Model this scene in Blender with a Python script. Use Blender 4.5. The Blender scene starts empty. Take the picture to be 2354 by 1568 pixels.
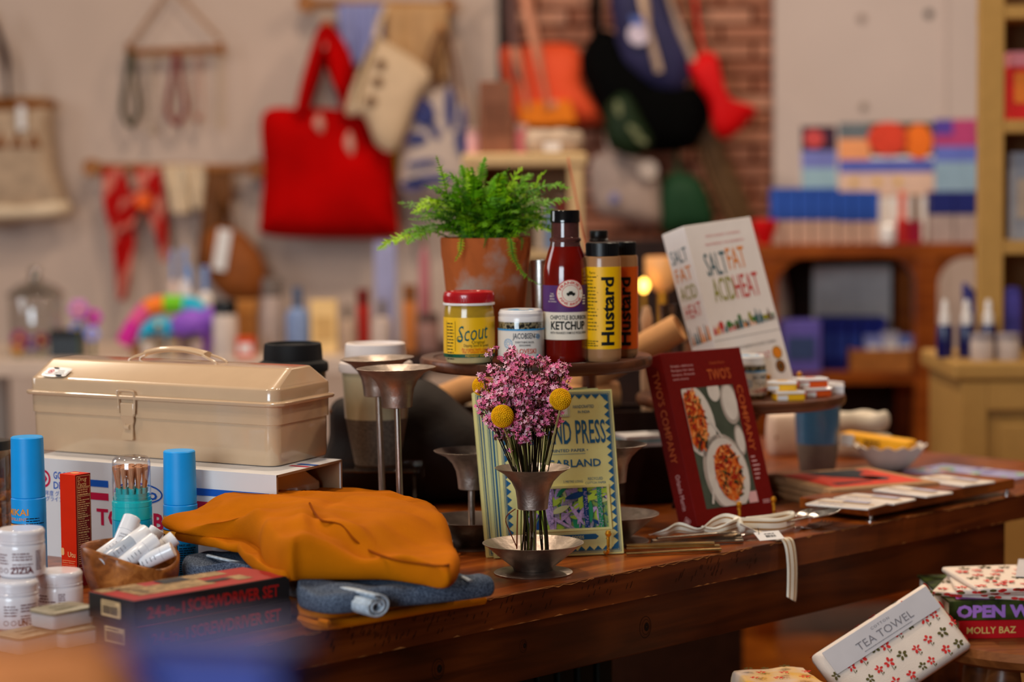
import bpy, bmesh, math, random
from mathutils import Vector, Matrix, noise
random.seed(7)
R = math.radians
PI = math.pi
SC = bpy.context.scene
COL = SC.collection
# ------------------------------------------------------------------ camera
F = 5300.0            # focal length in pixels of the 2354x1568 frame
T = 0.78              # table height
CZ = T + 0.49         # camera height
TAU = math.atan(388 / F)
ROLL = R(0.5)
_r, _f, _u = Vector((1, 0, 0)), Vector((0, math.cos(TAU), -math.sin(TAU))), Vector((0, math.sin(TAU), math.cos(TAU)))
RT = _r * math.cos(ROLL) - _u * math.sin(ROLL)
UP = _u * math.cos(ROLL) + _r * math.sin(ROLL)
cam_d = bpy.data.cameras.new('camera')
cam = bpy.data.objects.new('camera', cam_d)
COL.objects.link(cam)
cam.matrix_world = Matrix(((RT.x, UP.x, -_f.x, 0), (RT.y, UP.y, -_f.y, 0), (RT.z, UP.z, -_f.z, CZ), (0, 0, 0, 1)))
cam_d.sensor_width = 36
cam_d.lens = F / 2354 * 36
cam_d.clip_start = 0.05
cam_d.dof.use_dof = True
cam_d.dof.focus_distance = 2.80
cam_d.dof.aperture_fstop = 2.9
SC.camera = cam
SC.view_settings.view_transform = 'Standard'
SC.view_settings.look = 'None'
SC.view_settings.gamma = 1
SC.view_settings.use_curve_mapping = False
SC.view_settings.exposure = 0.0

# ------------------------------------------------------------------ light
w = bpy.data.worlds.new('world'); SC.world = w; w.use_nodes = True
w.node_tree.nodes['Background'].inputs[0].default_value = (0.9, 0.85, 0.8, 1)
w.node_tree.nodes['Background'].inputs[1].default_value = 0.006

def area(name, loc, aim, sx, sy, power, col, spread=None):
    l = bpy.data.lights.new(name, 'AREA'); l.shape = 'RECTANGLE'; l.size = sx; l.size_y = sy
    l.energy = power; l.color = col
    if spread: l.spread = R(spread)
    o = bpy.data.objects.new(name, l); COL.objects.link(o)
    o.location = loc
    o.rotation_euler = (Vector(aim) - Vector(loc)).to_track_quat('-Z', 'Y').to_euler()
    return o
# shop-front window behind the camera, a side window on the left, and the ceiling lamps
area('window_daylight', (-2.2, -2.4, 1.95), (-0.2, 3.2, 0.9), 2.4, 1.9, 185, (0.78, 0.90, 1.0))
area('side_window_daylight', (-3.85, 4.3, 2.1), (0.2, 4.6, 1.0), 1.6, 1.6, 36, (0.95, 0.97, 1.0))
for lx, ly, pw in ((-1.5, 2.4, 11), (-0.3, 3.5, 17), (1.2, 3.2, 13), (-2.0, 4.8, 16), (-0.4, 5.6, 20), (1.3, 5.7, 19), (2.4, 4.2, 12), (-0.5, 1.4, 8)):
    area('ceiling_lamp_light', (lx, ly, 3.18), (lx, ly, 0), 0.16, 0.16, pw * 1.45, (1.0, 0.80, 0.60))

# ------------------------------------------------------------------ pixel helpers (photo pixels -> points in the room)
def ray(x, y):
    return RT * ((x - 1177) / F) + UP * ((784 - y) / F) + _f
O = Vector((0, 0, CZ))
def P(x, y, d):                  # at depth d
    q = ray(x, y); return O + q * (d / q.y)
def Z(x, y, z):                  # at height z
    q = ray(x, y); return O + q * ((z - CZ) / q.z)
def S(d): return d / F           # metres per pixel
def facing(p): return math.atan2(-p.x, p.y)

# ------------------------------------------------------------------ materials
def C(r, g, b, k=1.0):
    def f(c):
        c = c / 255
        return c / 12.92 if c <= 0.04045 else ((c + 0.055) / 1.055) ** 2.4
    return (min(1, f(r) * k), min(1, f(g) * k), min(1, f(b) * k), 1)
_M = {}
def M(name, col, rough=0.5, metal=0.0, var=0.08, scale=30, bump=0.0, bscale=300, coat=0.0, trans=0.0, emit=0, sheen=0, col2=None, sub=0, stretch=None, alpha=1, contrast=(0.35, 0.65), ior=1.45):
    if name in _M: return _M[name]
    m = bpy.data.materials.new(name); m.use_nodes = True
    nt = m.node_tree; N = nt.nodes; L = nt.links; b = N['Principled BSDF']
    b.inputs['Roughness'].default_value = rough; b.inputs['Metallic'].default_value = metal
    b.inputs['Coat Weight'].default_value = coat; b.inputs['Coat Roughness'].default_value = 0.08
    b.inputs['Transmission Weight'].default_value = trans; b.inputs['IOR'].default_value = ior
    b.inputs['Sheen Weight'].default_value = sheen
    b.inputs['Specular IOR Level'].default_value = 0.5 if rough < .45 or coat else (0.22 if rough < .75 else 0.08)
    b.inputs['Alpha'].default_value = alpha
    if sub: b.inputs['Subsurface Weight'].default_value = sub; b.inputs['Subsurface Radius'].default_value = (0.01, 0.006, 0.004)
    tc = N.new('ShaderNodeTexCoord')
    src = tc.outputs['Object']
    if stretch:
        mp = N.new('ShaderNodeMapping'); mp.inputs['Scale'].default_value = stretch; L.new(src, mp.inputs[0]); src = mp.outputs[0]
    if var or col2:
        n = N.new('ShaderNodeTexNoise'); n.inputs['Scale'].default_value = scale; n.inputs['Detail'].default_value = 5
        L.new(src, n.inputs['Vector'])
        cr = N.new('ShaderNodeValToRGB')
        a = col2 if col2 else tuple(c * (1 - var) for c in col[:3]) + (1,)
        c2 = col if col2 else tuple(min(1, c * (1 + var)) for c in col[:3]) + (1,)
        cr.color_ramp.elements[0].position, cr.color_ramp.elements[1].position = contrast
        cr.color_ramp.elements[0].color = a; cr.color_ramp.elements[1].color = c2
        L.new(n.outputs['Fac'], cr.inputs[0]); L.new(cr.outputs[0], b.inputs['Base Color'])
    else:
        b.inputs['Base Color'].default_value = col
    if emit:
        b.inputs['Emission Color'].default_value = col; b.inputs['Emission Strength'].default_value = emit
    if bump:
        n2 = N.new('ShaderNodeTexNoise'); n2.inputs['Scale'].default_value = bscale; n2.inputs['Detail'].default_value = 3
        L.new(src, n2.inputs['Vector'])
        bp = N.new('ShaderNodeBump'); bp.inputs['Strength'].default_value = bump; bp.inputs['Distance'].default_value = 0.002
        L.new(n2.outputs['Fac'], bp.inputs['Height']); L.new(bp.outputs[0], b.inputs['Normal'])
    _M[name] = m
    return m
def wood(name, dark, mid, light, rough=0.4, axis=0, scale=9, coat=0.0, ratio=12):
    if name in _M: return _M[name]
    m = bpy.data.materials.new(name); m.use_nodes = True
    nt = m.node_tree; N = nt.nodes; L = nt.links; b = N['Principled BSDF']
    tc = N.new('ShaderNodeTexCoord'); mp = N.new('ShaderNodeMapping')
    s = [scale * ratio] * 3; s[axis] = scale
    mp.inputs['Scale'].default_value = s
    L.new(tc.outputs['Object'], mp.inputs[0])
    n = N.new('ShaderNodeTexNoise'); n.inputs['Scale'].default_value = 1; n.inputs['Detail'].default_value = 7; n.inputs['Distortion'].default_value = 0.6
    L.new(mp.outputs[0], n.inputs['Vector'])
    n3 = N.new('ShaderNodeTexNoise'); n3.inputs['Scale'].default_value = 5; n3.inputs['Detail'].default_value = 2
    L.new(tc.outputs['Object'], n3.inputs['Vector'])
    mx = N.new('ShaderNodeMath'); mx.operation = 'MULTIPLY_ADD'; mx.inputs[1].default_value = 0.55; 
    L.new(n3.outputs['Fac'], mx.inputs[0]); 
    m2 = N.new('ShaderNodeMath'); m2.operation = 'MULTIPLY'; m2.inputs[1].default_value = 0.5
    L.new(n.outputs['Fac'], m2.inputs[0]); L.new(m2.outputs[0], mx.inputs[2])
    cr = N.new('ShaderNodeValToRGB'); e = cr.color_ramp.elements
    e[0].position = 0.36; e[0].color = dark; e[1].position = 0.66; e[1].color = light
    k = e.new(0.5); k.color = mid
    L.new(mx.outputs[0], cr.inputs[0]); L.new(cr.outputs[0], b.inputs['Base Color'])
    b.inputs['Roughness'].default_value = rough; b.inputs['Coat Weight'].default_value = coat; b.inputs['Coat Roughness'].default_value = 0.2
    b.inputs['Specular IOR Level'].default_value = 0.25
    bp = N.new('ShaderNodeBump'); bp.inputs['Strength'].default_value = 0.25; bp.inputs['Distance'].default_value = 0.002
    L.new(n.outputs['Fac'], bp.inputs['Height']); L.new(bp.outputs[0], b.inputs['Normal'])
    _M[name] = m
    return m
def clear(name, tint=(1, 1, 1, 1), refl=0.10, rough=0.04):
    if name in _M: return _M[name]
    m = bpy.data.materials.new(name); m.use_nodes = True
    nt = m.node_tree; N = nt.nodes; L = nt.links
    for n in list(N): N.remove(n)
    o = N.new('ShaderNodeOutputMaterial'); mx = N.new('ShaderNodeMixShader'); t = N.new('ShaderNodeBsdfTransparent'); g = N.new('ShaderNodeBsdfGlossy')
    fr = N.new('ShaderNodeLayerWeight'); fr.inputs[0].default_value = 0.25
    md = N.new('ShaderNodeMath'); md.operation = 'MULTIPLY_ADD'; md.inputs[1].default_value = 0.6; md.inputs[2].default_value = refl
    md.use_clamp = True
    t.inputs[0].default_value = tint; g.inputs['Roughness'].default_value = rough
    L.new(fr.outputs['Facing'], md.inputs[0]); L.new(md.outputs[0], mx.inputs[0])
    L.new(t.outputs[0], mx.inputs[1]); L.new(g.outputs[0], mx.inputs[2]); L.new(mx.outputs[0], o.inputs[0])
    _M[name] = m
    return m

# ------------------------------------------------------------------ mesh builder
_tc = {}
def textgeo(s, bold=0.0, shear=0.0, spacing=1.0):
    key = (s, bold, shear, spacing)
    if key not in _tc:
        cu = bpy.data.curves.new('t', 'FONT'); cu.body = s; cu.size = 1; cu.offset = bold; cu.shear = shear
        cu.space_character = spacing; cu.resolution_u = 2; cu.fill_mode = 'BOTH'
        ob = bpy.data.objects.new('t', cu)
        me = bpy.data.meshes.new_from_object(ob)
        vs = [tuple(v.co[:2]) for v in me.vertices]; fs = [tuple(p.vertices) for p in me.polygons]
        bpy.data.objects.remove(ob); bpy.data.curves.remove(cu); bpy.data.meshes.remove(me)
        _tc[key] = (vs, fs)
    return _tc[key]
def spline(pts, n, closed=False):
    pts = [Vector(p) for p in pts]; m = len(pts); out = []
    segs = m if closed else m - 1
    for k in range(n):
        t = k / n * segs if closed else k / (n - 1) * segs
        i = min(int(t), segs - 1); t -= i
        g = (lambda j: pts[j % m]) if closed else (lambda j: pts[max(0, min(m - 1, j))])
        a, b, c, d = g(i - 1), g(i), g(i + 1), g(i + 2)
        out.append(0.5 * ((2 * b) + (c - a) * t + (2 * a - 5 * b + 4 * c - d) * t * t + (3 * b - a - 3 * c + d) * t ** 3))
    return out
def cyl(r, z0=0.0, a0=0.0, e=0.0004):
    def f(x, y): return ((r + e) * math.sin(a0 + x / r), -(r + e) * math.cos(a0 + x / r), z0 + y)
    f.r = r
    return f
def split2d(vs, fs, L):          # cut 2-D print finely enough to lie on a curved surface
    vs = list(vs); out = []; st = []
    for f in fs: st += [(f[0], f[i], f[i + 1]) for i in range(1, len(f) - 1)]
    while st:
        t = st.pop(); d = [abs(vs[t[i]][0] - vs[t[(i + 1) % 3]][0]) for i in range(3)]; k = max(range(3), key=lambda i: d[i])
        if d[k] <= L or len(out) > 60000: out.append(t); continue
        a, b, c = t[k], t[(k + 1) % 3], t[(k + 2) % 3]; vs.append(((vs[a][0] + vs[b][0]) / 2, (vs[a][1] + vs[b][1]) / 2)); m = len(vs) - 1
        st += [(a, m, c), (m, b, c)]
    return vs, out
def plane(y0, x0=0.0, z0=0.0, e=0.0004):
    return lambda x, y: (x0 + x, y0 - e, z0 + y)
class MB:
    def __init__(s): s.v = []; s.f = []; s.m = []
    def add(s, v, f, m=0, X=None):
        k = len(s.v)
        s.v += [tuple(X @ Vector(p)) for p in v] if X is not None else [tuple(p) for p in v]
        s.f += [tuple(i + k for i in q) for q in f]; s.m += [m] * len(f)
        return s
    def box(s, x0, x1, y0, y1, z0, z1, m=0, X=None):
        v = [(x, y, z) for z in (z0, z1) for y in (y0, y1) for x in (x0, x1)]
        return s.add(v, [(0, 2, 3, 1), (4, 5, 7, 6), (0, 1, 5, 4), (1, 3, 7, 5), (3, 2, 6, 7), (2, 0, 4, 6)], m, X)
    def lathe(s, prof, n=40, m=0, X=None, sq=None):
        v = []; f = []; rings = []
        for r, z in prof:
            if r < 1e-6: rings.append([len(v)]); v.append((0, 0, z))
            else:
                rings.append(list(range(len(v), len(v) + n)))
                for i in range(n):
                    a = 2 * PI * i / n; v.append((r * math.cos(a), r * math.sin(a), z))
        for A, B in zip(rings, rings[1:]):
            for i in range(n):
                j = (i + 1) % n
                if len(A) == 1 and len(B) == 1: continue
                if len(A) == 1: f.append((A[0], B[j], B[i]))
                elif len(B) == 1: f.append((A[i], A[j], B[0]))
                else: f.append((A[i], A[j], B[j], B[i]))
        return s.add(v, f, m, X)
    def tube(s, pts, r, n=8, m=0, cap=True, X=None, flat=1.0):
        pts = [Vector(p) for p in pts]; k = len(pts); v = []; f = []
        rr = r if isinstance(r, (list, tuple)) else [r] * k
        up = Vector((0, 0, 1))
        for i, p in enumerate(pts):
            t = (pts[min(i + 1, k - 1)] - pts[max(i - 1, 0)])
            t = t.normalized() if t.length > 1e-9 else Vector((0, 0, 1))
            a = t.cross(up)
            if a.length < 0.05: a = t.cross(Vector((1, 0, 0)))
            a.normalize(); b = a.cross(t).normalized()
            for j in range(n):
                w_ = 2 * PI * j / n; v.append(p + (a * math.cos(w_) + b * math.sin(w_) * flat) * rr[i])
        for i in range(k - 1):
            for j in range(n):
                q = (j + 1) % n; f.append((i * n + j, i * n + q, (i + 1) * n + q, (i + 1) * n + j))
        if cap: f.append(tuple(range(n))[::-1]); f.append(tuple((k - 1) * n + j for j in range(n)))
        return s.add(v, f, m, X)
    def prism(s, poly, h0, h1, m=0, X=None):       # poly in x,z ; thickness along y
        n = len(poly); v = [(x, h0, z) for x, z in poly] + [(x, h1, z) for x, z in poly]
        f = [tuple(range(n)), tuple(range(2 * n - 1, n - 1, -1))] + [(i, n + i, n + (i + 1) % n, (i + 1) % n) for i in range(n)]
        return s.add(v, f, m, X)
    def grid(s, fn, nu, nv, m=0, X=None, mfn=None, loop=False):
        v = [fn(i / (nu if loop else nu - 1), j / (nv - 1)) for j in range(nv) for i in range(nu)]
        for j in range(nv - 1):
            for i in range(nu if loop else nu - 1):
                i2 = (i + 1) % nu
        f = [(j * nu + i, j * nu + (i + 1) % nu, (j + 1) * nu + (i + 1) % nu, (j + 1) * nu + i) for j in range(nv - 1) for i in range(nu if loop else nu - 1)]
        k = len(s.m); s.add(v, f, m, X)
        if mfn:
            w_ = nu if loop else nu - 1
            for q in range(len(f)): s.m[k + q] = mfn(q % w_, q // w_)
        return s
    def loft(s, rings, m=0, X=None, cap=(True, True)):
        n = len(rings[0]); v = [p for r in rings for p in r]
        f = [(j * n + i, j * n + (i + 1) % n, (j + 1) * n + (i + 1) % n, (j + 1) * n + i) for j in range(len(rings) - 1) for i in range(n)]
        if cap[0]: f.append(tuple(range(n))[::-1])
        if cap[1]: f.append(tuple((len(rings) - 1) * n + i for i in range(n)))
        return s.add(v, f, m, X)
    def wrap(s, vs, fs, fn, m=0):
        if hasattr(fn, 'r'): vs, fs = split2d(vs, fs, fn.r * .2)
        return s.add([fn(x, y) for x, y in vs], fs, m)
    def flat(s, poly, fn, m=0): return s.wrap(poly, [tuple(range(len(poly)))], fn, m)
    def rect(s, x0, x1, y0, y1, fn, m=0, nx=1):
        v = [fn(x0 + (x1 - x0) * i / nx, y) for y in (y0, y1) for i in range(nx + 1)]
        return s.add(v, [(i, i + 1, nx + 2 + i, nx + 1 + i) for i in range(nx)], m)
    def ell(s, cx, cy, rx, ry, fn, m=0, n=24, rot=0):
        c, q = math.cos(rot), math.sin(rot)
        return s.flat([(cx + rx * math.cos(a) * c - ry * math.sin(a) * q, cy + rx * math.cos(a) * q + ry * math.sin(a) * c) for a in [2 * PI * i / n for i in range(n)]], fn, m)
    def ring(s, cx, cy, r0, r1, fn, m=0, n=32, sy=1.0):
        v = []
        for i in range(n):
            a = 2 * PI * i / n
            v += [fn(cx + r0 * math.cos(a), cy + r0 * sy * math.sin(a)), fn(cx + r1 * math.cos(a), cy + r1 * sy * math.sin(a))]
        return s.add(v, [(2 * i, 2 * i + 1, (2 * i + 3) % (2 * n), (2 * i + 2) % (2 * n)) for i in range(n)], m)
    def text(s, t, x, y, cap, fn, m=0, width=None, bold=0.0, shear=0.0, align='c', rot=0, sp=1.0, wave=0):
        vs, fs = textgeo(t, bold, shear, sp)
        if not vs: return s
        xs = [p[0] for p in vs]; x0, x1 = min(xs), max(xs)
        k = cap / 0.70; kx = width / (x1 - x0) if width else k
        off = {'c': -(x0 + x1) / 2, 'l': -x0, 'r': -x1}[align]
        c, q = math.cos(rot), math.sin(rot); o = []
        for px, py in vs:
            a, b = (px + off) * kx, py * k
            if wave: b += wave * math.sin(a / cap * 2.2)
            o.append((x + a * c - b * q, y + a * q + b * c))
        return s.wrap(o, fs, fn, m)
    def arctext(s, t, cx, cy, r, cap, fn, m=0, ang=PI / 2, span=2.0, bold=0.0, flip=False):
        vs, fs = textgeo(t, bold, 0, 1.0)
        xs = [p[0] for p in vs]; x0, x1 = min(xs), max(xs); k = cap / 0.7; o = []
        for px, py in vs:
            u = (px - x0) / (x1 - x0) - 0.5
            if flip: a = ang + u * span; rr = r + cap - py * k
            else: a = ang - u * span; rr = r + py * k
            o.append((cx + rr * math.cos(a), cy + rr * math.sin(a)))
        return s.wrap(o, fs, fn, m)
    def lines(s, x0, x1, y0, dy, n, h, fn, m=0, rag=0.3):      # rows of unreadably small print
        for i in range(n):
            x = x0; e = x1 - random.random() * rag * (x1 - x0); y = y0 - i * dy
            while x < e:
                w_ = min(e - x, h * random.uniform(1.5, 5)); s.rect(x, x + w_, y, y + h, fn, m); x += w_ + h * 0.7
        return s
    def mesh(s, name, mats, smooth=35):
        me = bpy.data.meshes.new(name); me.from_pydata(s.v, [], s.f)
        for m in (mats if isinstance(mats, (list, tuple)) else [mats]): me.materials.append(m)
        if any(s.m): me.polygons.foreach_set('material_index', s.m)
        if smooth:
            me.polygons.foreach_set('use_smooth', [True] * len(me.polygons))
            me.update(); me.set_sharp_from_angle(angle=R(smooth))
        me.update()
        return me
    def obj(s, name, mats, parent=None, smooth=35, bevel=0, seg=2, sub=0, loc=None, rot=None, solid=0, weld=False):
        me = s.mesh(name, mats, smooth)
        if weld:
            b = bmesh.new(); b.from_mesh(me); bmesh.ops.remove_doubles(b, verts=b.verts, dist=1e-6); bmesh.ops.recalc_face_normals(b, faces=b.faces); b.to_mesh(me); b.free()
        o = bpy.data.objects.new(name, me); COL.objects.link(o)
        if parent: o.parent = parent
        if loc is not None: o.location = loc
        if rot is not None: o.rotation_euler = rot
        if solid: q = o.modifiers.new('s', 'SOLIDIFY'); q.thickness = solid
        if bevel: q = o.modifiers.new('b', 'BEVEL'); q.width = bevel; q.segments = seg; q.limit_method = 'ANGLE'; q.angle_limit = R(40)
        if sub: q = o.modifiers.new('u', 'SUBSURF'); q.levels = sub; q.render_levels = sub
        return o
def tag(o, label=None, cat=None, group=None, kind=None):
    if label: o['label'] = label
    if cat: o['category'] = cat
    if group: o['group'] = group
    if kind: o['kind'] = kind
    return o
def thing(name, label, cat, loc=(0, 0, 0), rz=0.0, group=None, rot=None, mat=None):
    o = bpy.data.objects.new(name, None); COL.objects.link(o); o.empty_display_size = 0.02
    if mat is not None: o.matrix_world = mat
    else: o.location = loc; o.rotation_euler = rot if rot else (0, 0, rz)
    return tag(o, label, cat, group)
def mw(o): return o.matrix_basis.copy()
def copy_tree(o, parent=None):
    c = o.copy(); COL.objects.link(c); c.parent = parent
    for ch in [q for q in bpy.data.objects if q.parent == o]: copy_tree(ch, c)
    return c
def onplane(o, x, y, n=(0, -1, 0), p=(0, 0, 0)):      # photo pixel -> local point on a plane of thing o
    Mi = o.matrix_basis; q = ray(x, y); nn = Mi.to_3x3() @ Vector(n); pp = Mi @ Vector(p)
    t = (pp - O).dot(nn) / q.dot(nn)
    return Mi.inverted() @ (O + q * t)
def rrect(hx, hy, r, n=5, cx=0, cy=0):
    o = []
    for sx, sy, a0 in ((1, 1, 0), (-1, 1, PI / 2), (-1, -1, PI), (1, -1, 1.5 * PI)):
        for i in range(n + 1):
            a = a0 + PI / 2 * i / n; o.append((cx + sx * (hx - r) + r * math.cos(a), cy + sy * (hy - r) + r * math.sin(a)))
    return o
def soft(outline, z0, zt, n=120, edge=0.012, rings=16, mb=None, m=0, wob=0.0, wf=30.0, seed=0):   # a folded-cloth slab: outline, underside and top heights
    mb = mb or MB(); pts = spline([(p[0], p[1], 0) for p in outline], n, True)
    c = sum(pts, Vector()) / n; rg = []
    f0 = z0 if callable(z0) else (lambda x, y: z0); f1 = zt if callable(zt) else (lambda x, y: zt)
    def zz(p): return f1(p.x, p.y) + wob * noise.noise(Vector((p.x * wf, p.y * wf, seed)))
    for s in (0.0, 0.5): rg.append([(c + (p - c) * max(s, 0.002) * 0.98).to_tuple()[:2] + (f0(*(c + (p - c) * s).to_tuple()[:2]),) for p in pts])
    for k in range(9):
        a = -PI / 2 + PI * k / 8; r_ = []
        for p in pts:
            d = (p - c); L_ = d.length; q = c + d * ((L_ - edge * (1 - math.cos(a))) / L_)
            lo, hi = f0(q.x, q.y), zz(q); r_.append((q.x, q.y, lo + (hi - lo) * (1 + math.sin(a)) / 2))
        rg.append(r_)
    for k in range(1, rings + 1):
        s = 1 - k / rings; r_ = []
        for p in pts:
            d = p - c; L_ = d.length; q = c + d * max(0.003, (L_ - edge) / L_ * s); r_.append((q.x, q.y, zz(q)))
        rg.append(r_)
    mb.loft(rg, m); return mb
def pillow(outline, thick, n=90, rings=8, mb=None, m=0, wob=0.0, wf=12, back=0.15, seed=0, pw=0.5):     # a hanging soft bag: outline in x,z, bulging to -y
    mb = mb or MB(); pts = spline([(p[0], 0, p[1]) for p in outline], n, True)
    c = sum(pts, Vector()) / n; rg = []
    for k in range(1, rings + 1):
        s = k / rings; y = back * thick * (1 - s ** 4)
        rg.append([(c + (p - c) * s + Vector((0, y, 0))) for p in pts])
    for k in range(1, rings + 1):
        s = max(1 - k / rings, 0.004); r_ = []
        for p in pts:
            q = c + (p - c) * s; y = -thick * (1 - s ** 3) ** pw - wob * noise.noise(Vector((q.x * wf, seed, q.z * wf)))
            r_.append(q + Vector((0, y, 0)))
        rg.append(r_)
    mb.loft(rg, m); return mb
def rectpts(w, d):
    o = []
    for (ax, ay), (bx_, by_) in (((-w, -d), (w, -d)), ((w, -d), (w, d)), ((w, d), (-w, d)), ((-w, d), (-w, -d))):
        for s in (.02, .08, .3, .5, .7, .92, .98): o.append(((ax + (bx_ - ax) * s) / 2, (ay + (by_ - ay) * s) / 2))
    return o
# ------------------------------------------------------------------ shared materials
PLASTER = M('plaster', C(196, 174, 160), 0.85, var=0.04, scale=3, bump=0.15, bscale=40)
PLASTER2 = M('plaster_light', C(208, 190, 182), 0.8, var=0.03, scale=3, bump=0.1, bscale=40)
DUSK = M('low_bounce_paint', C(96, 84, 74), 0.9, var=0.03)  # unseen ceiling and walls made dark to cut bounced light
CEIL = M('ceiling_paint', C(225, 215, 205), 0.9, var=0.03)
FLOORW = wood('floor_wood', C(84, 34, 0), C(132, 64, 6), C(166, 92, 22), 0.35, 0, 3, 0.1)
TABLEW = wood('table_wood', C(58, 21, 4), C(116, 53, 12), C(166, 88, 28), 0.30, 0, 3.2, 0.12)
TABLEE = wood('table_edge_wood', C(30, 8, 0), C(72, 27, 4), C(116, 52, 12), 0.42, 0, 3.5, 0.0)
RAW = M('raw_wood', C(176, 112, 58), 0.7, var=0.3, scale=60)
WALNUT = wood('walnut', C(52, 27, 16), C(88, 48, 28), C(122, 72, 44), 0.38, 0, 5, 0.1)
WHITE = M('white_gloss', C(236, 232, 230), 0.25, var=0.02, coat=0.3)
WPAPER = M('white_paper', C(228, 224, 222), 0.6, var=0.03)
BLACK = M('black_plastic', C(16, 16, 17), 0.35, var=0.1)
INK = M('black_ink', C(22, 22, 22), 0.6, var=0)
GOLD = M('brass', C(236, 164, 44), 0.32, 0.75, var=0.05)
SILVER = M('silver_steel', C(196, 190, 184), 0.25, 1.0, var=0.1, scale=60)
PEWTER = M('hammered_metal', C(168, 154, 144), 0.44, 1.0, var=0.14, scale=70, bump=0.5, bscale=90)
KRAFT = M('kraft_paper', C(176, 132, 92), 0.7, var=0.08, scale=80)
BLUEINK = M('blue_ink', C(38, 92, 132), 0.55, var=0.05)
RED = M('red_print', C(196, 28, 30), 0.45, var=0.05)

# ------------------------------------------------------------------ the room
RY = 7.5
def struct(name, mb, mats, parent=None, **k):
    o = mb.obj(name, mats, parent, **k)
    if not parent: o['kind'] = 'structure'
    return o
xb0, xb1 = P(1150, 300, RY).x, P(1776, 300, RY).x
fl = struct('floor', MB().box(-4, 4.5, -3, RY + 0.1, -0.06, -0.01), wood('floor_gap', C(60, 24, 2), C(104, 50, 8), C(132, 70, 18), 0.4, 0, 3), smooth=0)
pl = MB().box(-0.075, 0.075, -0.9, 0.9, -0.01, 0.0).mesh('floorboard', FLOORW, 0)
for i in range(26):           # the boards that can be seen under and beside the table
    for j in range(3):
        o = bpy.data.objects.new('plank', pl); COL.objects.link(o); o.parent = fl
        o.location = (-0.9 + i * 0.152, 4.0 + j * 1.802 + (0.6 if i % 2 else 0) - 0.8, 0)
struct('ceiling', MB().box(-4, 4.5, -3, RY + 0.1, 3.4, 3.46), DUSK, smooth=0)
struct('wall_back', MB().box(-4, xb0, RY, RY + 0.1, 0, 3.4), PLASTER, smooth=0)
struct('wall_right_of_brick', MB().box(xb1, 4.5, RY - 0.05, RY + 0.18, 0, 3.4), PLASTER2, smooth=0)
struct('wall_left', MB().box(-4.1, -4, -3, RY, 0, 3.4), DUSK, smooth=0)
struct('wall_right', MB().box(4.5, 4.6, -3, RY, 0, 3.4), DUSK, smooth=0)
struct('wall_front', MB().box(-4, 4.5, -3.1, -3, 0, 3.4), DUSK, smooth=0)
bw = struct('wall_brick', MB().box(xb0, xb1, RY + 0.012, RY + 0.1, 0, 3.4), M('mortar', C(96, 38, 12), 0.95, var=0.1, bump=0.4), smooth=0)
struct('trim_1', MB().box(xb0 - 0.005, xb0 + 0.022, RY - 0.02, RY + 0.02, 0, 3.4), M('dark_trim', C(34, 22, 18), 0.6), smooth=0)
brm = bpy.data.materials.new('brick_clay'); brm.use_nodes = True
_n = brm.node_tree.nodes; _l = brm.node_tree.links; _b = _n['Principled BSDF']; _b.inputs['Roughness'].default_value = 0.85
_oi = _n.new('ShaderNodeObjectInfo'); _cr = _n.new('ShaderNodeValToRGB'); _e = _cr.color_ramp.elements
_e[0].color = C(164, 100, 74); _e[1].color = C(210, 150, 122); _e.new(0.5).color = C(188, 124, 96)
_l.new(_oi.outputs['Random'], _cr.inputs[0]); _tn = _n.new('ShaderNodeTexNoise'); _tn.inputs['Scale'].default_value = 30
_mx = _n.new('ShaderNodeMixRGB'); _mx.blend_type = 'MULTIPLY'; _mx.inputs[0].default_value = 0.3
_l.new(_cr.outputs[0], _mx.inputs[1]); _l.new(_tn.outputs['Fac'], _mx.inputs[2]); _l.new(_mx.outputs[0], _b.inputs['Base Color'])
bh, bl = 0.0556, 0.198
bm_full = MB().box(-0.092, 0.092, -0.014, 0.014, -0.0215, 0.0215).mesh('brick', brm, 0)
bm_half = MB().box(-0.043, 0.043, -0.014, 0.014, -0.0215, 0.0215).mesh('brick_half', brm, 0)
for r in range(28):
    z = 0.60 + r * bh; x = xb0 + 0.028 + (0 if r % 2 else 0.098)
    if not r % 2: pos = [(xb0 + 0.075, bm_half)]; x = xb0 + 0.122
    else: pos = []
    while x + bl <= xb1 + 0.16: pos.append((x + bl / 2, bm_full)); x += bl
    for px, me in pos:
        o = bpy.data.objects.new('brick', me); COL.objects.link(o); o.parent = bw
        o.location = (px, RY + 0.012 + random.uniform(-0.002, 0.002), z + random.uniform(-0.001, 0.001))

# ------------------------------------------------------------------ the display table
E0, E1 = Z(741, 1451, T), Z(2010, 1203, T)
ANG = math.atan2(E1.y - E0.y, E1.x - E0.x)
tdir, ndir = Vector((math.cos(ANG), math.sin(ANG), 0)), Vector((-math.sin(ANG), math.cos(ANG), 0))
def TL(u, v, z=0.0): return Vector((E0.x, E0.y, T)) + tdir * u + ndir * v + Vector((0, 0, z))
_tip = Z(2362, 1134, T); UR = (_tip - E0).dot(tdir)
tb = thing('display_table', 'long dark-stained wooden table carrying the whole display', 'table', (E0.x, E0.y, 0), ANG)
MB().box(-0.75, UR + .33, 0.004, 1.02, T - 0.037, T).obj('table_top', TABLEW, tb, smooth=0)
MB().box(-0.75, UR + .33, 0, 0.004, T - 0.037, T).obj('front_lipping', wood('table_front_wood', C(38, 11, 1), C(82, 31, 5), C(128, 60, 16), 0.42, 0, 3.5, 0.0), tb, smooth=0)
MB().box(-0.70, UR - 0.03, 0.020, 0.044, T - 0.112, T - 0.037).obj('apron', TABLEE, tb, smooth=0, bevel=0.0015)
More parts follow.
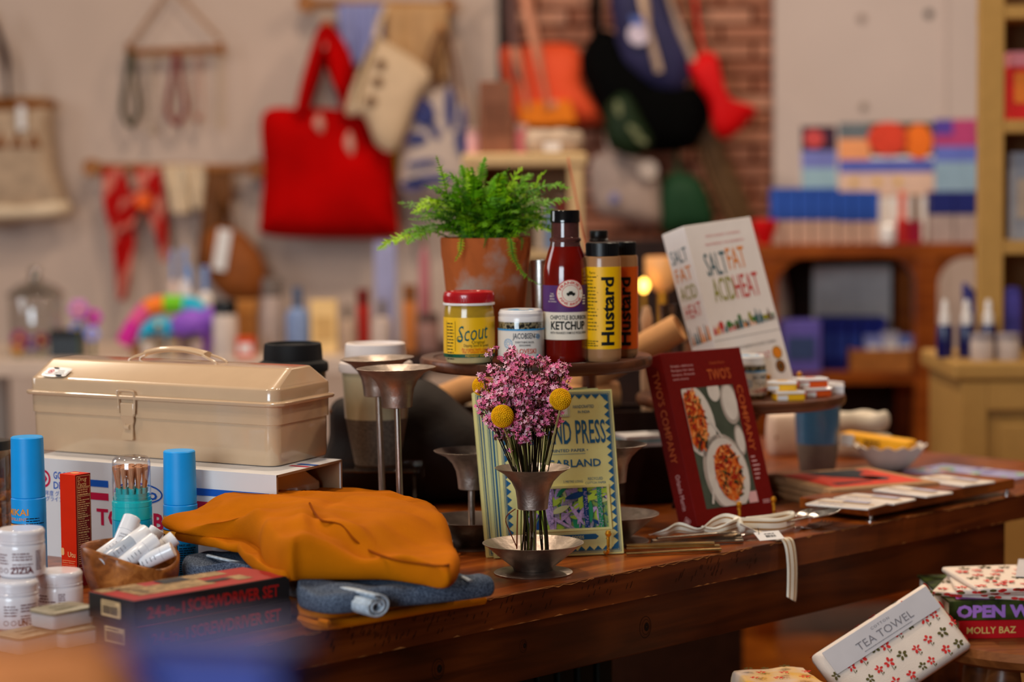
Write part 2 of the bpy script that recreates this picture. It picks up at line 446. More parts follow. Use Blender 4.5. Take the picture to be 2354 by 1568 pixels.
MB().box(-0.70, UR - 0.03, 0.986, 1.01, T - 0.112, T - 0.037).obj('apron', TABLEE, tb, smooth=0)
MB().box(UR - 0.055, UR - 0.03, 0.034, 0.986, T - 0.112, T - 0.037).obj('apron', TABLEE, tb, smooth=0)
for u in (-0.68, UR - 0.115):
    for v in (0.046, 0.90): MB().box(u, u + 0.085, v, v + 0.085, 0, T - 0.037).obj('leg', TABLEE, tb, smooth=0, bevel=0.003)
ch = MB()                      # chipped, worn arris along the front edge, top and bottom of the slab
u = -0.4
while u < UR + 0.25:
    l = random.uniform(0.006, 0.03)
    if random.random() < 0.72:
        a, b = random.uniform(0.0006, 0.0024), random.uniform(0.0008, 0.003)
        ch.add([(u, -0.0004, T - 0.0005), (u + l / 2, -0.0004, T - b), (u + l, -0.0004, T - 0.0005), (u + l, a * .5, T + 0.0003), (u + l / 2, a, T + 0.0003), (u, a * .4, T + 0.0003)], [(0, 1, 2, 3, 4, 5)])
    if random.random() < 0.4:
        b = random.uniform(0.0006, 0.002)
        ch.add([(u, -0.0004, T - 0.0367), (u + l, -0.0004, T - 0.0367), (u + l * .6, -0.0004, T - 0.0367 + b)], [(0, 1, 2)])
    u += l
ch.obj('worn_edge', RAW, tb, smooth=0)['kind'] = 'stuff'
kn = MB(); DARKW = M('saw_mark', C(24, 10, 5), 0.6, var=0.2)   # saw marks and knots in the front board
for i in range(120):
    u = random.choice((0.05, 0.12, 0.2, 0.45, 0.62, 0.7, 0.32)) + random.uniform(-0.05, 0.05); z0 = T - random.uniform(0.006, 0.03); l = random.uniform(0.004, 0.012); s_ = l * 0.4
    kn.add([(u, -0.0003, z0), (u + 0.0012, -0.0003, z0), (u + s_ + 0.0008, -0.0003, z0 + l * .7), (u + s_, -0.0003, z0 + l * .7)], [(0, 1, 2, 3)])
for u, z, s in ((0.19, T - 0.075, 0.014), (0.06, T - 0.088, 0.011), (0.55, T - 0.08, 0.016), (0.33, T - 0.07, 0.009)):
    for k in range(3):
        r = s * .7 * (1 - k * 0.3); kn.ring(u + k * .0012, z, r, r * (0.94 if k < 2 else .2), lambda x, y: (x, 0.0197, y), 0, 24, 1.25)
kn.obj('saw_marks_and_knots', DARKW, tb, smooth=0)['kind'] = 'stuff'
# dark ribbed plinth standing under the table
c0 = TL(0.42, 0.28)
pln = thing('ribbed_plinth', 'dark green ribbed plinth standing on the floor under the table', 'plinth', (c0.x, c0.y, 0), ANG)
DGREEN = M('dark_green_paint', C(22, 26, 20), 0.5, var=0.15)
MB().box(-0.36, 0.36, 0.012, 0.3, 0, 0.60).obj('body', DGREEN, pln, smooth=0)
for i in range(18): MB().box(-0.355 + i * 0.04, -0.325 + i * 0.04, -0.004, 0.012, 0, 0.60).obj('slat', DGREEN, pln, smooth=0, bevel=0.003)

# ------------------------------------------------------------------ toolbox
BEIGE = M('beige_enamel', C(204, 172, 138), 0.25, var=0.02, coat=1.0)
SK = -0.12; UPZ = .0135
def toolbox(label, loc, rz, ls=1.0, inner=False):
    t = thing('toolbox', label, 'toolbox', loc, rz, 'beige steel toolboxes')
    L2, W2 = 0.170 * ls, 0.073
    def rr(dx, dy, z, r): return [(x + SK * y, y, z) for x, y in rrect(L2 + dx, W2 + dy, r, 6)]
    b = MB().loft([rr(-.006, -.006, 0.0, .012), rr(-.0022, -.0022, 0.0012, .016), rr(-.001, -.001, .005, .017), rr(-.0005, -.0005, .050, .017), rr(-.0005, -.0005, .0515, .017), rr(.0015, .0015, .0525, .018), rr(.002, .002, .063 + UPZ, .018)])
    b.obj('body', BEIGE, t, 30)
    lid = MB()
    rings = [rr(.008, .008, .0625, .022), rr(.009, .009, .0638, .022), rr(.009, .009, .0662, .022), rr(.0075, .0075, .0675, .021), rr(.003, .003, .0678, .018), rr(.002, .002, .0685, .017), rr(.0015, .0015, .0815, .016), rr(.0006, .0, .0838, .015), rr(-.001, -.004, .0856, .013),
             rr(-.003, -.040, .1040, .010), rr(-.0045, -.0425, .1057, .009), rr(-.007, -.046, .1062, .008)]
    lid.loft([[(x, y, z + UPZ) for x, y, z in q] for q in rings]); lid.obj('lid', BEIGE, t, 38)
    if inner: return t
    # handle: arched grip on two wire bails
    g = MB(); n = 15; rg = []
    for i in range(n):
        s = i / (n - 1) * 2 - 1; x = s * 0.050; z = 0.1225 - 0.006 * s * s
        rg.append([(x, 0.0095 * math.cos(a), z + 0.0042 * math.sin(a)) for a in [2 * PI * k / 12 for k in range(12)]])
    g.loft(rg); gr = g.obj('handle_grip', BEIGE, t, 40, loc=(0, 0, UPZ))
    for s in (-1, 1):
        MB().tube(spline([(s * .046, -.007, .1165), (s * .060, -.0105, .1125), (s * .070, -.011, .1085), (s * .073, -.011, .1058)], 8), .0017, 8).tube(spline([(s * .046, .007, .1165), (s * .060, .0105, .1125), (s * .070, .011, .1085), (s * .073, .011, .1058)], 8), .0017, 8).obj('handle_wire', BEIGE, t, loc=(0, 0, UPZ))
    # latch
    y = -W2 - .0035; lx = -0.020
    q = MB().prism([(-.011, .040), (.011, .040), (.0115, .058), (-.0115, .058)], y - .004, y + .001)
    lt = q.obj('latch_plate', BEIGE, t, 30, bevel=.0015)
    lt.location = (lx, 0, UPZ)
    w_ = MB().tube(spline([(-.0125, y - .004, .044), (-.0135, y - .004, .058), (-.0135, y - .0055, .0705), (-.010, y - .0065, .0735), (.010, y - .0065, .0735), (.0135, y - .0055, .0705), (.0135, y - .004, .058), (.0125, y - .004, .044)], 30), .0015, 8)
    o = w_.obj('latch_loop', BEIGE, t); o.location = (lx, 0, UPZ)
    h = MB().loft([[(x, yy, z) for x, yy in ((-wd, y + o_), (wd, y + o_), (wd, y + o_ - .0022), (-wd, y + o_ - .0022))] for wd, z, o_ in ((.0105, .041, -.002), (.0095, .034, 0), (.0070, .029, .001), (.0070, .024, .001), (.0085, .018, -.001), (.0095, .012, -.002), (.0085, .010, -.0022))])
    o = h.obj('latch_hasp', BEIGE, t, 30); o.location = (lx, 0, UPZ)
    o = MB().tube([(-.004, y - .003, .0265), (.004, y - .003, .0265)], .0032, 10).box(-.0052, -.0042, y - .002, y + .002, .021, .032).box(.0042, .0052, y - .002, y + .002, .021, .032).obj('latch_eye', BEIGE, t); o.location = (lx, 0, UPZ)
    return t
cyaw = R(-31)
cl = Z(107, 1274, T); cr_ = Z(635, 1093, T + .127)
hx, hy = .200, .0825
cc = Vector((cr_.x, cr_.y, 0)) - Vector((math.cos(cyaw), math.sin(cyaw), 0)) * (hx - SK * hy) + Vector((-math.sin(cyaw), math.cos(cyaw), 0)) * 0.0825
CH = 0.127
ct = thing('toolbox_carton', 'white cardboard carton with blue and red stripes under the beige toolbox', 'carton', (cc.x, cc.y, T), cyaw)
CARD = M('carton_card', C(214, 212, 212), 0.55, var=0.03, scale=8); CARDIN = M('carton_inside', C(150, 118, 88), 0.8, var=0.08)
CB, CR = M('carton_blue', C(22, 84, 176), 0.5, var=0.04), M('carton_red', C(190, 24, 66), 0.5, var=0.04)
def skew(mb):
    mb.v = [(x + SK * y, y, z) for x, y, z in mb.v]; return mb
def panel(n, *b):
    return skew(MB().box(*b)).obj(n, CARD, ct, smooth=0)
panel('front_panel', -hx, hx, -hy, -hy + .003, 0, CH); panel('back_panel', -hx, hx, hy - .003, hy, 0, CH)
panel('bottom_panel', -hx, hx, -hy + .003, hy - .003, 0, .003); panel('top_panel', -hx, hx, -hy + .003, hy - .003, CH - .003, CH); panel('end_panel', -hx, -hx + .003, -hy + .003, hy - .003, .003, CH - .003)
skew(MB().box(hx, hx + .0006, -hy, -hy + .003, 0, CH).box(hx, hx + .0006, hy - .003, hy, 0, CH).box(hx, hx + .0006, -hy, hy, CH - .003, CH).box(-hx + .01, hx - .002, hy - .0036, hy - .0032, .003, CH - .003)).obj('cut_card_edge', CARDIN, ct, smooth=0)
pr = MB(); fp = lambda x, y: (x, -hy - .0005, y)
def cu(x, y): q = onplane(ct, x, y, (0, -1, 0), (0, -hy, 0)); return q.x, q.z
def stripe(xa, xb, ya, yb, m):
    (x0, z0), (x1, z1) = cu(xa, ya), cu(xb, ya); zb = cu(xa, yb)[1]
    pr.rect(x0, x1, zb, z0, fp, m)
_s0 = cu(455, 1122); _s1 = cu(455, 1138); _r0 = cu(455, 1152); _r1 = cu(455, 1169)
for x0, x1 in ((cu(206, 1100)[0], cu(249, 1100)[0]), (cu(440, 1122)[0], hx - .001)):
    pr.rect(x0, x1, _s1[1], _s0[1], fp, 0); pr.rect(x0, x1, _r1[1], _r0[1], fp, 1)
lx0, lx1 = cu(262, 1120)[0], cu(374, 1130)[0]; lz = (_s0[1] + _r1[1]) / 2
def ovalring(cx, cz, rx, rz, wd, m):
    n = 40; v = []
    for i in range(n):
        a = 2 * PI * i / n; v += [fp(cx + rx * math.cos(a), cz + rz * math.sin(a)), fp(cx + (rx - wd) * math.cos(a), cz + (rz - wd) * math.sin(a))]
    pr.add(v, [(2 * i, 2 * i + 1, (2 * i + 3) % (2 * n), (2 * i + 2) % (2 * n)) for i in range(n)], m)
ovalring((lx0 + lx1) / 2, lz, (lx1 - lx0) / 2, .0135, .0022, 0)
pr.text('Toyo', (lx0 + lx1) / 2, lz - .0065, .0135, fp, 0, width=(lx1 - lx0) * .78, bold=.02)
tz = cu(225, 1205)[1]
pr.text('TOOL BOX', cu(223, 1200)[0], tz, .020, fp, 1, width=cu(446, 1215)[0] - cu(223, 1200)[0], bold=.03, align='l')
gx = cu(123, 1085)[0]
pr.text('GOOD', gx, cu(123, 1100)[1], .0092, fp, 0, width=.030, bold=.015, align='l'); pr.text('DESIGN', gx, cu(123, 1123)[1], .0092, fp, 0, width=.042, bold=.015, align='l')
gc = cu(101, 1100); pr.ring(gc[0], gc[1], .0115, .0085, fp, 1, 28); pr.flat([(gc[0] - .006, gc[1]), (gc[0], gc[1] - .008), (gc[0] + .0062, gc[1]), (gc[0], gc[1] + .008)], fp, 1); pr.flat([(gc[0] - .003, gc[1]), (gc[0], gc[1] - .004), (gc[0] + .003, gc[1]), (gc[0], gc[1] + .004)], lambda x, y: (x, -hy - .0009, y), 2)
pr.text('2019年度 グッドデザイン', gx + .012, cu(123, 1139)[1], .0052, fp, 0); pr.text('ロングライフデザイン賞', gx + .012, cu(123, 1152)[1], .0052, fp, 0)
tp = lambda x, y: (x, y, CH + .0004)
pr.rect(hx - .03, hx - .001, -.004, 0.004, tp, 1); pr.rect(hx - .03, hx - .001, .012, .022, tp, 0)
pr = pr; pr.obj('carton_print', [CB, CR, CARD], ct, smooth=0)
tbl = toolbox('closed beige steel toolbox with arched handle on the striped white carton', (cc.x, cc.y, T + CH), R(-31), 1.19)
_q = Z(628, 1075, T + CH); M3 = Matrix.Rotation(R(-31), 4, 'Z'); _off = M3 @ Vector((.170 * 1.19 - .006 + .009, -.070, 0))
tbl.location = (_q.x - _off.x, _q.y - _off.y, T + CH + .0002)
# sticker and embossing on the lid of the upper box
st = MB(); sl = lambda x, y: (x, -.0770 + (y) * .895, .0838 + (y) * .4725 + .0012 + UPZ)
STK, STW = M('silver_sticker', C(168, 168, 174), 0.3, 0.5, var=0.03), M('sticker_white', C(236, 236, 238), 0.4, var=0)
sx = -.152
st.flat([(sx - .021, .006), (sx - .015, .0035), (sx, .0025), (sx + .015, .0035), (sx + .021, .006), (sx + .021, .0225), (sx + .015, .0245), (sx, .0255), (sx - .015, .0245), (sx - .021, .0225)], sl, 0)
s2 = lambda x, y: (lambda p: (p[0], p[1] - .0002, p[2] + .0004))(sl(x, y))
st.rect(sx - .0185, sx + .0185, .0085, .0200, s2, 1)
s3 = lambda x, y: (lambda p: (p[0], p[1] - .0004, p[2] + .0008))(sl(x, y))
st.ring(sx - .009, .0142, .0045, .0032, s3, 2, 20); st.ell(sx - .009, .0142, .0016, .0016, s3, 2, 10)
st.text('GOOD', sx + .007, .0148, .0032, s3, 3, width=.012); st.text('DESIGN', sx + .007, .0098, .0032, s3, 3, width=.016)
st.ell(sx - .006, .0227, .005, .0013, s3, 3, 16); st.ell(sx + .010, .0058, .006, .0016, s3, 3, 16)
st.obj('design_sticker', [STK, STW, RED, INK], tbl, smooth=0)
MB().text('TOYO STEEL', .122, -.006, .008, lambda x, y: (x, y, .1066 + UPZ), 0, width=.05).obj('embossed_lettering', BEIGE, tbl, smooth=0)
tb2 = toolbox('second beige toolbox, its end peeping out of the open carton', (cc.x, cc.y, T + .0032), cyaw, 1.1, True)
tb2.location = Vector((cc.x, cc.y, T + .0032)) + Vector((math.cos(cyaw), math.sin(cyaw), 0)) * -.012

# ------------------------------------------------------------------ blue spray cans
CANB = M('sky_blue_plastic', C(0, 156, 236), 0.42, var=0.03); CANO = M('orange_label', C(240, 150, 28), 0.5, var=0.03)
def can(label, x, d, ytop, rot=0):
    p = P(x, ytop, d); h = p.z - T
    t = thing('spray_can', label, 'spray can', (p.x, p.y, T), facing(p) + rot, 'sky blue spray cans'); r = .0208
    zc = h * .655 - .012
    MB().lathe([(0, 0), (r - .002, 0), (r, .002), (r, zc - .0012), (r - .001, zc), (0, zc)], 48).obj('can_body', CANB, t)
    MB().lathe([(0, zc), (r - .0012, zc), (r - .0004, zc + .001), (r - .0014, h - .0015), (r - .0028, h), (0, h)], 48).obj('cap', CANB, t)
    q = MB(); f = cyl(r, 0, 0)
    q.text('MIKAI', -.0155, zc - .020, .0078, f, 0, width=.030, bold=.01); q.text('REPELLENT', -.0155, zc - .0265, .0035, f, 0, width=.027)
    q.rect(-.034, -.0055, .018, zc - .030, f, 1, 12); f2 = cyl(r, 0, 0, .0007)
    q.rect(-.034, -.0055, zc - .031, zc - .0300, f2, 2, 12); q.rect(-.0063, -.0055, .018, zc - .030, f2, 2)
    q.text('12hr', -.0215, zc - .047, .012, f2, 2, width=.019, bold=.01); q.text('THAT MAY CARRY', -.0165, zc - .052, .0016, f2, 2); q.lines(-.025, -.010, zc - .056, .0028, 6, .0011, f2, 2)
    q.lines(-.0035, .0200, zc - .0245, .0031, 3, .0012, f, 2, .35); q.text('READ ENTIRE LABEL BEFORE', -.0035, zc - .038, .0021, f, 2, width=.024, align='l', bold=.015); q.text('EACH USE', -.0035, zc - .0415, .0021, f, 2, align='l', bold=.015)
    q.text('FIRST AID', -.0035, zc - .0495, .0023, f, 2, align='l', bold=.02); q.lines(-.0035, .021, zc - .053, .0028, 14, .0012, f, 2, .35)
    q.obj('can_print', [CANO, CANO, M('navy_ink', C(10, 34, 58), 0.6, var=0)], t, smooth=0)
    return t
can('sky blue spray can between the nut jar and the orange sunscreen box', 62, 2.76, 1003)
can('sky blue spray can half hidden by the mustard garment', 412, 2.795, 1035, R(3))

# ------------------------------------------------------------------ orange sunscreen box
UO, UR_ = M('orange_card', C(214, 40, 4), 0.55, var=0.05), M('dark_red_card', C(134, 16, 8), 0.55, var=0.05); UC = M('cream_ink', C(236, 176, 116), 0.6, var=0)
p = P(172, 1088, 2.745); uh = p.z - T
ut = thing('sunscreen_box', 'tall orange sunscreen box with dark red drug facts side', 'box', (p.x, p.y, T), facing(p) + R(45))
a = .0127
MB().box(-a, a, -a, a, 0, uh).obj('carton_body', UO, ut, smooth=0, bevel=.0004)
ub = MB(); f_r = lambda x, y: (x, -a - .0004, y)          # right-hand face
ub.rect(-a, a, 0, uh, f_r, 0)
f_r2 = lambda x, y: (x, -a - .0008, y)
for z in (.982, .885, .80, .62, .375, .165): ub.rect(-a * .86, a * .9, uh * z, uh * z + .0005, f_r2, 1)
ub.rect(-a * .86, -a * .82, uh * .165, uh * .982, f_r2, 1); ub.rect(a * .86, a * .9, uh * .165, uh * .982, f_r2, 1)
ub.text('Drug', -a * .72, uh * .938, .0050, f_r2, 1, align='l', shear=.2, bold=.01); ub.text('Facts', -a * .72, uh * .893, .0050, f_r2, 1, align='l', shear=.2, bold=.01)
for k, (s_, z) in enumerate((('Active ingredient', .872), ('Purpose Sunscreen', .81), ('Uses', .782), ('Directions', .648), ('Warnings', .595), ('When using this', .47), ('Stop use and ask a', .352))):
    ub.text(s_, -a * .74, uh * z, .0019, f_r2, 1, align='l', bold=.015)
for z, n_ in ((.855, 3), (.765, 7), (.632, 2), (.575, 6), (.452, 5), (.335, 8)): ub.lines(-a * .74, a * .8, uh * z, .0026, n_, .0011, f_r2, 1, .4)
f_l = lambda x, y: (-a - .0005, -x, y)
ub.flat([(-a * .82 + .0026 * math.cos(t_) + .0005, uh * .290 + .0026 * math.sin(t_) + (.004 if math.sin(t_) > 0 else 0)) for t_ in [2 * PI * i / 20 for i in range(20)]], f_l, 1)
ub.text('Utu', -a * .12, uh * .262, .0062, f_l, 1, width=.0125, bold=.012, align='l')
ub.rect(-a * .85, a * .85, uh * .225, uh * .2285, f_l, 1)
ub.text('Outdoor Skincare', -a * .85, uh * .203, .0019, f_l, 1, align='l'); ub.rect(-a * .85, a * .85, uh * .188, uh * .19, f_l, 1)
for k, s_ in enumerate(('Broad Spectrum SPF 30', 'Moisturizing Face', 'Mineral Zinc Oxide', 'Sunscreen', 'Unscented')): ub.text(s_, -a * .85, uh * (.166 - k * .018), .0018, f_l, 1, align='l')
ub.ell(0, 0, .0045, .006, lambda x, y: (x, y, uh + .0004), 1, 20)
ub.obj('box_print', [UR_, UC], ut, smooth=0)

# ------------------------------------------------------------------ turquoise bottle with clear dome over soft brushes
TQ = M('turquoise_plastic', C(6, 184, 190), 0.28, var=0.03, coat=0.3); TQ2 = M('turquoise_blue_plastic', C(4, 160, 196), 0.28, var=0.03, coat=0.3)
p = P(301, 1048, 2.76); h = p.z - T; r = .0240
td = thing('brush_tip_pen_pot', 'turquoise pot with a clear dome over tan brush tips', 'pen pot', (p.x, p.y, T), facing(p))
zb = h * .71
MB().lathe([(0, 0), (r, 0), (r, h * .50), (r - .001, h * .503), (0, h * .503)], 44).obj('pot_base', TQ2, td)
MB().lathe([(0, h * .503), (r - .001, h * .503), (r, h * .508), (r, h * .60), (r - .0006, h * .603), (r - .0006, h * .608), (r, h * .61), (r, h * .645), (r - .0012, h * .65), (r - .0012, h * .68), (r - .003, h * .683), (r - .003, zb), (0, zb)], 44).obj('pot_collar', TQ, td)
BRT = M('tan_bristle', C(196, 142, 108), 0.85, var=0.2, scale=120, stretch=(6, 6, .3))
tips = [(0, 0)] + [(.0085 * math.cos(i * PI / 3 + .3), .0085 * math.sin(i * PI / 3 + .3)) for i in range(6)] + [(.0160 * math.cos(i * PI / 6), .0160 * math.sin(i * PI / 6)) for i in range(12)]
mb1 = MB().lathe([(.0030, 0), (.0030, .006), (.0022, .0065), (0, .0065)], 10).mesh('brush_ferrule', TQ)
mb2 = MB().lathe([(.0014, .0055), (.0020, .014), (.0034, .026), (.0040, .031), (.0036, .0325), (0, .033)], 10).mesh('brush_tip', BRT)
for x, y in tips:
    for me, nm in ((mb1, 'brush_ferrule'), (mb2, 'brush_tip')):
        o = bpy.data.objects.new(nm, me); COL.objects.link(o); o.parent = td; o.location = (x, y, zb)
        o.rotation_euler = (-y * 6, x * 6, 0)
MB().lathe([(r - .0012, h * .66), (r - .0008, h * .665), (r - .0008, h - .008), (r - .0018, h - .004), (r - .0045, h - .001), (r - .008, h), (0, h - .0005)], 44).obj('clear_dome', clear('clear_plastic', (.96, .96, .97, 1), .08), td)
# ------------------------------------------------------------------ screwdriver sets
SDB = M('charcoal_card', C(34, 30, 30), 0.5, var=0.08); SDR = M('screwdriver_red', C(158, 26, 24), 0.5, var=0.05); SDT = M('khaki_print', C(150, 122, 84), 0.6, var=0.25, scale=120, contrast=(.45, .55))
SDK = M('barcode_tan', C(206, 172, 124), 0.6, var=0.02)
LS, WS, HS = .205, .082, .0262
s1 = Z(319, 1500, T)
sd0 = None
for k, lab in enumerate(('lower of two black and red screwdriver set boxes', 'upper of two black and red screwdriver set boxes, on top of its twin')):
    t = thing('screwdriver_set_box', lab, 'box', (s1.x, s1.y, T + k * (HS + .0004)), ANG, 'screwdriver set boxes')
    if k: t.location += tdir * .004 + ndir * .004; t.rotation_euler[2] += R(-1.2); t.location -= tdir * .006
    MB().box(0, LS, 0, WS, 0, HS).obj('box_body', SDB, t, smooth=0, bevel=.0008)
    q = MB(); fr = plane(0); 
    q.text('24-in-1', .016, .0065, .0115, fr, 0, width=.048, bold=.03, align='l'); q.text('SCREWDRIVER SET', .068, .0065, .0125, fr, 0, width=.122, bold=.03, align='l')
    tpf = lambda x, y: (x, y, HS + .0004)
    q.rect(.001, LS - .001, .001, WS - .001, tpf, 0)
    t2 = lambda x, y: (x, y, HS + .0008)
    q.rect(.022, .122, .020, .060, t2, 1); q.rect(.004, .058, .062, .080, t2, 1); q.rect(.090, .165, .058, .081, t2, 1); q.rect(.150, .170, .018, .044, t2, 1)
    t3 = lambda x, y: (x, y, HS + .0012)
    q.rect(.08, .115, .056, .078, t3, 2); q.text('SCREWDRIVER', .018, .075, .010, t3, 2, width=.05, align='l', rot=-1.2); q.rect(.118, .146, .028, .040, t3, 2)
    fe = lambda x, y: (-.0005, WS - x, y)
    q.rect(.024, .058, .005, .0215, fe, 3)
    fe2 = lambda x, y: (-.0009, WS - x, y); x = .027
    while x < .054: wd = random.choice((.0005, .0009, .0014)); q.rect(x, x + wd, .0075, .0165, fe2, 2); x += wd + random.choice((.0006, .001))
    q.lines(.027, .055, .0185, .002, 1, .0012, fe2, 2)
    q.obj('box_print', [SDR, SDT, SDB, SDK], t, smooth=0)

# ------------------------------------------------------------------ white screw-top jars
JINK = M('maroon_ink', C(98, 30, 34), 0.6, var=0); JW = M('white_jar_plastic', C(226, 222, 226), 0.2, var=0.02, coat=0.3)
def wjar(label, p, z, r=.0262, h=.052, txt='ZIZIA', rot=0):
    t = thing('cream_jar', label, 'jar', (p.x, p.y, z), facing(p) + rot, 'white screw-top cream jars')
    hb = h * .70
    MB().lathe([(0, 0), (r * .88, 0), (r * .97, .002), (r, .006), (r, hb - .005), (r * .985, hb - .002), (r * .95, hb), (0, hb)], 48).obj('jar_body', JW, t)
    ld = []
    for i in range(72): pass
    m_ = MB().lathe([(r * .93, hb), (r * .985, hb + .0005), (r * .985, hb + .002), (r * .95, hb + .0028), (r * .975, hb + .0035), (r * .975, hb + .0085), (r * .985, h - .004), (r * .96, h - .0015), (r * .90, h), (0, h)], 72)
    o = m_.obj('lid', JW, t)
    rb = MB()
    for i in range(72):
        a = 2 * PI * i / 72; c, s = math.cos(a), math.sin(a); rb.box(r * .972, r * .992, -.0005, .0005, hb + .010, h - .003, 0, Matrix.Rotation(a, 4, 'Z'))
    o2 = rb.obj('lid_ribs', JW, o, smooth=0); o2['kind'] = 'stuff'
    q = MB(); f = cyl(r)
    q.text(txt, .000, .0055, .0062, f, 0, width=.026, bold=.03); q.lines(-.010, .013, hb - .010, .0032, 3, .0013, f, 0, .4); q.lines(-.010, .013, hb - .0215, .0028, 2, .0011, f, 0, .4)
    q.lines(-.028, -.013, hb - .011, .0032, 4, .0012, f, 0, .4); q.ring(-.026, .0085, .0028, .0022, f, 0, 16); q.ring(-.018, .0085, .0028, .0022, f, 0, 16)
    q.lines(.016, .024, hb - .008, .0022, 10, .001, f, 0, .2)
    q.obj('jar_print', JINK, t, smooth=0)
    return t
pj1, pj2 = P(34, 1370, 2.49), P(136, 1345, 2.545)
wjar('white cream jar in the lower row at the very edge of the photo', pj1, T, txt='UN SUN', rot=R(35))
wjar('white cream jar in the lower row, next to the wooden bowl', pj2, T, txt='SUN BALM', rot=R(-38))
pj3 = P(50, 1300, 2.515)
wjar('white cream jar stacked on top of the two others', pj3, T + .0523)

# ------------------------------------------------------------------ little clear tins
TINB = M('frosted_plastic', C(222, 218, 220), 0.3, var=0.03, trans=0.35); TINL = M('sage_tin_lid', C(142, 134, 112), 0.4, var=0.15, scale=90)
def tin(label, x, y, d, z, rz):
    p = P(x, y, d)
    t = thing('pocket_tin', label, 'tin', (p.x, p.y, z), rz, 'frosted pocket tins')
    def rr(dx, zz): return [(a, b, zz) for a, b in rrect(.0275 + dx, .021 + dx, .006, 4)]
    MB().loft([rr(-.002, 0), rr(-.0005, .001), rr(0, .003), rr(0, .0135), rr(-.001, .0145)]).obj('tin_body', TINB, t)
    MB().loft([rr(.0003, .0147), rr(.0007, .0155), rr(.0007, .0172), rr(-.0006, .0182)]).obj('lid', TINL, t)
    q = MB(); f = lambda a, b: (a, b, .0186); q.text('BALM', 0, .002, .006, f, 0, width=.022); q.lines(-.016, .016, -.008, .004, 2, .0016, f, 0)
    q.obj('lid_print', M('sage_ink', C(70, 78, 52), .6, var=0), t, smooth=0)
tin('frosted tin lying lowest, in front of the edge jar', 62, 1440, 2.375, T, ANG + .1)
tin('frosted tin under another tin, against the screwdriver boxes', 172, 1430, 2.405, T, ANG - .05)
tin('frosted tin on top of the tin beside the screwdriver boxes', 142, 1416, 2.405, T + .0188, ANG + .05)

# ------------------------------------------------------------------ olive-wood bowl with lip balm tubes
OLIVE = wood('olive_wood', C(70, 34, 12), C(140, 80, 34), C(190, 122, 60), 0.35, 1, 14, 0.15, 5)
pb = P(303, 1318, 2.615)
bo = thing('olive_wood_bowl', 'rough-edged olive wood bowl holding white lip balm tubes', 'bowl', (pb.x, pb.y, T), R(20))
def bowlpt(a, s, inn):
    rim = .052 * (1 + .10 * math.cos(2 * a - .4) + .05 * math.sin(3 * a)); zr = .060 + .013 * math.cos(a - 2.3) + .004 * math.sin(2 * a)
    th = .0055
    if not inn: rr = .028 + (rim - .028) * (math.sin(s * PI / 2)); z = zr * (1 - math.cos(s * PI / 2)) ** .9
    else: rr = .001 + (rim - th - .001) * (math.sin(s * PI / 2)) ** .8; z = .008 + (zr - .008) * (1 - math.cos(s * PI / 2))
    w_ = 1 + .03 * noise.noise(Vector((math.cos(a) * 2, math.sin(a) * 2, z * 30)))
    return (rr * w_ * math.cos(a), rr * w_ * math.sin(a), z)
rg = [[bowlpt(2 * PI * i / 56, 1e-3 + j / 9, False) for i in range(56)] for j in range(10)]
rg += [[(lambda p, q: ((p[0] + q[0]) / 2, (p[1] + q[1]) / 2, p[2] + .002))(bowlpt(2 * PI * i / 56, 1, False), bowlpt(2 * PI * i / 56, 1, True)) for i in range(56)]]
rg += [[bowlpt(2 * PI * i / 56, 1 - j / 9 if j < 9 else .002, True) for i in range(56)] for j in range(10)]
MB().loft(rg).obj('bowl_body', OLIVE, bo, 60)
TUBE = M('white_tube_plastic', C(232, 232, 236), 0.22, var=0.02, coat=0.3); TUBC = M('translucent_tube', C(206, 214, 226), 0.15, var=0.04, trans=0.3); SUNO = M('sun_orange', C(244, 130, 22), .5, var=0); SUNY = M('sun_yellow', C(250, 196, 50), .5, var=0)
def balm(label, a, b, ra=.0085, kind=0):
    a, b = Vector(a), Vector(b); ax = (b - a).normalized(); L_ = (b - a).length
    qt = Vector((0, 0, 1)).rotation_difference(ax).to_matrix().to_4x4()
    # spin so that the print faces the camera
    want = (O - a).normalized(); best = max(range(24), key=lambda i: ((qt @ Matrix.Rotation(2 * PI * i / 24, 4, 'Z')).to_3x3() @ Vector((0, -1, 0))).dot(want))
    t = thing('lip_balm_tube', label, 'tube', mat=Matrix.Translation(a) @ qt @ Matrix.Rotation(2 * PI * best / 24, 4, 'Z'), group='lip balm tubes in the wooden bowl')
    MB().lathe([(0, 0), (ra * .9, 0), (ra * .96, .001), (ra, L_ * .66), (ra * .9, L_ * .665), (0, L_ * .665)], 24).obj('tube_body', TUBC if kind == 1 else TUBE, t)
    MB().lathe([(ra * .9, L_ * .665), (ra * 1.0, L_ * .67), (ra * 1.0, L_ * .985), (ra * .93, L_), (0, L_)], 24).obj('cap', TUBE, t)
    q = MB(); f = cyl(ra)
    if kind == 2:
        for rr_, m_ in ((.0085, 0), (.0062, 1), (.004, 0)): q.ell(0, .012, min(rr_, ra * 1.3), rr_, cyl(ra, 0, 0, .0004 + (.0085 - rr_) * .12), m_, 20)
        q.text('standard', 0, .030, .0026, f, 2, width=.013, rot=0); q.text('procedure', 0, .0265, .0026, f, 2, width=.013)
    else: q.lines(-.003, .003, L_ * .45, .005, 4, .0008, f, 2)
    q.obj('tube_print', [SUNO, SUNY, M('faded_ink', C(120, 124, 136), .6, var=0)], t, smooth=0)
D = 2.52
def bp(x, y, d): return P(x, y, d + .085)
balm('upright white lip balm tube with an orange sun print', bp(262, 1290, 2.53), bp(304, 1190, 2.56), .0105, 2)
balm('white lip balm tube lying lowest along the near rim of the bowl', bp(232, 1298, 2.49), bp(338, 1222, 2.53), .0098, 1)
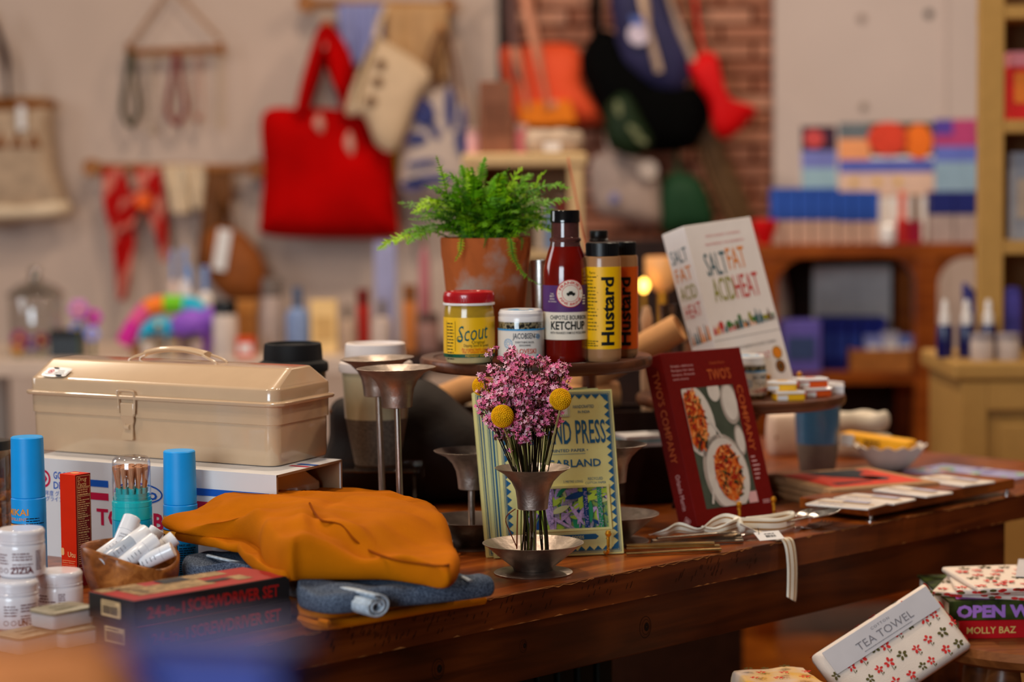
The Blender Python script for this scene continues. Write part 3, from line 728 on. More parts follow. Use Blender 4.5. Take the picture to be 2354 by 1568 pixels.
balm('white lip balm tube lying behind the translucent one', bp(215, 1290, 2.515), bp(322, 1215, 2.565), .0085, 0)
balm('white lip balm tube with its cap pointing over the middle of the bowl', bp(280, 1300, 2.49), bp(358, 1240, 2.515), .0095, 0)
balm('short white lip balm tube standing behind the others', bp(322, 1275, 2.56), bp(362, 1216, 2.57), .009, 0)
balm('white lip balm tube with its cap beyond the far end of the bowl', bp(340, 1285, 2.53), bp(402, 1236, 2.54), .009, 0)
balm('white lip balm tube lowest at the cap end, resting on the rim', bp(325, 1296, 2.50), bp(398, 1262, 2.50), .009, 0)

# ------------------------------------------------------------------ folded clothes
MUST = M('mustard_twill', C(182, 100, 2), 0.9, var=0.10, scale=14, bump=0.35, bscale=700)
MUSTS = M('mustard_seam', C(128, 60, 0), 0.95, var=0.1)
DEN = M('denim', C(112, 126, 146), 0.92, var=0.3, scale=700, bump=0.4, bscale=900, col2=C(44, 52, 70), contrast=(.38, .68)); DENL = M('faded_denim', C(176, 188, 200), 0.92, var=0.2, scale=200, bump=.3, bscale=500)
A0 = Z(757, 1443, T)
def pil(x, y, z): q = Z(x, y, T + z); return ((q - A0).dot(tdir), (q - A0).dot(ndir))
def pthing(n, l, c, z=0): return thing(n, l, c, (A0.x, A0.y, T + z), ANG)
# lowest mustard garment: folded stack of two layers
g1 = pthing('folded_trousers', 'mustard twill garment folded flat at the bottom of the clothes pile', 'clothing')
o1 = [pil(668, 1400, .008), pil(700, 1432, .006), pil(757, 1442, .004), pil(900, 1420, .004), pil(1010, 1400, .004), pil(1100, 1382, .006), pil(1112, 1368, .01)]
u_ = o1[-1][0]; o1 += [(u_ + .005, .05), (u_ - .002, .2), (u_ - .05, .25), (.02, .25), (-.005, .16)]
soft(o1, .0005, .010, edge=.004, wob=.002).obj('lower_layer', MUST, g1, 60)
o1b = [(x * .985 + .001, y * .97 + .006) for x, y in o1]
soft(o1b, .0105, .0205, edge=.005, wob=.002, seed=3).obj('upper_layer', MUST, g1, 60)
cuf = MB()
cuf.tube([Vector((x, y, .012)) for x, y in (pil(690, 1425, .01), pil(725, 1437, .01), pil(757, 1440, .01))], .0035, 8).tube([Vector((x, y, .016)) for x, y in (pil(735, 1432, .014), pil(757, 1436, .014))], .003, 8)
cuf.obj('rolled_hem', MUST, g1)
# denim in the middle
g2 = pthing('folded_jeans', 'faded blue denim garment between two mustard garments', 'clothing')
o2 = [pil(672, 1345, .034), pil(690, 1385, .028), pil(770, 1400, .028), pil(900, 1385, .028), pil(1000, 1372, .03), pil(1128, 1356, .03), pil(1118, 1338, .036), pil(1040, 1300, .045), pil(980, 1240, .045), pil(700, 1250, .045), pil(560, 1262, .045), pil(470, 1264, .045), pil(420, 1290, .038), pil(440, 1322, .03), pil(560, 1330, .03)]
soft(o2, .021, lambda x, y: .044, edge=.008, wob=.006, wf=28).obj('denim_body', DEN, g2, 60)
sp = []; ax_ = Vector((0, 1, 0))
cxr, cyr = pil(862, 1397, .03)
rol = MB()
for k in range(90):
    a = k / 89 * 4.6 * PI; r_ = .0028 + .0105 * k / 89
    sp.append((cxr + 1.25 * r_ * math.cos(a), .0315 + .85 * r_ * math.sin(a)))
rol.grid(lambda u, v: (sp[int(u * 89)][0] + v * .02, cyr - .004 + v * .16, sp[int(u * 89)][1]), 90, 6)
rol.obj('rolled_leg', DENL, g2, 60, solid=.0022)
lp = MB(); lp.tube([Vector((*pil(478, 1277, .047), .047)), Vector((*pil(510, 1283, .047), .046)), Vector((*pil(552, 1290, .045), .043))], .0028, 8, flat=.6); lp.obj('belt_loop', DENL, g2)
tg = MB(); tg.tube([Vector((*pil(1062, 1326, .046), .046)), Vector((*pil(1082, 1336, .043), .043))], .003, 8, flat=.5); tg.obj('stitched_tab', DENL, g2)
# top mustard garment
g3 = pthing('folded_jacket', 'mustard twill garment with a curved seam on top of the clothes pile', 'clothing')
def lerp(a, b, t): t = max(0, min(1, t)); t = t * t * (3 - 2 * t); return a + (b - a) * t
def base3(x, y): return .046 + .022 * max(0, min(1, (y - .10) / .16)) * max(0, min(1, (.16 - x) / .1))
def top3(x, y):
    z = .094 + .012 * math.sin(max(0, min(1, y / .3)) * PI * .75) - lerp(0, .012, (x - .19) / .09) - lerp(0, .02, (.05 - y) / .06)
    z -= lerp(0, .013, (.07 - x) / .12) * (1 if y > .1 else .6)
    z += .0035 * math.sin((x * 1.0 + y * .9) * 60) * lerp(0, 1, (.16 - x) / .1)
    z -= .010 * math.exp(-((x - .055) ** 2 / .0004 + (y - .03) ** 2 / .0030))
    z += .006 * noise.noise(Vector((x * 20, y * 12, 5))) + .0022 * noise.noise(Vector((x * 70 + y * 25, y * 22, 2)))
    z -= lerp(0, .024, (.13 - x) / .12) * lerp(0, 1, (y - .12) / .14)
    for cx, cy, an, L_, am in ((.05, .10, .9, .08, .006), (.10, .06, 1.3, .06, -.006), (.02, .17, .5, .09, .005), (.14, .16, .7, .10, -.004), (.19, .05, 1.5, .05, -.004)):
        u = (x - cx) * math.cos(an) + (y - cy) * math.sin(an); v = -(x - cx) * math.sin(an) + (y - cy) * math.cos(an)
        z += am * math.exp(-(u / L_) ** 2 - (v / .010) ** 2)
    return z
o3 = [pil(660, 1352, .040), pil(700, 1338, .046), pil(800, 1338, .046), pil(900, 1338, .046), pil(980, 1348, .046), pil(1032, 1357, .046), pil(1057, 1320, .055), pil(1052, 1272, .065), pil(1020, 1212, .07), pil(975, 1176, .076), pil(905, 1149, .08), pil(785, 1118, .09), pil(690, 1132, .085), pil(560, 1168, .078), pil(440, 1196, .074), pil(372, 1212, .07), pil(430, 1236, .066), pil(530, 1245, .063), pil(590, 1268, .06), pil(605, 1310, .05)]
soft(o3, base3, top3, n=220, edge=.014, rings=40, seed=5).obj('garment_body', MUST, g3, 70)
o3b = [pil(655, 1352, .040), pil(590, 1318, .045), pil(545, 1280, .05), pil(575, 1266, .058), pil(520, 1262, .058), pil(450, 1243, .062), pil(402, 1222, .066), pil(480, 1205, .066), pil(640, 1190, .066), pil(700, 1260, .06), pil(705, 1310, .05)]
soft(o3b, lambda x, y: .045 + .012 * max(0, min(1, (y - .12) / .12)), lambda x, y: .058 + .010 * max(0, min(1, (y - .10) / .15)), n=120, edge=.007, wob=.004, wf=30, seed=8).obj('folded_under_layer', MUST, g3, 70)
def onsoft(x, y):
    for k in range(200):
        z = .125 - k * .0005; u, v = pil(x, y, z)
        if z <= top3(u, v): return Vector((u, v, z))
    return Vector((*pil(x, y, .05), .05))
seam = [onsoft(x, y) + Vector((0, 0, .0016)) for x, y in ((712, 1160), (722, 1180), (740, 1200), (770, 1206), (790, 1215), (815, 1245), (850, 1270), (905, 1290), (965, 1300), (1020, 1305))]
seam += [Vector((*pil(1040, 1298, .055), .0585)), Vector((*pil(1057, 1280, .058), .061))]
MB().tube(spline(seam, 60), .0015, 6).obj('seam', MUSTS, g3)
fl_ = [onsoft(x, y) + Vector((0, 0, .0004)) for x, y in ((668, 1350), (672, 1310), (668, 1280), (660, 1262))]

# ------------------------------------------------------------------ hammered candlesticks
def candlestick(label, loc, H, rim=.0465, tilt=(0, 0), s=1.0, cupw=.0185, plate=.0622):
    t = thing('candlestick', label, 'candlestick', loc, 0, 'hammered metal candlesticks', rot=(tilt[0], tilt[1], 0))
    MB().lathe([(0, 0), (.048, 0), (.0485, .0012), (.047, .0022), (.026, .0035), (.024, .0042), (0, .0042)], 56).obj('foot', PEWTER, t)
    MB().lathe([(0, .003), (.024, .0045), (.0255, .008), (.040, .0195), (plate - .006, .0335), (plate - .001, .0365), (plate, .0375), (plate - .002, .0378), (.040, .0225), (.024, .0105), (0, .0095)], 64).obj('drip_plate', PEWTER, t)
    ch = .051; z0 = H - ch
    MB().tube([(0, 0, .008), (0, 0, z0 + .004)], .0043, 16).obj('stem', SILVER if H > .2 else PEWTER, t)
    c = cupw
    MB().lathe([(0, z0), (c - .001, z0), (c, z0 + .0008), (c + .0012, z0 + .014), (c + .0028, z0 + .024), (c + .0075, z0 + .034), (c + .0165, z0 + .0435), (rim - .002, z0 + .0495), (rim, H), (rim - .0012, H + .0004), (c + .0155, z0 + .0445), (c + .0062, z0 + .0345), (c + .001, z0 + .022), (c - .001, z0 + .006), (0, z0 + .005)], 64).obj('candle_cup', PEWTER, t)
    return t
pc = Z(1226, 1317, T)
cs1 = candlestick('low hammered metal candlestick holding the dried flowers', pc, .130)
p = Z(1085, 1256, T); candlestick('low hammered metal candlestick with an empty cup left of the flowers', p, .127, rim=.0490, cupw=.0172, plate=.064)
p = P(922, 1155, 2.95); candlestick('tall hammered metal candlestick, the nearer of the tall pair', (p.x, p.y, T), .241, rim=.0512, tilt=(0, R(-1.0)), cupw=.0195)
p = P(882, 1130, 3.09); candlestick('tall hammered metal candlestick, the farther of the tall pair', (p.x, p.y, T), .2425, rim=.0500, tilt=(0, R(-1.6)), cupw=.0195)
p = Z(1408, 1245, T); candlestick('low hammered metal candlestick mostly hidden behind the garland cards', p, .130)

# ------------------------------------------------------------------ dried flowers
fb = thing('dried_flower_bunch', 'bunch of pink dried statice standing in the candlestick', 'flowers', pc)
STEMS = [M('dry_stem_brown', C(58, 40, 22), .8, var=.2), M('dry_stem_green', C(84, 86, 34), .8, var=.2), M('dry_stem_dark', C(40, 30, 20), .8, var=.2)]
PINK = [M('pink_petal', C(246, 122, 166), .7, var=.15, scale=200), M('pale_pink_petal', C(252, 190, 206), .7, var=.15, scale=200), M('mauve_petal', C(224, 120, 162), .7, var=.15, scale=200)]
CALYX = M('calyx_brown', C(108, 64, 52), .8, var=.2)
blo = MB()
def floret(p, d, s, m):
    d = d.normalized(); a = d.orthogonal().normalized(); b = d.cross(a); ph = random.uniform(0, 6)
    v = [p - d * s * 1.1, p + d * s * .25]; f = []
    for i in range(5):
        for off, rr, hh in ((-.5, .62, .55), (0, 1.0, .75), (.5, .62, .55)):
            an = ph + (i + off * .8) * 2 * PI / 5; v.append(p + (a * math.cos(an) + b * math.sin(an)) * s * rr + d * s * (hh if off == 0 else hh * .8))
        k = 2 + i * 3; f.append((1, k, k + 1, k + 2))
    blo.add(v, f, m)
    w_ = []; 
    for i in range(4): an = ph + i * PI / 2; w_.append(p + (a * math.cos(an) + b * math.sin(an)) * s * .42 + d * s * .3)
    blo.add([p - d * s * 1.3] + w_, [(0, 1, 2), (0, 2, 3), (0, 3, 4), (0, 4, 1)], 3)
SQ = S(2.79)
def fpx(x, y, dy=0.0): q = P(x, y, 2.79 + dy); return q - pc
rnd = random.Random(5)
heads = []
for i in range(62):
    a = rnd.uniform(0, 2 * PI); rr = math.sqrt(rnd.random()); X = 1203 + 98 * rr * math.cos(a); dy = .052 * rr * math.sin(a)
    if dy < 0 and rnd.random() < .55: Y = rnd.uniform(870, 935)
    else: Y = rnd.uniform(818, 905) + abs(X - 1203) * .12
    heads.append((X, Y, dy))
heads += [(1125, 806, 0), (1172, 800, .01), (1240, 830, .01), (1290, 848, 0), (1300, 870, .0), (1108, 865, 0), (1118, 905, -.01), (1125, 965, -.02), (1150, 972, -.03), (1195, 975, -.045), (1222, 965, -.04), (1275, 915, -.02), (1245, 950, -.04), (1180, 975, -.045), (1105, 925, 0)]
for i, (X, Y, dy) in enumerate(heads):
    top = fpx(X, Y, dy); bx = 1213 + (X - 1203) * .40 + rnd.uniform(-7, 7)
    cup = Vector(((bx - 1222) * SQ * .75 + rnd.uniform(-.002, .002), dy * .25, .100)); rr = math.hypot(cup.x, cup.y)
    if rr > .013: cup.x *= .013 / rr; cup.y *= .013 / rr
    mid = cup.lerp(top, .55) + Vector((rnd.uniform(-.004, .004), rnd.uniform(-.004, .004), .004))
    pts = spline([Vector((cup.x * .8, cup.y * .8, .084)), cup, mid, top], 12)
    m_ = rnd.choice((0, 2, 1, 2, 2)); st_ = MB().tube(pts, [.0007] * 9 + [.0006, .0005, .0003], 5, cap=False)
    ax = (top - mid).normalized()
    for k in range(rnd.randint(7, 10)):        # side twigs carrying florets
        s = rnd.uniform(.72, 1.0); q = pts[min(11, int(s * 11))]; dr = (ax + Vector((rnd.uniform(-1, 1), rnd.uniform(-1, 1), rnd.uniform(-.2, .8))) * .9).normalized(); e = q + dr * rnd.uniform(.006, .017)
        st_.tube([q, e], .0004, 4, cap=False)
        for n_ in range(rnd.randint(3, 5)):
            w_ = e + Vector((rnd.uniform(-1, 1), rnd.uniform(-1, 1), rnd.uniform(-1, 1))) * .0045
            floret(w_, (dr + Vector((rnd.uniform(-1, 1), rnd.uniform(-1.2, .6), rnd.uniform(-.6, 1)))), rnd.uniform(.0025, .0040), rnd.choice((0, 0, 1, 1, 2)))
    for n_ in range(6): floret(top + Vector((rnd.uniform(-1, 1), rnd.uniform(-1, 1), rnd.uniform(-1, .6))) * .0055, Vector((rnd.uniform(-1, 1), -.6, rnd.uniform(-.3, 1))), rnd.uniform(.0025, .0040), rnd.choice((0, 0, 1, 2)))
    st_.obj('stem', STEMS[m_], fb)
blo.obj('blossoms', PINK + [CALYX], fb, smooth=0)['kind'] = 'stuff'
for i in range(16):                 # stem ends below the cup
    a = rnd.uniform(0, 2 * PI); r0 = rnd.uniform(.008, .015); q0 = Vector((math.cos(a) * r0, math.sin(a) * r0 * .7, .0795)); q1 = Vector((q0.x * rnd.uniform(.9, 1.4) + rnd.uniform(-.003, .003), q0.y * 1.3, .016))
    MB().tube(spline([q0, q0.lerp(q1, .5) + Vector((rnd.uniform(-.002, .002), 0, 0)), q1], 8), rnd.uniform(.0008, .0017), 5).obj('stem', STEMS[rnd.choice((0, 1, 2, 2))], fb)
MB().tube(spline([fpx(1185, 1170), fpx(1166, 1185), fpx(1163, 1200), fpx(1172, 1222), fpx(1188, 1258)], 16), .0007, 5).obj('stem', M('red_twig', C(120, 56, 34), .8), fb)
MB().tube(spline([fpx(1190, 1172), fpx(1189, 1210), fpx(1188, 1262)], 10), .0009, 5).obj('stem', M('red_twig', C(120, 56, 34), .8), fb)
BILLY = M('billy_button_yellow', C(232, 176, 20), .75, var=.12, scale=150); BSTEM = M('billy_stem', C(156, 140, 86), .8, var=.1)
def billy(label, x, y, dy, rpx, foot):
    c = fpx(x, y, dy) + pc; r = rpx * SQ
    t = thing('billy_button', label, 'flower', c, 0, 'yellow billy button flowers')
    b = MB(); ic = bmesh.new(); bmesh.ops.create_icosphere(ic, subdivisions=2, radius=r * .93)
    b.add([v.co[:] for v in ic.verts], [tuple(q.index for q in f.verts) for f in ic.faces]); ic.free(); b.obj('flower_core', BILLY, t, 60)
    s = MB(); n = 330; k = bmesh.new(); bmesh.ops.create_icosphere(k, subdivisions=1, radius=r * .085); kv = [v.co.copy() for v in k.verts]; kf = [tuple(q.index for q in f.verts) for f in k.faces]; k.free()
    for i in range(n):
        z = 1 - 2 * (i + .5) / n; a = i * 2.39996; rr = math.sqrt(1 - z * z); d = Vector((rr * math.cos(a), z, rr * math.sin(a)))
        s.add([v + d * r * .95 for v in kv], kf)
    s.obj('florets', BILLY, t, 60)['kind'] = 'stuff'
    f0 = fpx(*foot) + pc - c; MB().tube(spline([Vector((0, 0, -r * .8)) + f0.normalized() * .002, f0 * .5 + Vector((.001, 0, 0)), f0], 10), [.0013] * 8 + [.0018, .0020], 8).obj('flower_stem', BSTEM, t)
billy('yellow billy button in front of the garland card, highest at the side', 1288, 918, -.028, 25, (1258, 1068, -.010))
billy('yellow billy button hanging lowest, in front of the pink statice', 1155, 957, -.05, 26, (1182, 1070, -.008))
billy('yellow billy button half hidden behind the pink statice', 1107, 888, .02, 22, (1186, 1066, .006))
# ------------------------------------------------------------------ garland cards
CRM = M('pale_yellow_card', C(222, 212, 142), 0.6, var=0.03, scale=60); CRM2 = M('pale_green_card', C(206, 208, 150), 0.6, var=0.03)
LILAC = M('lilac_paper', C(190, 160, 206), .7, var=.12, scale=300, contrast=(.45, .55)); LEAFG = M('leaf_green_paper', C(44, 140, 96), .7, var=.1); LIME = M('lime_paper', C(178, 204, 70), .7, var=.08); NAVYP = M('navy_paper', C(22, 62, 116), .7, var=.15)
gphi = R(14); lean = R(14)
def leanmat(p, phi, ln, roll=0): return Matrix.Translation(p) @ Matrix.Rotation(phi, 4, 'Z') @ Matrix.Rotation(-ln, 4, 'X') @ Matrix.Rotation(roll, 4, 'Y')
GW, GH = .156, .2135
g0 = Z(1300, 1279, T + .001)
def card(k, label):
    m = leanmat(g0 + Vector((-math.sin(gphi) * .0105 * k - .008 * k - (.004 if k else 0), math.cos(gphi) * .0105 * k, 0)), gphi + R(1.5) * k, lean, R(-.3 * k))
    t = thing('garland_card', label, 'card', mat=m, group='paper garland cards')
    MB().box(-GW / 2, GW / 2, 0, .0075, 0, GH).obj('card_sleeve', CRM if k != 1 else CRM2, t, smooth=0, bevel=.0006)
    q = MB(); f = plane(0); b = .006
    # printed frame: double line with inward triangles
    for i_, w_ in ((.0030, .0006), (.0048, .0009)):
        q.rect(-GW / 2 + i_, GW / 2 - i_, i_, i_ + w_, f, 0); q.rect(-GW / 2 + i_, GW / 2 - i_, GH - i_ - w_, GH - i_, f, 0); q.rect(-GW / 2 + i_, -GW / 2 + i_ + w_, i_, GH - i_, f, 0); q.rect(GW / 2 - i_ - w_, GW / 2 - i_, i_, GH - i_, f, 0)
    if k:
        for xo, w_ in ((.006, .0006), (.0085, .0022), (.0130, .0006), (.0150, .0022), (.0195, .0006), (.0215, .0016)): q.rect(-GW / 2 + xo, -GW / 2 + xo + w_, .002, GH - .002, f, 0)
    n = 0 if k else 19; st_ = (GH - .013) / 19
    for i in range(n):
        z = .0065 + i * st_
        for s in (-1, 1): q.flat([(s * (GW / 2 - .0062), z), (s * (GW / 2 - .0062), z + st_), (s * (GW / 2 - .0128), z + st_ / 2)][::s], f, 0)
    n = 0 if k else 13; st_ = (GW - .013) / 13
    for i in range(n):
        x = -GW / 2 + .0065 + i * st_; q.flat([(x, .0062), (x + st_, .0062), (x + st_ / 2, .0118)], f, 0); q.flat([(x, GH - .0062), (x + st_ / 2, GH - .0118), (x + st_, GH - .0062)], f, 0)
    if k == 0:
        q.text('HANDCRAFTED', .038, .190, .0040, f, 0, width=.028, bold=.01); q.text('IN INDIA', .038, .1835, .0034, f, 0, width=.016, bold=.01)
        q.text('EAST END PRESS', .006, .1445, .0300, f, 0, width=.118, bold=.012)
        q.text('• PRINTED PAPER •', .012, .1335, .0038, f, 0, width=.056, bold=.015); q.rect(-.008, .036, .1305, .1311, f, 0)
        q.text('GARLAND', .020, .1140, .0095, f, 0, width=.072, bold=.02)
        q.text('3 METRE LONG', .017, .0935, .0032, f, 0, width=.026); q.text('RECYCLED', .047, .0962, .0034, f, 0, width=.020, bold=.01); q.text('COTTON PAPER', .047, .0910, .0030, f, 0, width=.028, bold=.01); q.text('HAND CUT', -.022, .0935, .0032, f, 0, width=.02)
        q.flat([(-.052, .020), (.030, .020), (.034, .0235), (.030, .027), (-.052, .027), (-.056, .0235)], plane(0, .012), 0)
        q.text('HAND PRINTED GOODS', .001, .0215, .0038, plane(0, 0, 0, .0008), 1, width=.050, bold=.02)
        q.rect(-.012, .019, .1795, .2085, plane(0, 0, 0, .0006), 2)
        for i in range(11):
            for x, z in ((-.0105 + i * .0028, .1813), (.0172, .1813 + i * .0026)): q.ell(x, z, .0009, .0009, plane(0, 0, 0, .001), 3, 8)
        q.text('GARLAND', .003, .1985, .0042, plane(0, 0, 0, .001), 0, width=.024); q.text('20', .006, .188, .0062, plane(0, 0, 0, .001), 0)
    q.obj('card_print', [BLUEINK, CRM, WPAPER, LIME], t, smooth=0)
    return t
gc0 = card(0, 'front paper garland card, the one with all its lettering showing')
card(1, 'pale striped garland card right behind the front garland card'); card(2, 'garland card third from the front, showing only its striped edge'); 
# window with the garland showing
wd = MB(); x0, x1, z0, z1 = -.052, .060, .0345, .0865
wd.rect(x0, x1, z0, z1, plane(0, 0, 0, .0006), 0)
wd.obj('card_window', M('window_lime', C(150, 176, 84), .7, var=.4, scale=160, col2=C(40, 84, 110), contrast=(.4, .6)), gc0, smooth=0)
rg_ = random.Random(11); leafmats = [LILAC, LEAFG, LIME, NAVYP, CRM2, M('grey_lilac_paper', C(150, 140, 158), .7, var=.2, scale=400, contrast=(.45, .55))]
ln_ = []
for i in range(90):
    cx, cz = rg_.uniform(x0 + .004, x1 - .004), rg_.uniform(z0, z1); a = rg_.choice((.2, -.3, 1.3, 1.5, 1.7, -1.2, .5)) + rg_.uniform(-.3, .3); L_, W_ = rg_.uniform(.006, .020), rg_.uniform(.0012, .0042)
    poly = []
    for j in range(12):
        s = j / 11; poly.append((s - .5, math.sin(s * PI) ** .8))
    pts = [(u * L_ * 2, w_ * W_) for u, w_ in poly] + [(u * L_ * 2, -w_ * W_) for u, w_ in poly[::-1][1:-1]]
    c, s = math.cos(a), math.sin(a); P2 = []
    for u, w_ in pts: P2.append((min(x1, max(x0, cx + u * c - w_ * s)), min(z1, max(z0, cz + u * s + w_ * c))))
    if len(set((round(x_, 4), round(z_, 4)) for x_, z_ in P2)) < 6: continue
    dep = -.0009 - i * .00003
    m_ = MB().prism(P2, dep, dep + .0003); 
    mi = rg_.choice((0, 0, 1, 2, 2, 2, 3, 4, 5, 0)); m_.obj('paper_leaf', leafmats[mi], gc0, smooth=0)
for bx, bm in ((.031, NAVYP), (.050, LEAFG), (-.016, LILAC)):
    b = MB().prism([(bx - .003, z0), (bx + .003, z0), (bx + .0025, z1), (bx - .0035, z1)], -.0040, -.0036); b.obj('paper_leaf', bm, gc0, smooth=0)
    dd = MB(); 
    for i in range(60): dd.ell(bx + rg_.uniform(-.0025, .0025), rg_.uniform(z0 + .001, z1 - .001), .0005, .0005, plane(0, 0, 0, .0043), 0, 6)
    dd.obj('leaf_dots', LILAC if bm != LILAC else NAVYP, gc0, smooth=0)['kind'] = 'stuff'
fm = MB(); r_ = .0035
for xa, xb, za, zb_ in ((x0 - .003, x0, z0 - .003, z1 + .003), (x1, x1 + .003, z0 - .003, z1 + .003), (x0, x1, z0 - .003, z0), (x0, x1, z1, z1 + .003)): fm.box(xa, xb, -.0050, 0, za, zb_)
fm.obj('window_frame', CRM, gc0, smooth=0)
# easel with brass prongs
EASEL = M('dark_easel_wood', C(40, 22, 14), .5, var=.2)
def easel(label, p, phi, ln, xs, h, back, dep=.02):
    t = thing('book_easel', label, 'easel', p, phi)
    MB().box(min(xs) - .004, max(xs) + .004, .010, .020, 0, .006).obj('base_bar', EASEL, t, smooth=0, bevel=.001)
    for x in xs:
        MB().tube(spline([(x, .02, .004), (x, -.004, .0035), (x, -dep + .004, .005), (x, -dep, .010), (x + .0006, -dep + .0015, .027)], 18), .0021, 8).tube([(x, -dep + .0015, .0235), (x, -dep + .0015, .0245)], .0026, 10).lathe([(0, -.0044), (.003, -.0034), (.0044, 0), (.003, .0034), (0, .0044)], 12, 0, Matrix.Translation((x + .0006, -dep + .0015, .030))).obj('brass_prong', GOLD, t)
    tn = math.tan(ln)
    for x in (min(xs), max(xs)): MB().box(x - .0035, x + .0035, .014, .021, 0, h, 0, Matrix(((1, 0, 0, 0), (0, 1, tn, back), (0, 0, 1, 0), (0, 0, 0, 1)))).obj('back_rail', EASEL, t, smooth=0)
    MB().tube([((min(xs) + max(xs)) / 2, .10 + back, .004), ((min(xs) + max(xs)) / 2, .02 + back + tn * h * .8, h * .85)], .003, 8).obj('rear_leg', EASEL, t)
easel('small easel with a brass prong holding the garland cards', Vector((g0.x, g0.y, T)), gphi, lean, (-.055, .052), .12, .02, .016)

# ------------------------------------------------------------------ TWO'S COMPANY cook book
bphi = R(41); bln = R(17)
BK = M('maroon_cloth', C(112, 9, 5), 0.55, var=0.06, scale=120); PAGE = M('book_pages', C(226, 214, 196), .8, var=.05, stretch=(1, 60, 1)); ORG = M('copper_foil', C(196, 92, 44), .4, var=.05); PINKI = M('pale_pink_ink', C(226, 172, 170), .6, var=0)
def book(name, label, m, W, H, TH, cov, group=None):
    t = thing(name, label, 'book', mat=m, group=group)
    MB().box(0, W, 0, .0022, 0, H).obj('front_cover', cov, t, smooth=0, bevel=.0008); MB().box(0, W, TH - .0022, TH, 0, H).obj('back_cover', cov, t, smooth=0, bevel=.0008)
    MB().box(-.0012, .0016, 0, TH, 0, H).obj('spine', cov, t, smooth=0, bevel=.0012); MB().box(.0018, W - .003, .0024, TH - .0024, .003, H - .003).obj('pages', PAGE, t, smooth=0)
    return t
bl0 = Z(1606, 1211, T + .004); 
b1p = Vector((bl0.x, bl0.y, T + .004))
m = leanmat(b1p, bphi, bln, R(0))
BW, BH, BT = .158, .245, .036
two = book('cook_book', 'maroon cook book with photographs of pasta plates, leaning on an easel', m, BW, BH, BT, BK)
q = MB(); f = plane(0); k1 = plane(0, 0, 0, .0008); k2 = plane(0, 0, 0, .0012); k3 = plane(0, 0, 0, .0016)
CLOTHG = M('photo_green_grey', C(74, 80, 66), .6, var=.2, scale=25); PLATE = M('photo_plate', C(218, 206, 194), .5, var=.05, scale=40); PLATE2 = M('photo_plate_rim', C(178, 162, 150), .5, var=.05); PASTA = M('photo_pasta', C(222, 106, 34), .6, var=.2, scale=200); SAUCE = M('photo_sauce', C(172, 34, 18), .6, var=.2, scale=200); HERB = M('photo_herb', C(70, 76, 34), .6, var=.2); BEAN = M('photo_olive', C(48, 26, 26), .6, var=.2)
px0, px1, pz0, pz1 = .022, .126, .022, .192
q.rect(px0, px1, pz0, pz1, f, 0)
q.rect(px0, .135, pz0, pz0 + .013, k1, 9) if False else None
def eclip(cx, cz, rx, rz, mm, fn, rot=0, n=30):
    pts = []
    for i in range(n):
        a = 2 * PI * i / n; x = cx + rx * math.cos(a) * math.cos(rot) - rz * math.sin(a) * math.sin(rot); z = cz + rx * math.cos(a) * math.sin(rot) + rz * math.sin(a) * math.cos(rot)
        pts.append((min(px1, max(px0, x)), min(pz1, max(pz0, z))))
    q.flat(pts, fn, mm)
eclip(.040, .146, .034, .052, 1, k1, .12); eclip(.076, .068, .044, .056, 2, k1, .05); eclip(.078, .066, .040, .052, 1, k2, .05)
eclip(.112, .165, .018, .030, 2, k1); eclip(.112, .166, .014, .025, 1, k2); eclip(.085, .186, .012, .016, 1, k1); eclip(.1165, .112, .010, .022, 2, k1); eclip(.1165, .112, .0075, .018, 1, k2)
rb = random.Random(3)
for cx, cz, rx, rz in ((.036, .146, .021, .042), (.079, .068, .026, .040)):
    eclip(cx, cz, rx, rz, 3, k3)
    for i in range(230):
        a = rb.uniform(0, 2 * PI); r_ = math.sqrt(rb.random()); x, z = cx + rx * r_ * math.cos(a), cz + rz * r_ * math.sin(a); an = rb.uniform(0, PI); L_ = rb.uniform(.002, .007); w_ = rb.uniform(.0006, .0015)
        dx, dz = math.cos(an) * L_, math.sin(an) * L_; nx_, nz_ = -math.sin(an) * w_, math.cos(an) * w_
        pts = [(x - dx - nx_, z - dz - nz_), (x + dx - nx_, z + dz - nz_), (x + dx + nx_, z + dz + nz_), (x - dx + nx_, z - dz + nz_)]
        if min(p_[0] for p_ in pts) < px0 or max(p_[0] for p_ in pts) > px1: continue
        q.flat(pts, plane(0, 0, 0, .0020 + i * .000004), rb.choice((3, 3, 4, 4, 4, 9, 9, 5, 6)))
for (xa, za), (xb_, zb_) in (((.066, .143), (.082, .118)), ((.036, .028), (.046, .060))): q.flat([(xa - .002, za), (xa + .002, za), (xb_ + .0015, zb_), (xb_ - .0015, zb_)], k3, 1)
q.rect(.108, px1, pz0, pz0 + .016, k1, 8)
for i, s_ in enumerate(('Simple, delicious', 'Recipes for two', 'lovers, friends', 'and more')): q.text(s_, .012, .2235 - i * .0062, .0030, f, 8, align='l', width=.044 if i < 3 else .03)
q.text('Orlando Murrin', .104, .2235, .0038, f, 7, width=.030); q.text("TWO'S", .104, .2015, .0150, f, 7, width=.046, bold=.01)
q.text('COMPANY', .1330, .1905, .0115, f, 7, width=.096, align='l', rot=-PI / 2, bold=.005)
for i in range(6): q.rect(.131, .131 + rb.uniform(.008, .015), .0855 - i * .0062, .0872 - i * .0062, f, 8)
q.lines(.136, .152, .0225, .003, 2, .0014, f, 8)
sp_ = lambda x, y: (-.0017, BT - x, y)
q.text("TWO'S COMPANY", .0118, .222, .0125, sp_, 7, width=.130, align='l', rot=-PI / 2, bold=.004); q.text('Orlando Murrin', .0140, .076, .0085, sp_, 8, width=.050, align='l', rot=-PI / 2)
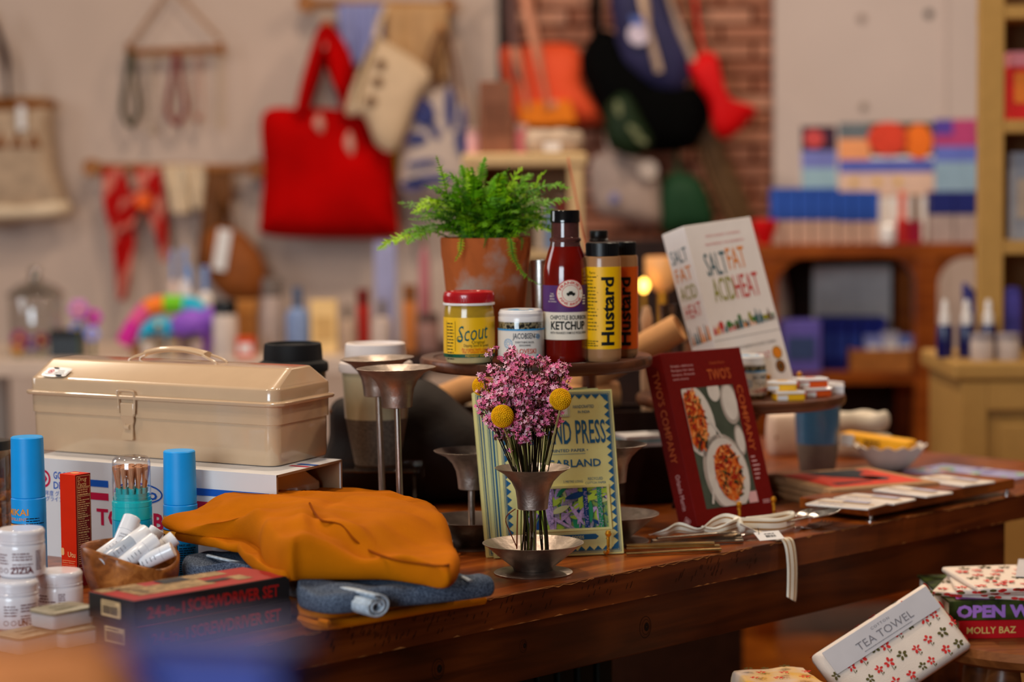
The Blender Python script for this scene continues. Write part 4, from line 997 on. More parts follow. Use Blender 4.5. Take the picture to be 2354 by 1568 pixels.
q.ring(.018, .010, .0075, .0066, sp_, 8, 4); q.ell(.018, .010, .0042, .0042, sp_, 8, 4); q.ring(.018, .010, .0020, .0012, lambda x, y: (-.0021, BT - x, y), 6, 12)
q.obj('cover_print', [CLOTHG, PLATE, PLATE2, PASTA, SAUCE, HERB, BEAN, ORG, PINKI, M('photo_noodle', C(238, 156, 84), .6, var=.15)], two, smooth=0)
easel('easel with two brass prongs holding the maroon cook book', Vector((b1p.x, b1p.y, T)) + Vector((math.cos(bphi), math.sin(bphi), 0)) * .09, bphi, bln, (-.028, .042), .14, BT + .01, .018)

# ------------------------------------------------------------------ round walnut cake stands
def stand(label, loc, r, h, rim=.0165):
    t = thing('cake_stand', label, 'cake stand', loc, 0.3, 'round walnut stands')
    MB().lathe([(0, h - rim - .002), (r * .5, h - rim - .002), (r - .010, h - rim), (r - .002, h - rim + .003), (r, h - rim + .006), (r, h - .003), (r - .002, h), (r - .018, h), (r - .020, h - .0015), (r - .0215, h - .0015), (r - .023, h), (r - .026, h - .0005), (0, h - .0005)], 96).obj('plate', WALNUT, t)
    MB().lathe([(0, .010), (.020, .010), (.030, .016), (.022, .035), (.018, h * .5), (.022, h - rim - .03), (.040, h - rim - .004), (.045, h - rim), (0, h - rim)], 48).obj('pedestal', WALNUT, t)
    MB().lathe([(0, 0), (.068, 0), (.070, .003), (.066, .009), (.034, .014), (0, .014)], 56).obj('base', WALNUT, t)
    return t
D1 = 3.13; q1 = P(1232, 818, D1); H1 = q1.z - T; R1 = 268 * S(D1)
stand('tall round walnut stand carrying the fern and the sauces', (q1.x, q1.y, T), R1, H1)
D2 = 3.47; q2 = P(1702, 905, D2); H2 = q2.z - T; R2 = 241 * S(D2)
stand('lower round walnut stand carrying the white cook book and mint tins', (q2.x, q2.y, T), R2, H2)
Z1, Z2 = T + H1, T + H2

# ------------------------------------------------------------------ condiments on the tall stand
LBLW = M('label_white', C(232, 226, 216), .5, var=.02)
GLASS = clear('jar_glass', (.93, .95, .94, 1), .06)
# ketchup
def base_at(x, ybase, z): return Z(x, ybase, z)
p = P(1301, 800, 3.035); t = thing('ketchup_bottle', 'glass ketchup bottle with purple and white labels and black cap', 'bottle', (p.x, p.y, Z1), facing(p)); k = S(3.035); r = 51.5 * k
def hz(y, d=3.035): return (P(1301, y, d).z - Z1)
KET = M('ketchup_glass', C(112, 14, 6), 0.12, var=0.15, scale=25, coat=0.6); KNECK = M('ketchup_neck_glass', C(84, 48, 44), 0.1, var=0.2, scale=60, coat=.6)
z_sh = hz(612); z_nk = hz(560)
MB().lathe([(0, 0), (r * .9, 0), (r * .98, .003), (r, .008), (r, hz(640)), (r * .985, hz(622)), (r * .93, hz(604)), (r * .80, hz(582)), (r * .69, hz(566)), (0, hz(566))], 56).obj('bottle_body', KET, t)
MB().lathe([(r * .69, hz(566)), (r * .66, hz(556)), (r * .70, hz(553)), (r * .70, hz(548)), (r * .63, hz(545)), (r * .62, hz(512)), (0, hz(512))], 48).obj('bottle_neck', KNECK, t)
MB().lathe([(r * .60, hz(512)), (r * .66, hz(511)), (r * .665, hz(504)), (r * .655, hz(503)), (r * .655, hz(486)), (r * .62, hz(483)), (0, hz(483))], 48).obj('cap', M('gloss_black', C(14, 14, 16), .15, var=0, coat=.6), t)
PUR = M('purple_label', C(84, 48, 104), .5, var=.04); CRML = M('cream_label', C(236, 224, 204), .5, var=.02); BADR = M('badge_red', C(206, 46, 44), .5, var=0)
q = MB(); f = cyl(r); z_a, z_b, z_c = hz(778), hz(715), hz(654)
q.rect(-r * 1.75, r * 1.75, z_b, z_c, f, 0, 40); q.rect(-r * 1.75, r * 1.75, z_a, z_b, f, 1, 40)
f2 = cyl(r, 0, 0, .0008); f3 = cyl(r, 0, 0, .0012)
bc = .0065; bz = hz(672); br = .0185
q.ell(bc, bz, br, br, f2, 2, 40); q.ell(bc, bz, br * .94, br * .94, f3, 1, 40)
f4 = cyl(r, 0, 0, .0016)
q.ring(bc, bz, br * .60, br * .57, f4, 2, 36); q.arctext("FRANKIE'S", bc, bz, br * .68, br * .19, f4, 2, PI / 2, 2.5, .02); q.arctext('FINE BRINE', bc, bz, br * .68, br * .17, f4, 2, -PI / 2, 2.3, .02, True)
q.ell(bc - br * .88 + .0012, bz, .0006, .0006, f4, 2, 8); q.ell(bc + br * .88 - .0012, bz, .0006, .0006, f4, 2, 8)
q.flat([(bc - .0052, bz - .002), (bc + .0058, bz - .002), (bc + .0058, bz + .0008), (bc + .003, bz + .001), (bc + .0022, bz + .003), (bc - .0015, bz + .003), (bc - .0022, bz + .001), (bc - .0052, bz + .0008)], f4, 3); q.ell(bc - .003, bz - .002, .0014, .0014, f4, 3, 12); q.ell(bc + .0034, bz - .002, .0014, .0014, f4, 3, 12)
for i, s_ in enumerate(('THE', 'BEST', 'BRINE', 'IN TOWN')): q.text(s_, -.0185, bz - .0015 - i * .0034, .0019 if i != 1 else .0025, f2, 1)
q.lines(.024, .030, bz - .004, .0035, 4, .0018, f2, 1)
q.text('CHIPOTLE BOURBON', .0045, z_b - .0095, .0055, f2, 3, width=.052, bold=.015); q.text('KETCHUP', .0035, z_b - .0225, .0105, f2, 3, width=.048, bold=.03); q.text("WITH FRANKIE'S FAMOUS PICKLE BRINE", .0045, z_b - .0285, .0032, f2, 3, width=.052, bold=.01)
q.obj('bottle_labels', [PUR, CRML, BADR, M('ketchup_ink', C(28, 30, 24), .6, var=0)], t, smooth=0)
# scout jar
p = P(1079, 820, 3.025); t = thing('sauce_jar', 'yellow-labelled dipping sauce jar with red screw lid', 'jar', (p.x, p.y, Z1), facing(p)); r = 58.5 * S(3.025)
def hz(y, x=1079, d=3.025): return P(x, y, d).z - Z1
SAU = M('pale_sauce', C(196, 180, 130), .3, var=.1, scale=40, coat=.5); OIL = M('golden_oil', C(176, 140, 40), .15, var=.1, coat=.5)
MB().lathe([(0, 0), (r * .80, 0), (r * .90, .002), (r * .96, .008), (r, hz(805)), (r, hz(727)), (0, hz(727))], 52).obj('jar_filling', SAU, t)
MB().lathe([(r, hz(727)), (r * .99, hz(715)), (r * .95, hz(705)), (r * .93, hz(699)), (0, hz(699))], 52).obj('oil_layer', OIL, t)
MB().lathe([(r * .98, hz(700)), (r * 1.02, hz(700)), (r * 1.03, hz(697)), (r * 1.02, hz(695)), (r * .96, hz(694)), (0, hz(694))], 52).obj('lid_edge', WHITE, t)
lr = M('red_lid', C(178, 22, 30), .25, var=.05, coat=.5)
lo = MB().lathe([(r * .98, hz(695)), (r * 1.005, hz(692)), (r * 1.005, hz(676)), (r * .97, hz(671)), (r * .90, hz(669)), (r * .88, hz(671)), (0, hz(671))], 72).obj('lid', lr, t)
rb_ = MB()
for i in range(64): rb_.box(r * .995, r * 1.016, -.0006, .0006, hz(692), hz(679), 0, Matrix.Rotation(2 * PI * i / 64, 4, 'Z'))
rb_.obj('lid_ribs', lr, lo, smooth=0)['kind'] = 'stuff'
YEL = M('yellow_label', C(244, 190, 16), .45, var=.03, coat=.2); GRN = M('green_label', C(12, 82, 58), .45, var=.03); TEAL = M('teal_ink', C(10, 90, 86), .5, var=0); REDI = M('red_ink', C(214, 60, 20), .5, var=0)
q = MB(); f = cyl(r); f2 = cyl(r, 0, 0, .0008)
q.rect(-r * 2, r * 2, hz(810), hz(727), f, 0, 44); q.rect(-r * 2, r * 2, hz(818), hz(810), f, 1, 44)
q.text('Scout', .0065, hz(778), .0205, f2, 2, width=.043, shear=.35, rot=.12); q.ring(-.0125, hz(776), .0042, .0032, f2, 2, 20)
q.text('Original', .012, hz(786), .0040, f2, 3); q.text('Dipping Sauce & Spread', .010, hz(793), .0036, f2, 3, width=.034); q.text('An original family recipe', .008, hz(802), .0040, f2, 4, width=.036); q.text('that is uniquely satisfying', .009, hz(808), .0040, f2, 4, width=.036)
q.text('MIDWEST MADE', .010, hz(816.5), .0028, f2, 0, width=.03); q.lines(-.033, -.020, hz(742), .0042, 12, .0014, f2, 3); q.rect(-.0345, -.0340, hz(804), hz(735), f2, 3); q.rect(-.0190, -.0185, hz(804), hz(735), f2, 3)
q.obj('jar_label', [YEL, GRN, TEAL, INK, REDI], t, smooth=0)
# seasoning jar (two of them)
SEED = M('seed_mix', C(176, 158, 122), .7, var=.4, scale=260, col2=C(34, 28, 22), contrast=(.45, .55))
def season(label, p, z, r, h, rz, x=0):
    t = thing('seasoning_jar', label, 'jar', (p.x, p.y, z), rz, 'seasoning jars with white lids')
    hb = h * .82
    MB().lathe([(0, .002), (r * .93, .002), (r * .95, .006), (r * .95, hb * .97), (0, hb * .97)], 44).obj('seasoning', SEED, t)
    MB().lathe([(0, 0), (r * .92, 0), (r * .99, .003), (r, .007), (r, hb - .004), (r * .97, hb), (r * .9, hb)], 44).obj('jar_glass', GLASS, t)
    MB().lathe([(r * .93, hb - .003), (r * .985, hb - .003), (r * .99, hb + .003), (r * .965, hb + .0045), (r * .985, hb + .006), (r * .985, hb + .0085), (r * .96, hb + .0095), (r * .96, h - .003), (r * .93, h - .0008), (r * .90, h), (r * .84, h - .001), (0, h - .001)], 52).obj('lid', WHITE, t)
    q = MB(); SKY = M('sky_print', C(52, 150, 206), .5, var=0); TERRA = M('terracotta_ink', C(204, 70, 36), .5, var=0)
    q.ell(0, 0, r * .6, r * .6, lambda a, b: (a, b, h - .0005), 1, 20); q.ell(.004, 0, r * .25, r * .3, lambda a, b: (a, b, h - .0002), 0, 14)
    f = cyl(r); f2 = cyl(r, 0, 0, .0008); z1 = hb * .80; z0 = h * .10
    q.rect(-r * 2, r * 2, z0, z1, f, 0, 40); q.rect(-r * 2, r * 2, z1 - .0022, z1, f2, 1, 40)
    q.text('JACOBSEN', .0035, z1 - .0125, .0072, f2, 2, width=.029, bold=.01); q.text('Co.', .0225, z1 - .0115, .0050, f2, 2); q.text('EVERYTHING BAGEL', .005, z1 - .0185, .0025, f2, 2, width=.025, bold=.01); q.text('SEASONING', .005, z1 - .0225, .0025, f2, 2, width=.015, bold=.01)
    q.text('with', -.0085, z1 - .0310, .0030, f2, 3, shear=.3); q.text('LOVESKI', .0075, z1 - .0320, .0062, f2, 3, width=.026, bold=.02); q.text('DELI', .008, z1 - .0358, .0018, f2, 2, sp=1.8); q.text('NET WT 2.3 OZ (65 g)', .003, z0 + .0022, .0021, f2, 2, width=.017)
    for cx, cz, rr_ in ((-.0175, z1 - .019, .0062), (.024, z1 - .010, .0035), (-.021, z0 + .004, .004), (.0235, z0 + .003, .003)):
        q.ring(cx, cz, rr_, rr_ * .88, f2, 1, 20); q.ring(cx, cz, rr_ * .42, rr_ * .34, f2, 1, 14)
        for i in range(9): a = i * .7; q.ell(cx + rr_ * .65 * math.cos(a), cz + rr_ * .65 * math.sin(a), .0005, .0008, f2, 1, 6)
    q.obj('jar_label', [LBLW, SKY, M('slate_ink', C(44, 54, 66), .5, var=0), TERRA], t, smooth=0)
p = P(1198, 800, 3.02); season('seasoning jar with white lid between the yellow jar and the ketchup', p, Z1, 52.5 * S(3.02), P(1198, 711, 3.02).z - Z1, facing(p))
# hustard bottles
def hust(label, x, d, ytop_b, ycap0, ycap1, rpx, col, nm, rot):
    p = P(x, 800, d); t = thing('mustard_bottle', label, 'bottle', (p.x, p.y, Z1), facing(p) + rot, 'squeeze bottles of hot mustard'); r = rpx * S(d)
    def hz(y): return P(x, y, d).z - Z1
    TAN = M('tan_mustard', C(172, 124, 82), .3, var=.08, scale=20, coat=.4)
    MB().lathe([(0, 0), (r * .9, 0), (r * .98, .003), (r, .007), (r, hz(ytop_b + 6)), (r * .96, hz(ytop_b + 1)), (r * .86, hz(ytop_b)), (0, hz(ytop_b))], 48).obj('bottle_body', TAN, t)
    c = MB().lathe([(r * .8, hz(ytop_b)), (r * .9, hz(ytop_b)), (r * .9, hz(ycap0 + 2)), (r * .86, hz(ycap0)), (0, hz(ycap0))], 48)
    co = c.obj('cap', BLACK, t)
    rb = MB()
    for i in range(40): rb.box(r * .89, r * .92, -.0005, .0005, hz(ytop_b - 2), hz(ycap0 + 3), 0, Matrix.Rotation(2 * PI * i / 40, 4, 'Z'))
    rb.obj('cap_ribs', BLACK, co, smooth=0)['kind'] = 'stuff'
    q = MB(); f = cyl(r); f2 = cyl(r, 0, 0, .0008); za, zb = hz(800), hz(612)
    q.rect(-r * 2.2, r * 2.2, za, zb, f, 0, 44)
    q.text('Hustard', .0150, za + .005, .0165, f2, 1, width=(zb - za) * .83, align='l', rot=PI / 2, bold=.03)
    q.text('Facts', -.014, zb - .009, .0032, f2, 1); q.lines(-.022, -.006, zb - .014, .0046, 16, .0013, f2, 1, .5); 
    for i in range(4): q.rect(-.022, -.006, zb - .012 - i * .022, zb - .0112 - i * .022, f2, 1)
    q.lines(-.022, -.006, za + .010, .003, 3, .0012, f2, 1)
    q.obj('bottle_label', [M(nm, col, .45, var=.03, coat=.2), INK], t, smooth=0)
hust('squat mustard bottle with a yellow label beside the ketchup', 1386, 3.04, 588, 557, 540, 42, C(250, 190, 0), 'mustard_label_yellow', R(0))
hust('mustard bottle with an orange label behind the yellow-labelled one', 1426, 3.105, 586, 555, 540, 41, C(228, 92, 6), 'mustard_label_orange', R(-2))
# small dark bottle and steel beaker behind
p = P(1377, 700, 3.20); t = thing('sauce_bottle', 'dark bottle with a ringed black cap behind the mustard bottles', 'bottle', (p.x, p.y, Z1), 0); r = 27 * S(3.2)
def hz(y): return P(1377, y, 3.2).z - Z1
MB().lathe([(0, 0), (r, 0), (r, hz(640)), (r * .8, hz(600)), (r * .7, hz(575)), (r * .7, hz(556)), (0, hz(556))], 32).obj('bottle_body', KET, t)
MB().lathe([(r * .7, hz(556)), (r * .82, hz(555)), (r * .85, hz(551)), (r * .74, hz(549)), (r * .78, hz(545)), (r * .78, hz(532)), (r * .72, hz(529)), (0, hz(529))], 32).obj('cap', BLACK, t)
p = P(1243, 700, 3.17); t = thing('steel_beaker', 'brushed steel beaker between the fern pot and the ketchup', 'beaker', (p.x, p.y, Z1), 0); r = 22 * S(3.17)
hh = P(1243, 598, 3.17).z - Z1
MB().lathe([(0, 0), (r * .9, 0), (r * .92, .003), (r, hh - .001), (r, hh), (r * .96, hh), (r * .88, .004), (0, .004)], 32).obj('beaker_body', SILVER, t); MB().lathe([(r * .99, hh - .003), (r * 1.05, hh - .002), (r * 1.05, hh), (r * .97, hh + .0005)], 32).obj('rim', SILVER, t)

# ------------------------------------------------------------------ fern in terracotta pot
DF = 3.19; p = P(1117, 620, DF); r = 104 * S(DF)
def hz(y): return P(1117, y, DF).z - Z1
hp = hz(545); TER = M('terracotta', C(176, 92, 46), .9, var=.2, scale=14, bump=.2, bscale=90, col2=C(172, 146, 130), contrast=(.34, .46))
pot = thing('fern_pot', 'weathered terracotta pot with a lush green fern', 'potted plant', (p.x, p.y, Z1))
MB().lathe([(0, 0), (r * .74, 0), (r * .77, .003), (r * .96, hp * .80), (r * .985, hp * .84), (r * 1.0, hp - .004), (r * .99, hp), (r * .93, hp), (r * .90, hp - .010), (r * .7, hp - .018), (0, hp - .018)], 56).obj('pot', TER, pot)
MB().lathe([(r * .89, hp - .014), (r * .6, hp - .010), (0, hp - .006)], 28).obj('soil', M('soil', C(44, 30, 20), .95, var=.3, bump=.5), pot)
FG = [M('fern_green', C(96, 152, 8), .55, var=.2, scale=25), M('fern_green_light', C(146, 186, 14), .55, var=.2, scale=25), M('fern_green_dark', C(48, 96, 8), .55, var=.2, scale=25)]
def fpix(x, y, d): return P(x, y, d) - Vector((p.x, p.y, Z1))
rf = random.Random(21)
def frond(pts, wmax, mi, n=34):
    sp = spline(pts, n); b = MB(); b.tube(sp, [.0011 * (1 - .7 * i / (n - 1)) for i in range(n)], 5, 1, cap=False)
    for i in range(3, n):
        s = i / (n - 1); t_ = (sp[min(i + 1, n - 1)] - sp[i - 1]).normalized(); up = Vector((0, -.35, 1)); side = t_.cross(up)
        if side.length < .1: side = Vector((1, 0, 0))
        side.normalize(); L_ = wmax * (math.sin(min(1, s * 1.25 + .12) * PI * .55) ** .8) * (1 - s ** 3 * .85) * rf.uniform(.85, 1.1)
        nr = side.cross(t_).normalized()
        for sg in (-1, 1):
            d = (side * sg + t_ * .35 + nr * rf.uniform(-.5, .5)).normalized(); w_ = t_ * (L_ * .11 + .0007); o = sp[i]  
            nn = 4; v = [o - w_ * .7, o + w_ * .7]; f_ = []
            for k in range(1, nn + 1):       # lobed leaflet
                u = k / nn; c_ = o + d * L_ * u + nr * (-.18 * L_ * u * u); ww = w_ * (1 - u * .82) * (1.15 if k % 2 else .8)
                v += [c_ - ww, c_ + ww]
            for k in range(nn): f_.append((2 * k, 2 * k + 1, 2 * k + 3, 2 * k + 2))
            b.add(v, f_, 0)
    return b.obj('frond', [FG[mi], FG[2]], pot, 0)
spec = [((868, 574), (925, 545), .0125, -.03), ((905, 556), (960, 535), .012, -.06), ((935, 560), (985, 530), .012, -.07), ((960, 470), (1010, 460), .012, -.04), ((985, 430), (1030, 450), .012, -.03), ((1035, 395), (1060, 440), .011, -.02), ((1085, 385), (1095, 440), .012, -.03), ((1170, 385), (1150, 440), .012, -.03), ((1215, 430), (1180, 460), .012, -.05), ((1235, 455), (1200, 470), .012, -.04), ((925, 538), (980, 520), .0125, -.05), ((945, 490), (1000, 470), .012, -.02), ((1003, 358), (1030, 450), .009, -.02), ((1010, 400), (1060, 420), .010, .0), ((1115, 362), (1100, 430), .010, 0), ((1060, 380), (1075, 440), .010, .02), ((1200, 385), (1170, 430), .012, -.01), ((1225, 400), (1190, 430), .011, .02), ((1310, 432), (1240, 430), .012, -.02), ((1255, 392), (1220, 440), .006, -.01), ((1262, 480), (1235, 470), .007, .0), ((1258, 508), (1230, 510), .006, .0), ((1150, 400), (1140, 450), .013, -.04), ((1090, 410), (1090, 460), .013, -.05), ((1040, 440), (1060, 480), .013, -.05)]
for (tx, ty), (mx_, my_), w_, dd in spec:
    root = Vector((rf.uniform(-.02, .02) + (tx - 1117) * S(DF) * .15, rf.uniform(-.02, .02), hp - .008)); tip = fpix(tx, ty, DF + dd); mid = fpix(mx_, my_, DF + dd * .6)
    frond([root, root.lerp(mid, .5) + Vector((0, 0, .012)), mid, mid.lerp(tip, .55) + Vector((0, 0, .004)), tip], w_ * 1.3, rf.choice((0, 0, 1)))
for i in range(125):                          # the bushy middle
    a = rf.uniform(0, 2 * PI); rr = rf.uniform(.015, .105); hh = rf.uniform(.012, .098) * (1.12 - rr * 5); root = Vector((rf.uniform(-.03, .03), rf.uniform(-.03, .03), hp - .008))
    tip = Vector((math.cos(a) * rr * 1.1, math.sin(a) * rr * .8, hp + hh)); mid = root.lerp(tip, .55) + Vector((0, 0, .014))
    frond([root, mid, tip + Vector((math.cos(a) * .012, math.sin(a) * .01, -.006 * rf.random()))], rf.uniform(.0115, .0165), rf.choice((0, 0, 1, 2)), 28)
fr_ = -(r / 1.0)
frond([Vector((.02, -.03, hp - .005)), fpix(1172, 548, DF - .062), fpix(1180, 590, DF - .072), fpix(1206, 632, DF - .075), fpix(1243, 655, DF - .07)], .0085, 0)
frond([Vector((-.02, -.03, hp - .005)), fpix(1062, 548, DF - .062), fpix(1058, 575, DF - .07), fpix(1046, 600, DF - .072)], .007, 1, 16)
frond([Vector((0, -.04, hp - .004)), fpix(1118, 546, DF - .064), fpix(1112, 570, DF - .07)], .004, 2, 12)
frond([Vector((.04, -.03, hp - .005)), fpix(1200, 548, DF - .05), fpix(1198, 575, DF - .06)], .004, 2, 12)
# ------------------------------------------------------------------ white cook book on the lower stand
WBK = M('white_cover', C(232, 222, 216), .5, var=.02); TEALG = M('slate_teal_ink', C(62, 96, 104), .5, var=0); AMB = M('amber_ink', C(222, 130, 36), .5, var=0); OLV = M('olive_ink', C(146, 140, 40), .5, var=0); CRIM = M('crimson_ink', C(196, 62, 56), .5, var=0)
sphi = R(38); sln = R(16); SW, SH, STH = .140, .262, .050
m = leanmat(Vector((0, 0, 0)), sphi, sln, R(-5))
pt_ = P(1572, 522, 3.42)            # top-left corner of the front cover
off = m.to_3x3() @ Vector((0, 0, SH)); loc = pt_ - off; loc.z = max(loc.z, Z2 + .004)
m = leanmat(loc, sphi, sln, R(-5))
sb = book('cook_book', 'thick white cook book with hand-drawn colourful capitals, standing on the lower stand', m, SW, SH, STH, WBK)
q = MB(); f = plane(0); k1 = plane(0, 0, 0, .0009); k2 = plane(0, 0, 0, .0013)
for i, w_ in enumerate((.072, .080)): q.text(('WITH GOOD COOKING', 'MASTERING THE ELEMENTS')[i], .073, .240 - i * .0125, .0032, f, 3, width=w_)
q.text('SALT', .022, .182, .035, f, 0, width=.044, align='l', bold=.005); q.text('FAT', .069, .187, .033, f, 1, width=.038, align='l', bold=.005)
q.text('ACID', .024, .142, .036, f, 2, width=.044, align='l', bold=.005); q.text('HEAT', .069, .142, .036, f, 3, width=.052, align='l', bold=.005)
sp_ = lambda x, y: (-.0017, STH - x, y)
for i, (s_, mi) in enumerate((('SALT', 0), ('FAT', 1), ('ACID', 2), ('HEAT', 3))): q.text(s_, .025, .212 - i * .028, .021, sp_, mi, width=.036)
ri = random.Random(9); artm = [0, 1, 2, 3, 4, 5, 6]
x = .004
while x < SW - .008:            # drawn row of bottles, jars and vegetables
    w_ = ri.uniform(.004, .008); h_ = ri.uniform(.008, .024); mi = ri.choice((0, 1, 3, 4, 5, 6, 3, 5)); z0_ = .093 + (x * .06)
    kk = ri.random()
    if kk < .5: q.flat([(x, z0_), (x + w_, z0_), (x + w_, z0_ + h_ * .6), (x + w_ * .65, z0_ + h_ * .75), (x + w_ * .65, z0_ + h_), (x + w_ * .35, z0_ + h_), (x + w_ * .35, z0_ + h_ * .75), (x, z0_ + h_ * .6)], f, mi)
    elif kk < .8: q.ell(x + w_ / 2, z0_ + h_ * .6, w_ * .75, h_ * .35, f, ri.choice((5, 3, 2)), 14); q.rect(x + w_ * .2, x + w_ * .8, z0_, z0_ + h_ * .35, f, mi)
    else: q.rect(x, x + w_, z0_, z0_ + h_ * .6, f, mi); q.ell(x + w_ / 2, z0_ + h_ * .75, w_ * .5, h_ * .25, f, 5, 10)
    x += w_ + ri.uniform(.0005, .002)
x = .004
while x < STH - .006: w_ = ri.uniform(.003, .006); h_ = ri.uniform(.012, .03); q.flat([(x, .088), (x + w_, .088), (x + w_ * .7, .088 + h_), (x + w_ * .3, .088 + h_)], sp_, ri.choice((0, 1, 4, 6))); x += w_ + .001
q.rect(0, SW, .0845, .0851, f, 4)
q.text('MASTER THE FOUR ELEMENTS OF GOOD COOKING', .070, .0665, .0046, f, 4, width=.108); q.text('SAMIN NOSRAT', .060, .045, .0105, f, 3, width=.092)
q.ell(.120, .051, .0100, .0100, f, 1, 24); q.ell(.120, .0295, .0100, .0100, f, 6, 24); q.ring(.120, .051, .010, .0088, k1, 2, 24); q.ring(.120, .0295, .0072, .0064, k1, 1, 24)
q.lines(.030, .095, .034, .006, 2, .0025, f, 4); q.text('NOSRAT', .025, .042, .010, sp_, 3, width=.034)
q.obj('cover_print', [TEALG, AMB, OLV, CRIM, M('grey_ink', C(96, 88, 84), .6, var=0), M('herb_green', C(66, 112, 48), .6, var=.1), M('umber_ink', C(92, 62, 30), .6, var=.1)], sb, smooth=0)
easel('easel with brass prongs holding the white cook book', Vector((loc.x, loc.y, Z2)) + Vector((math.cos(sphi), math.sin(sphi), 0)) * .09, sphi, sln, (-.02, .045), .12, STH + .01, .012)
p = P(1724, 905, 3.40); season('seasoning jar with white lid in front of the white cook book', p, Z2, 37 * S(3.4), P(1724, 816, 3.40).z - Z2, facing(p) + R(35))
# mint tins
MY, MO = M('mint_yellow', C(240, 180, 30), .45, var=.03), M('mint_orange', C(216, 84, 30), .45, var=.03)
def mint(label, x, y, d, z, mt, rz, w=.042, l=.030):
    p = P(x, y, d); t = thing('mint_tin', label, 'tin', (p.x, p.y, z), rz, 'little mint tins on the lower stand')
    MB().box(-w / 2, w / 2, -l / 2, l / 2, 0, .0095).obj('tin_body', mt, t, smooth=0, bevel=.0015); MB().box(-w / 2 - .0006, w / 2 + .0006, -l / 2 - .0006, l / 2 + .0006, .0098, .0135).obj('lid', WHITE, t, smooth=0, bevel=.0012)
    q = MB(); q.ell(0, 0, .009, .007, lambda a, b: (a, b, .0139), 0, 16); q.rect(-w / 2, -w / 2 + .016, .001, .008, plane(-l / 2), 1); q.obj('tin_print', [mt, WPAPER], t, smooth=0)
mint('yellow mint tin at the bottom, beside the seasoning jar', 1812, 920, 3.37, Z2, MY, R(10)); mint('yellow mint tin stacked on another yellow one', 1798, 905, 3.375, Z2 + .0140, MY, R(-6))
mint('orange mint tin at the bottom of the orange pair', 1872, 918, 3.42, Z2, MO, R(20)); mint('orange mint tin stacked on another orange one', 1862, 900, 3.425, Z2 + .0140, MO, R(14), .046)
mint('white mint tin lying behind the orange pair', 1900, 908, 3.50, Z2, WHITE, R(40), .046); mint('white mint tin nearest the rim of the lower stand', 1915, 912, 3.46, Z2, WHITE, R(0), .030, .024)

# ------------------------------------------------------------------ tumblers on a clear riser
ACR = clear('acrylic', (.86, .84, .82, 1), .07)
DR = 3.22; zr = P(860, 1068, DR).z; pr_ = P(835, 1068, DR)
ri_ = thing('acrylic_riser', 'clear acrylic riser under the lidded tumblers', 'riser', (pr_.x, pr_.y, T), R(-4)); hR = zr - T
xa, xb_ = -.165, P(966, 1068, DR).x - pr_.x
MB().box(xa, xb_, -.050, .05, hR - .005, hR).obj('top_panel', ACR, ri_, smooth=0, bevel=.002); MB().box(xa, xa + .005, -.050, .06, 0, hR - .005).obj('side_panel', ACR, ri_, smooth=0); MB().box(xb_ - .005, xb_, -.050, .06, 0, hR - .005).obj('side_panel', ACR, ri_, smooth=0)
def tumbler(label, x, d, base, ytop, c1, c2, lid, rpx=80, split=.46):
    p = P(x, ytop, d); h = p.z - base; r = rpx * S(d); t = thing('lidded_tumbler', label, 'tumbler', (p.x, p.y, base), 0, 'stoneware tumblers with silicone lids'); hb = h * .84; hs = hb * split
    def rad(z): s = z / hb; return r * (.60 + .16 * min(1, s * 2.2) + .18 * s)
    MB().lathe([(0, 0), (rad(0) * .94, 0)] + [(rad(hs * i / 8), hs * i / 8 + (.001 if i == 0 else 0)) for i in range(9)] + [(0, hs)], 52).obj('glazed_base', c2, t)
    MB().lathe([(rad(hs), hs)] + [(rad(hs + (hb - hs) * i / 8) + .0003, hs + (hb - hs) * i / 8) for i in range(9)] + [(0, hb)], 52).obj('glazed_body', c1, t)
    R_ = rad(hb)
    MB().lathe([(R_ * .98, hb - .012), (R_ * 1.06, hb - .012), (R_ * 1.075, hb - .006), (R_ * 1.05, hb), (R_ * .90, hb + .004), (R_ * .885, hb + h * .10), (R_ * .865, h - .0015), (R_ * .83, h), (R_ * .78, h), (R_ * .75, h - .004), (0, h - .004)], 56).obj('silicone_lid', lid, t)
    MB().prism([(R_ * .2 * math.cos(a) , R_ * .06 * math.sin(a)) for a in [2 * PI * i / 16 for i in range(16)]], h - .0038, h - .0030, 0, Matrix(((1, 0, 0, 0), (0, 0, 1, -R_ * .5), (0, 1, 0, 0), (0, 0, 0, 1)))).obj('sip_hole', BLACK, t)
    return t
tumbler('tall stoneware tumbler with a white silicone lid', 863, DR, zr + .0003, 788, M('olive_cream_glaze', C(196, 184, 150), .2, var=.05, scale=30, coat=.5), M('speckled_grey_clay', C(112, 102, 92), .55, var=.25, scale=260), M('white_silicone', C(226, 214, 208), .6, var=.03), 85)
tumbler('dark stoneware tumbler with a black silicone lid behind the toolbox', 673, DR, zr + .0003, 788, M('dark_brown_glaze', C(52, 40, 30), .3, var=.1), M('dark_clay', C(40, 32, 28), .5, var=.1), M('black_silicone', C(20, 20, 22), .6, var=.05), 81)
p = P(1879, 1078, 3.72); hcup = P(1879, 925, 3.72).z - T; r = 53 * S(3.72)
t = thing('stoneware_cup', 'blue and grey two-tone cup beyond the lower stand', 'cup', (p.x, p.y, T), 0)
MB().lathe([(0, 0), (r * .74, 0), (r * .78, .003), (r * .93, hcup * .42), (0, hcup * .42)], 44).obj('clay_base', M('taupe_clay', C(128, 116, 104), .6, var=.1), t)
MB().lathe([(r * .93, hcup * .42), (r * .96, hcup * .6), (r, hcup), (r * .96, hcup), (r * .90, hcup * .45), (0, hcup * .44)], 44).obj('blue_glaze', M('blue_glaze', C(66, 116, 158), .25, var=.06, coat=.4), t)

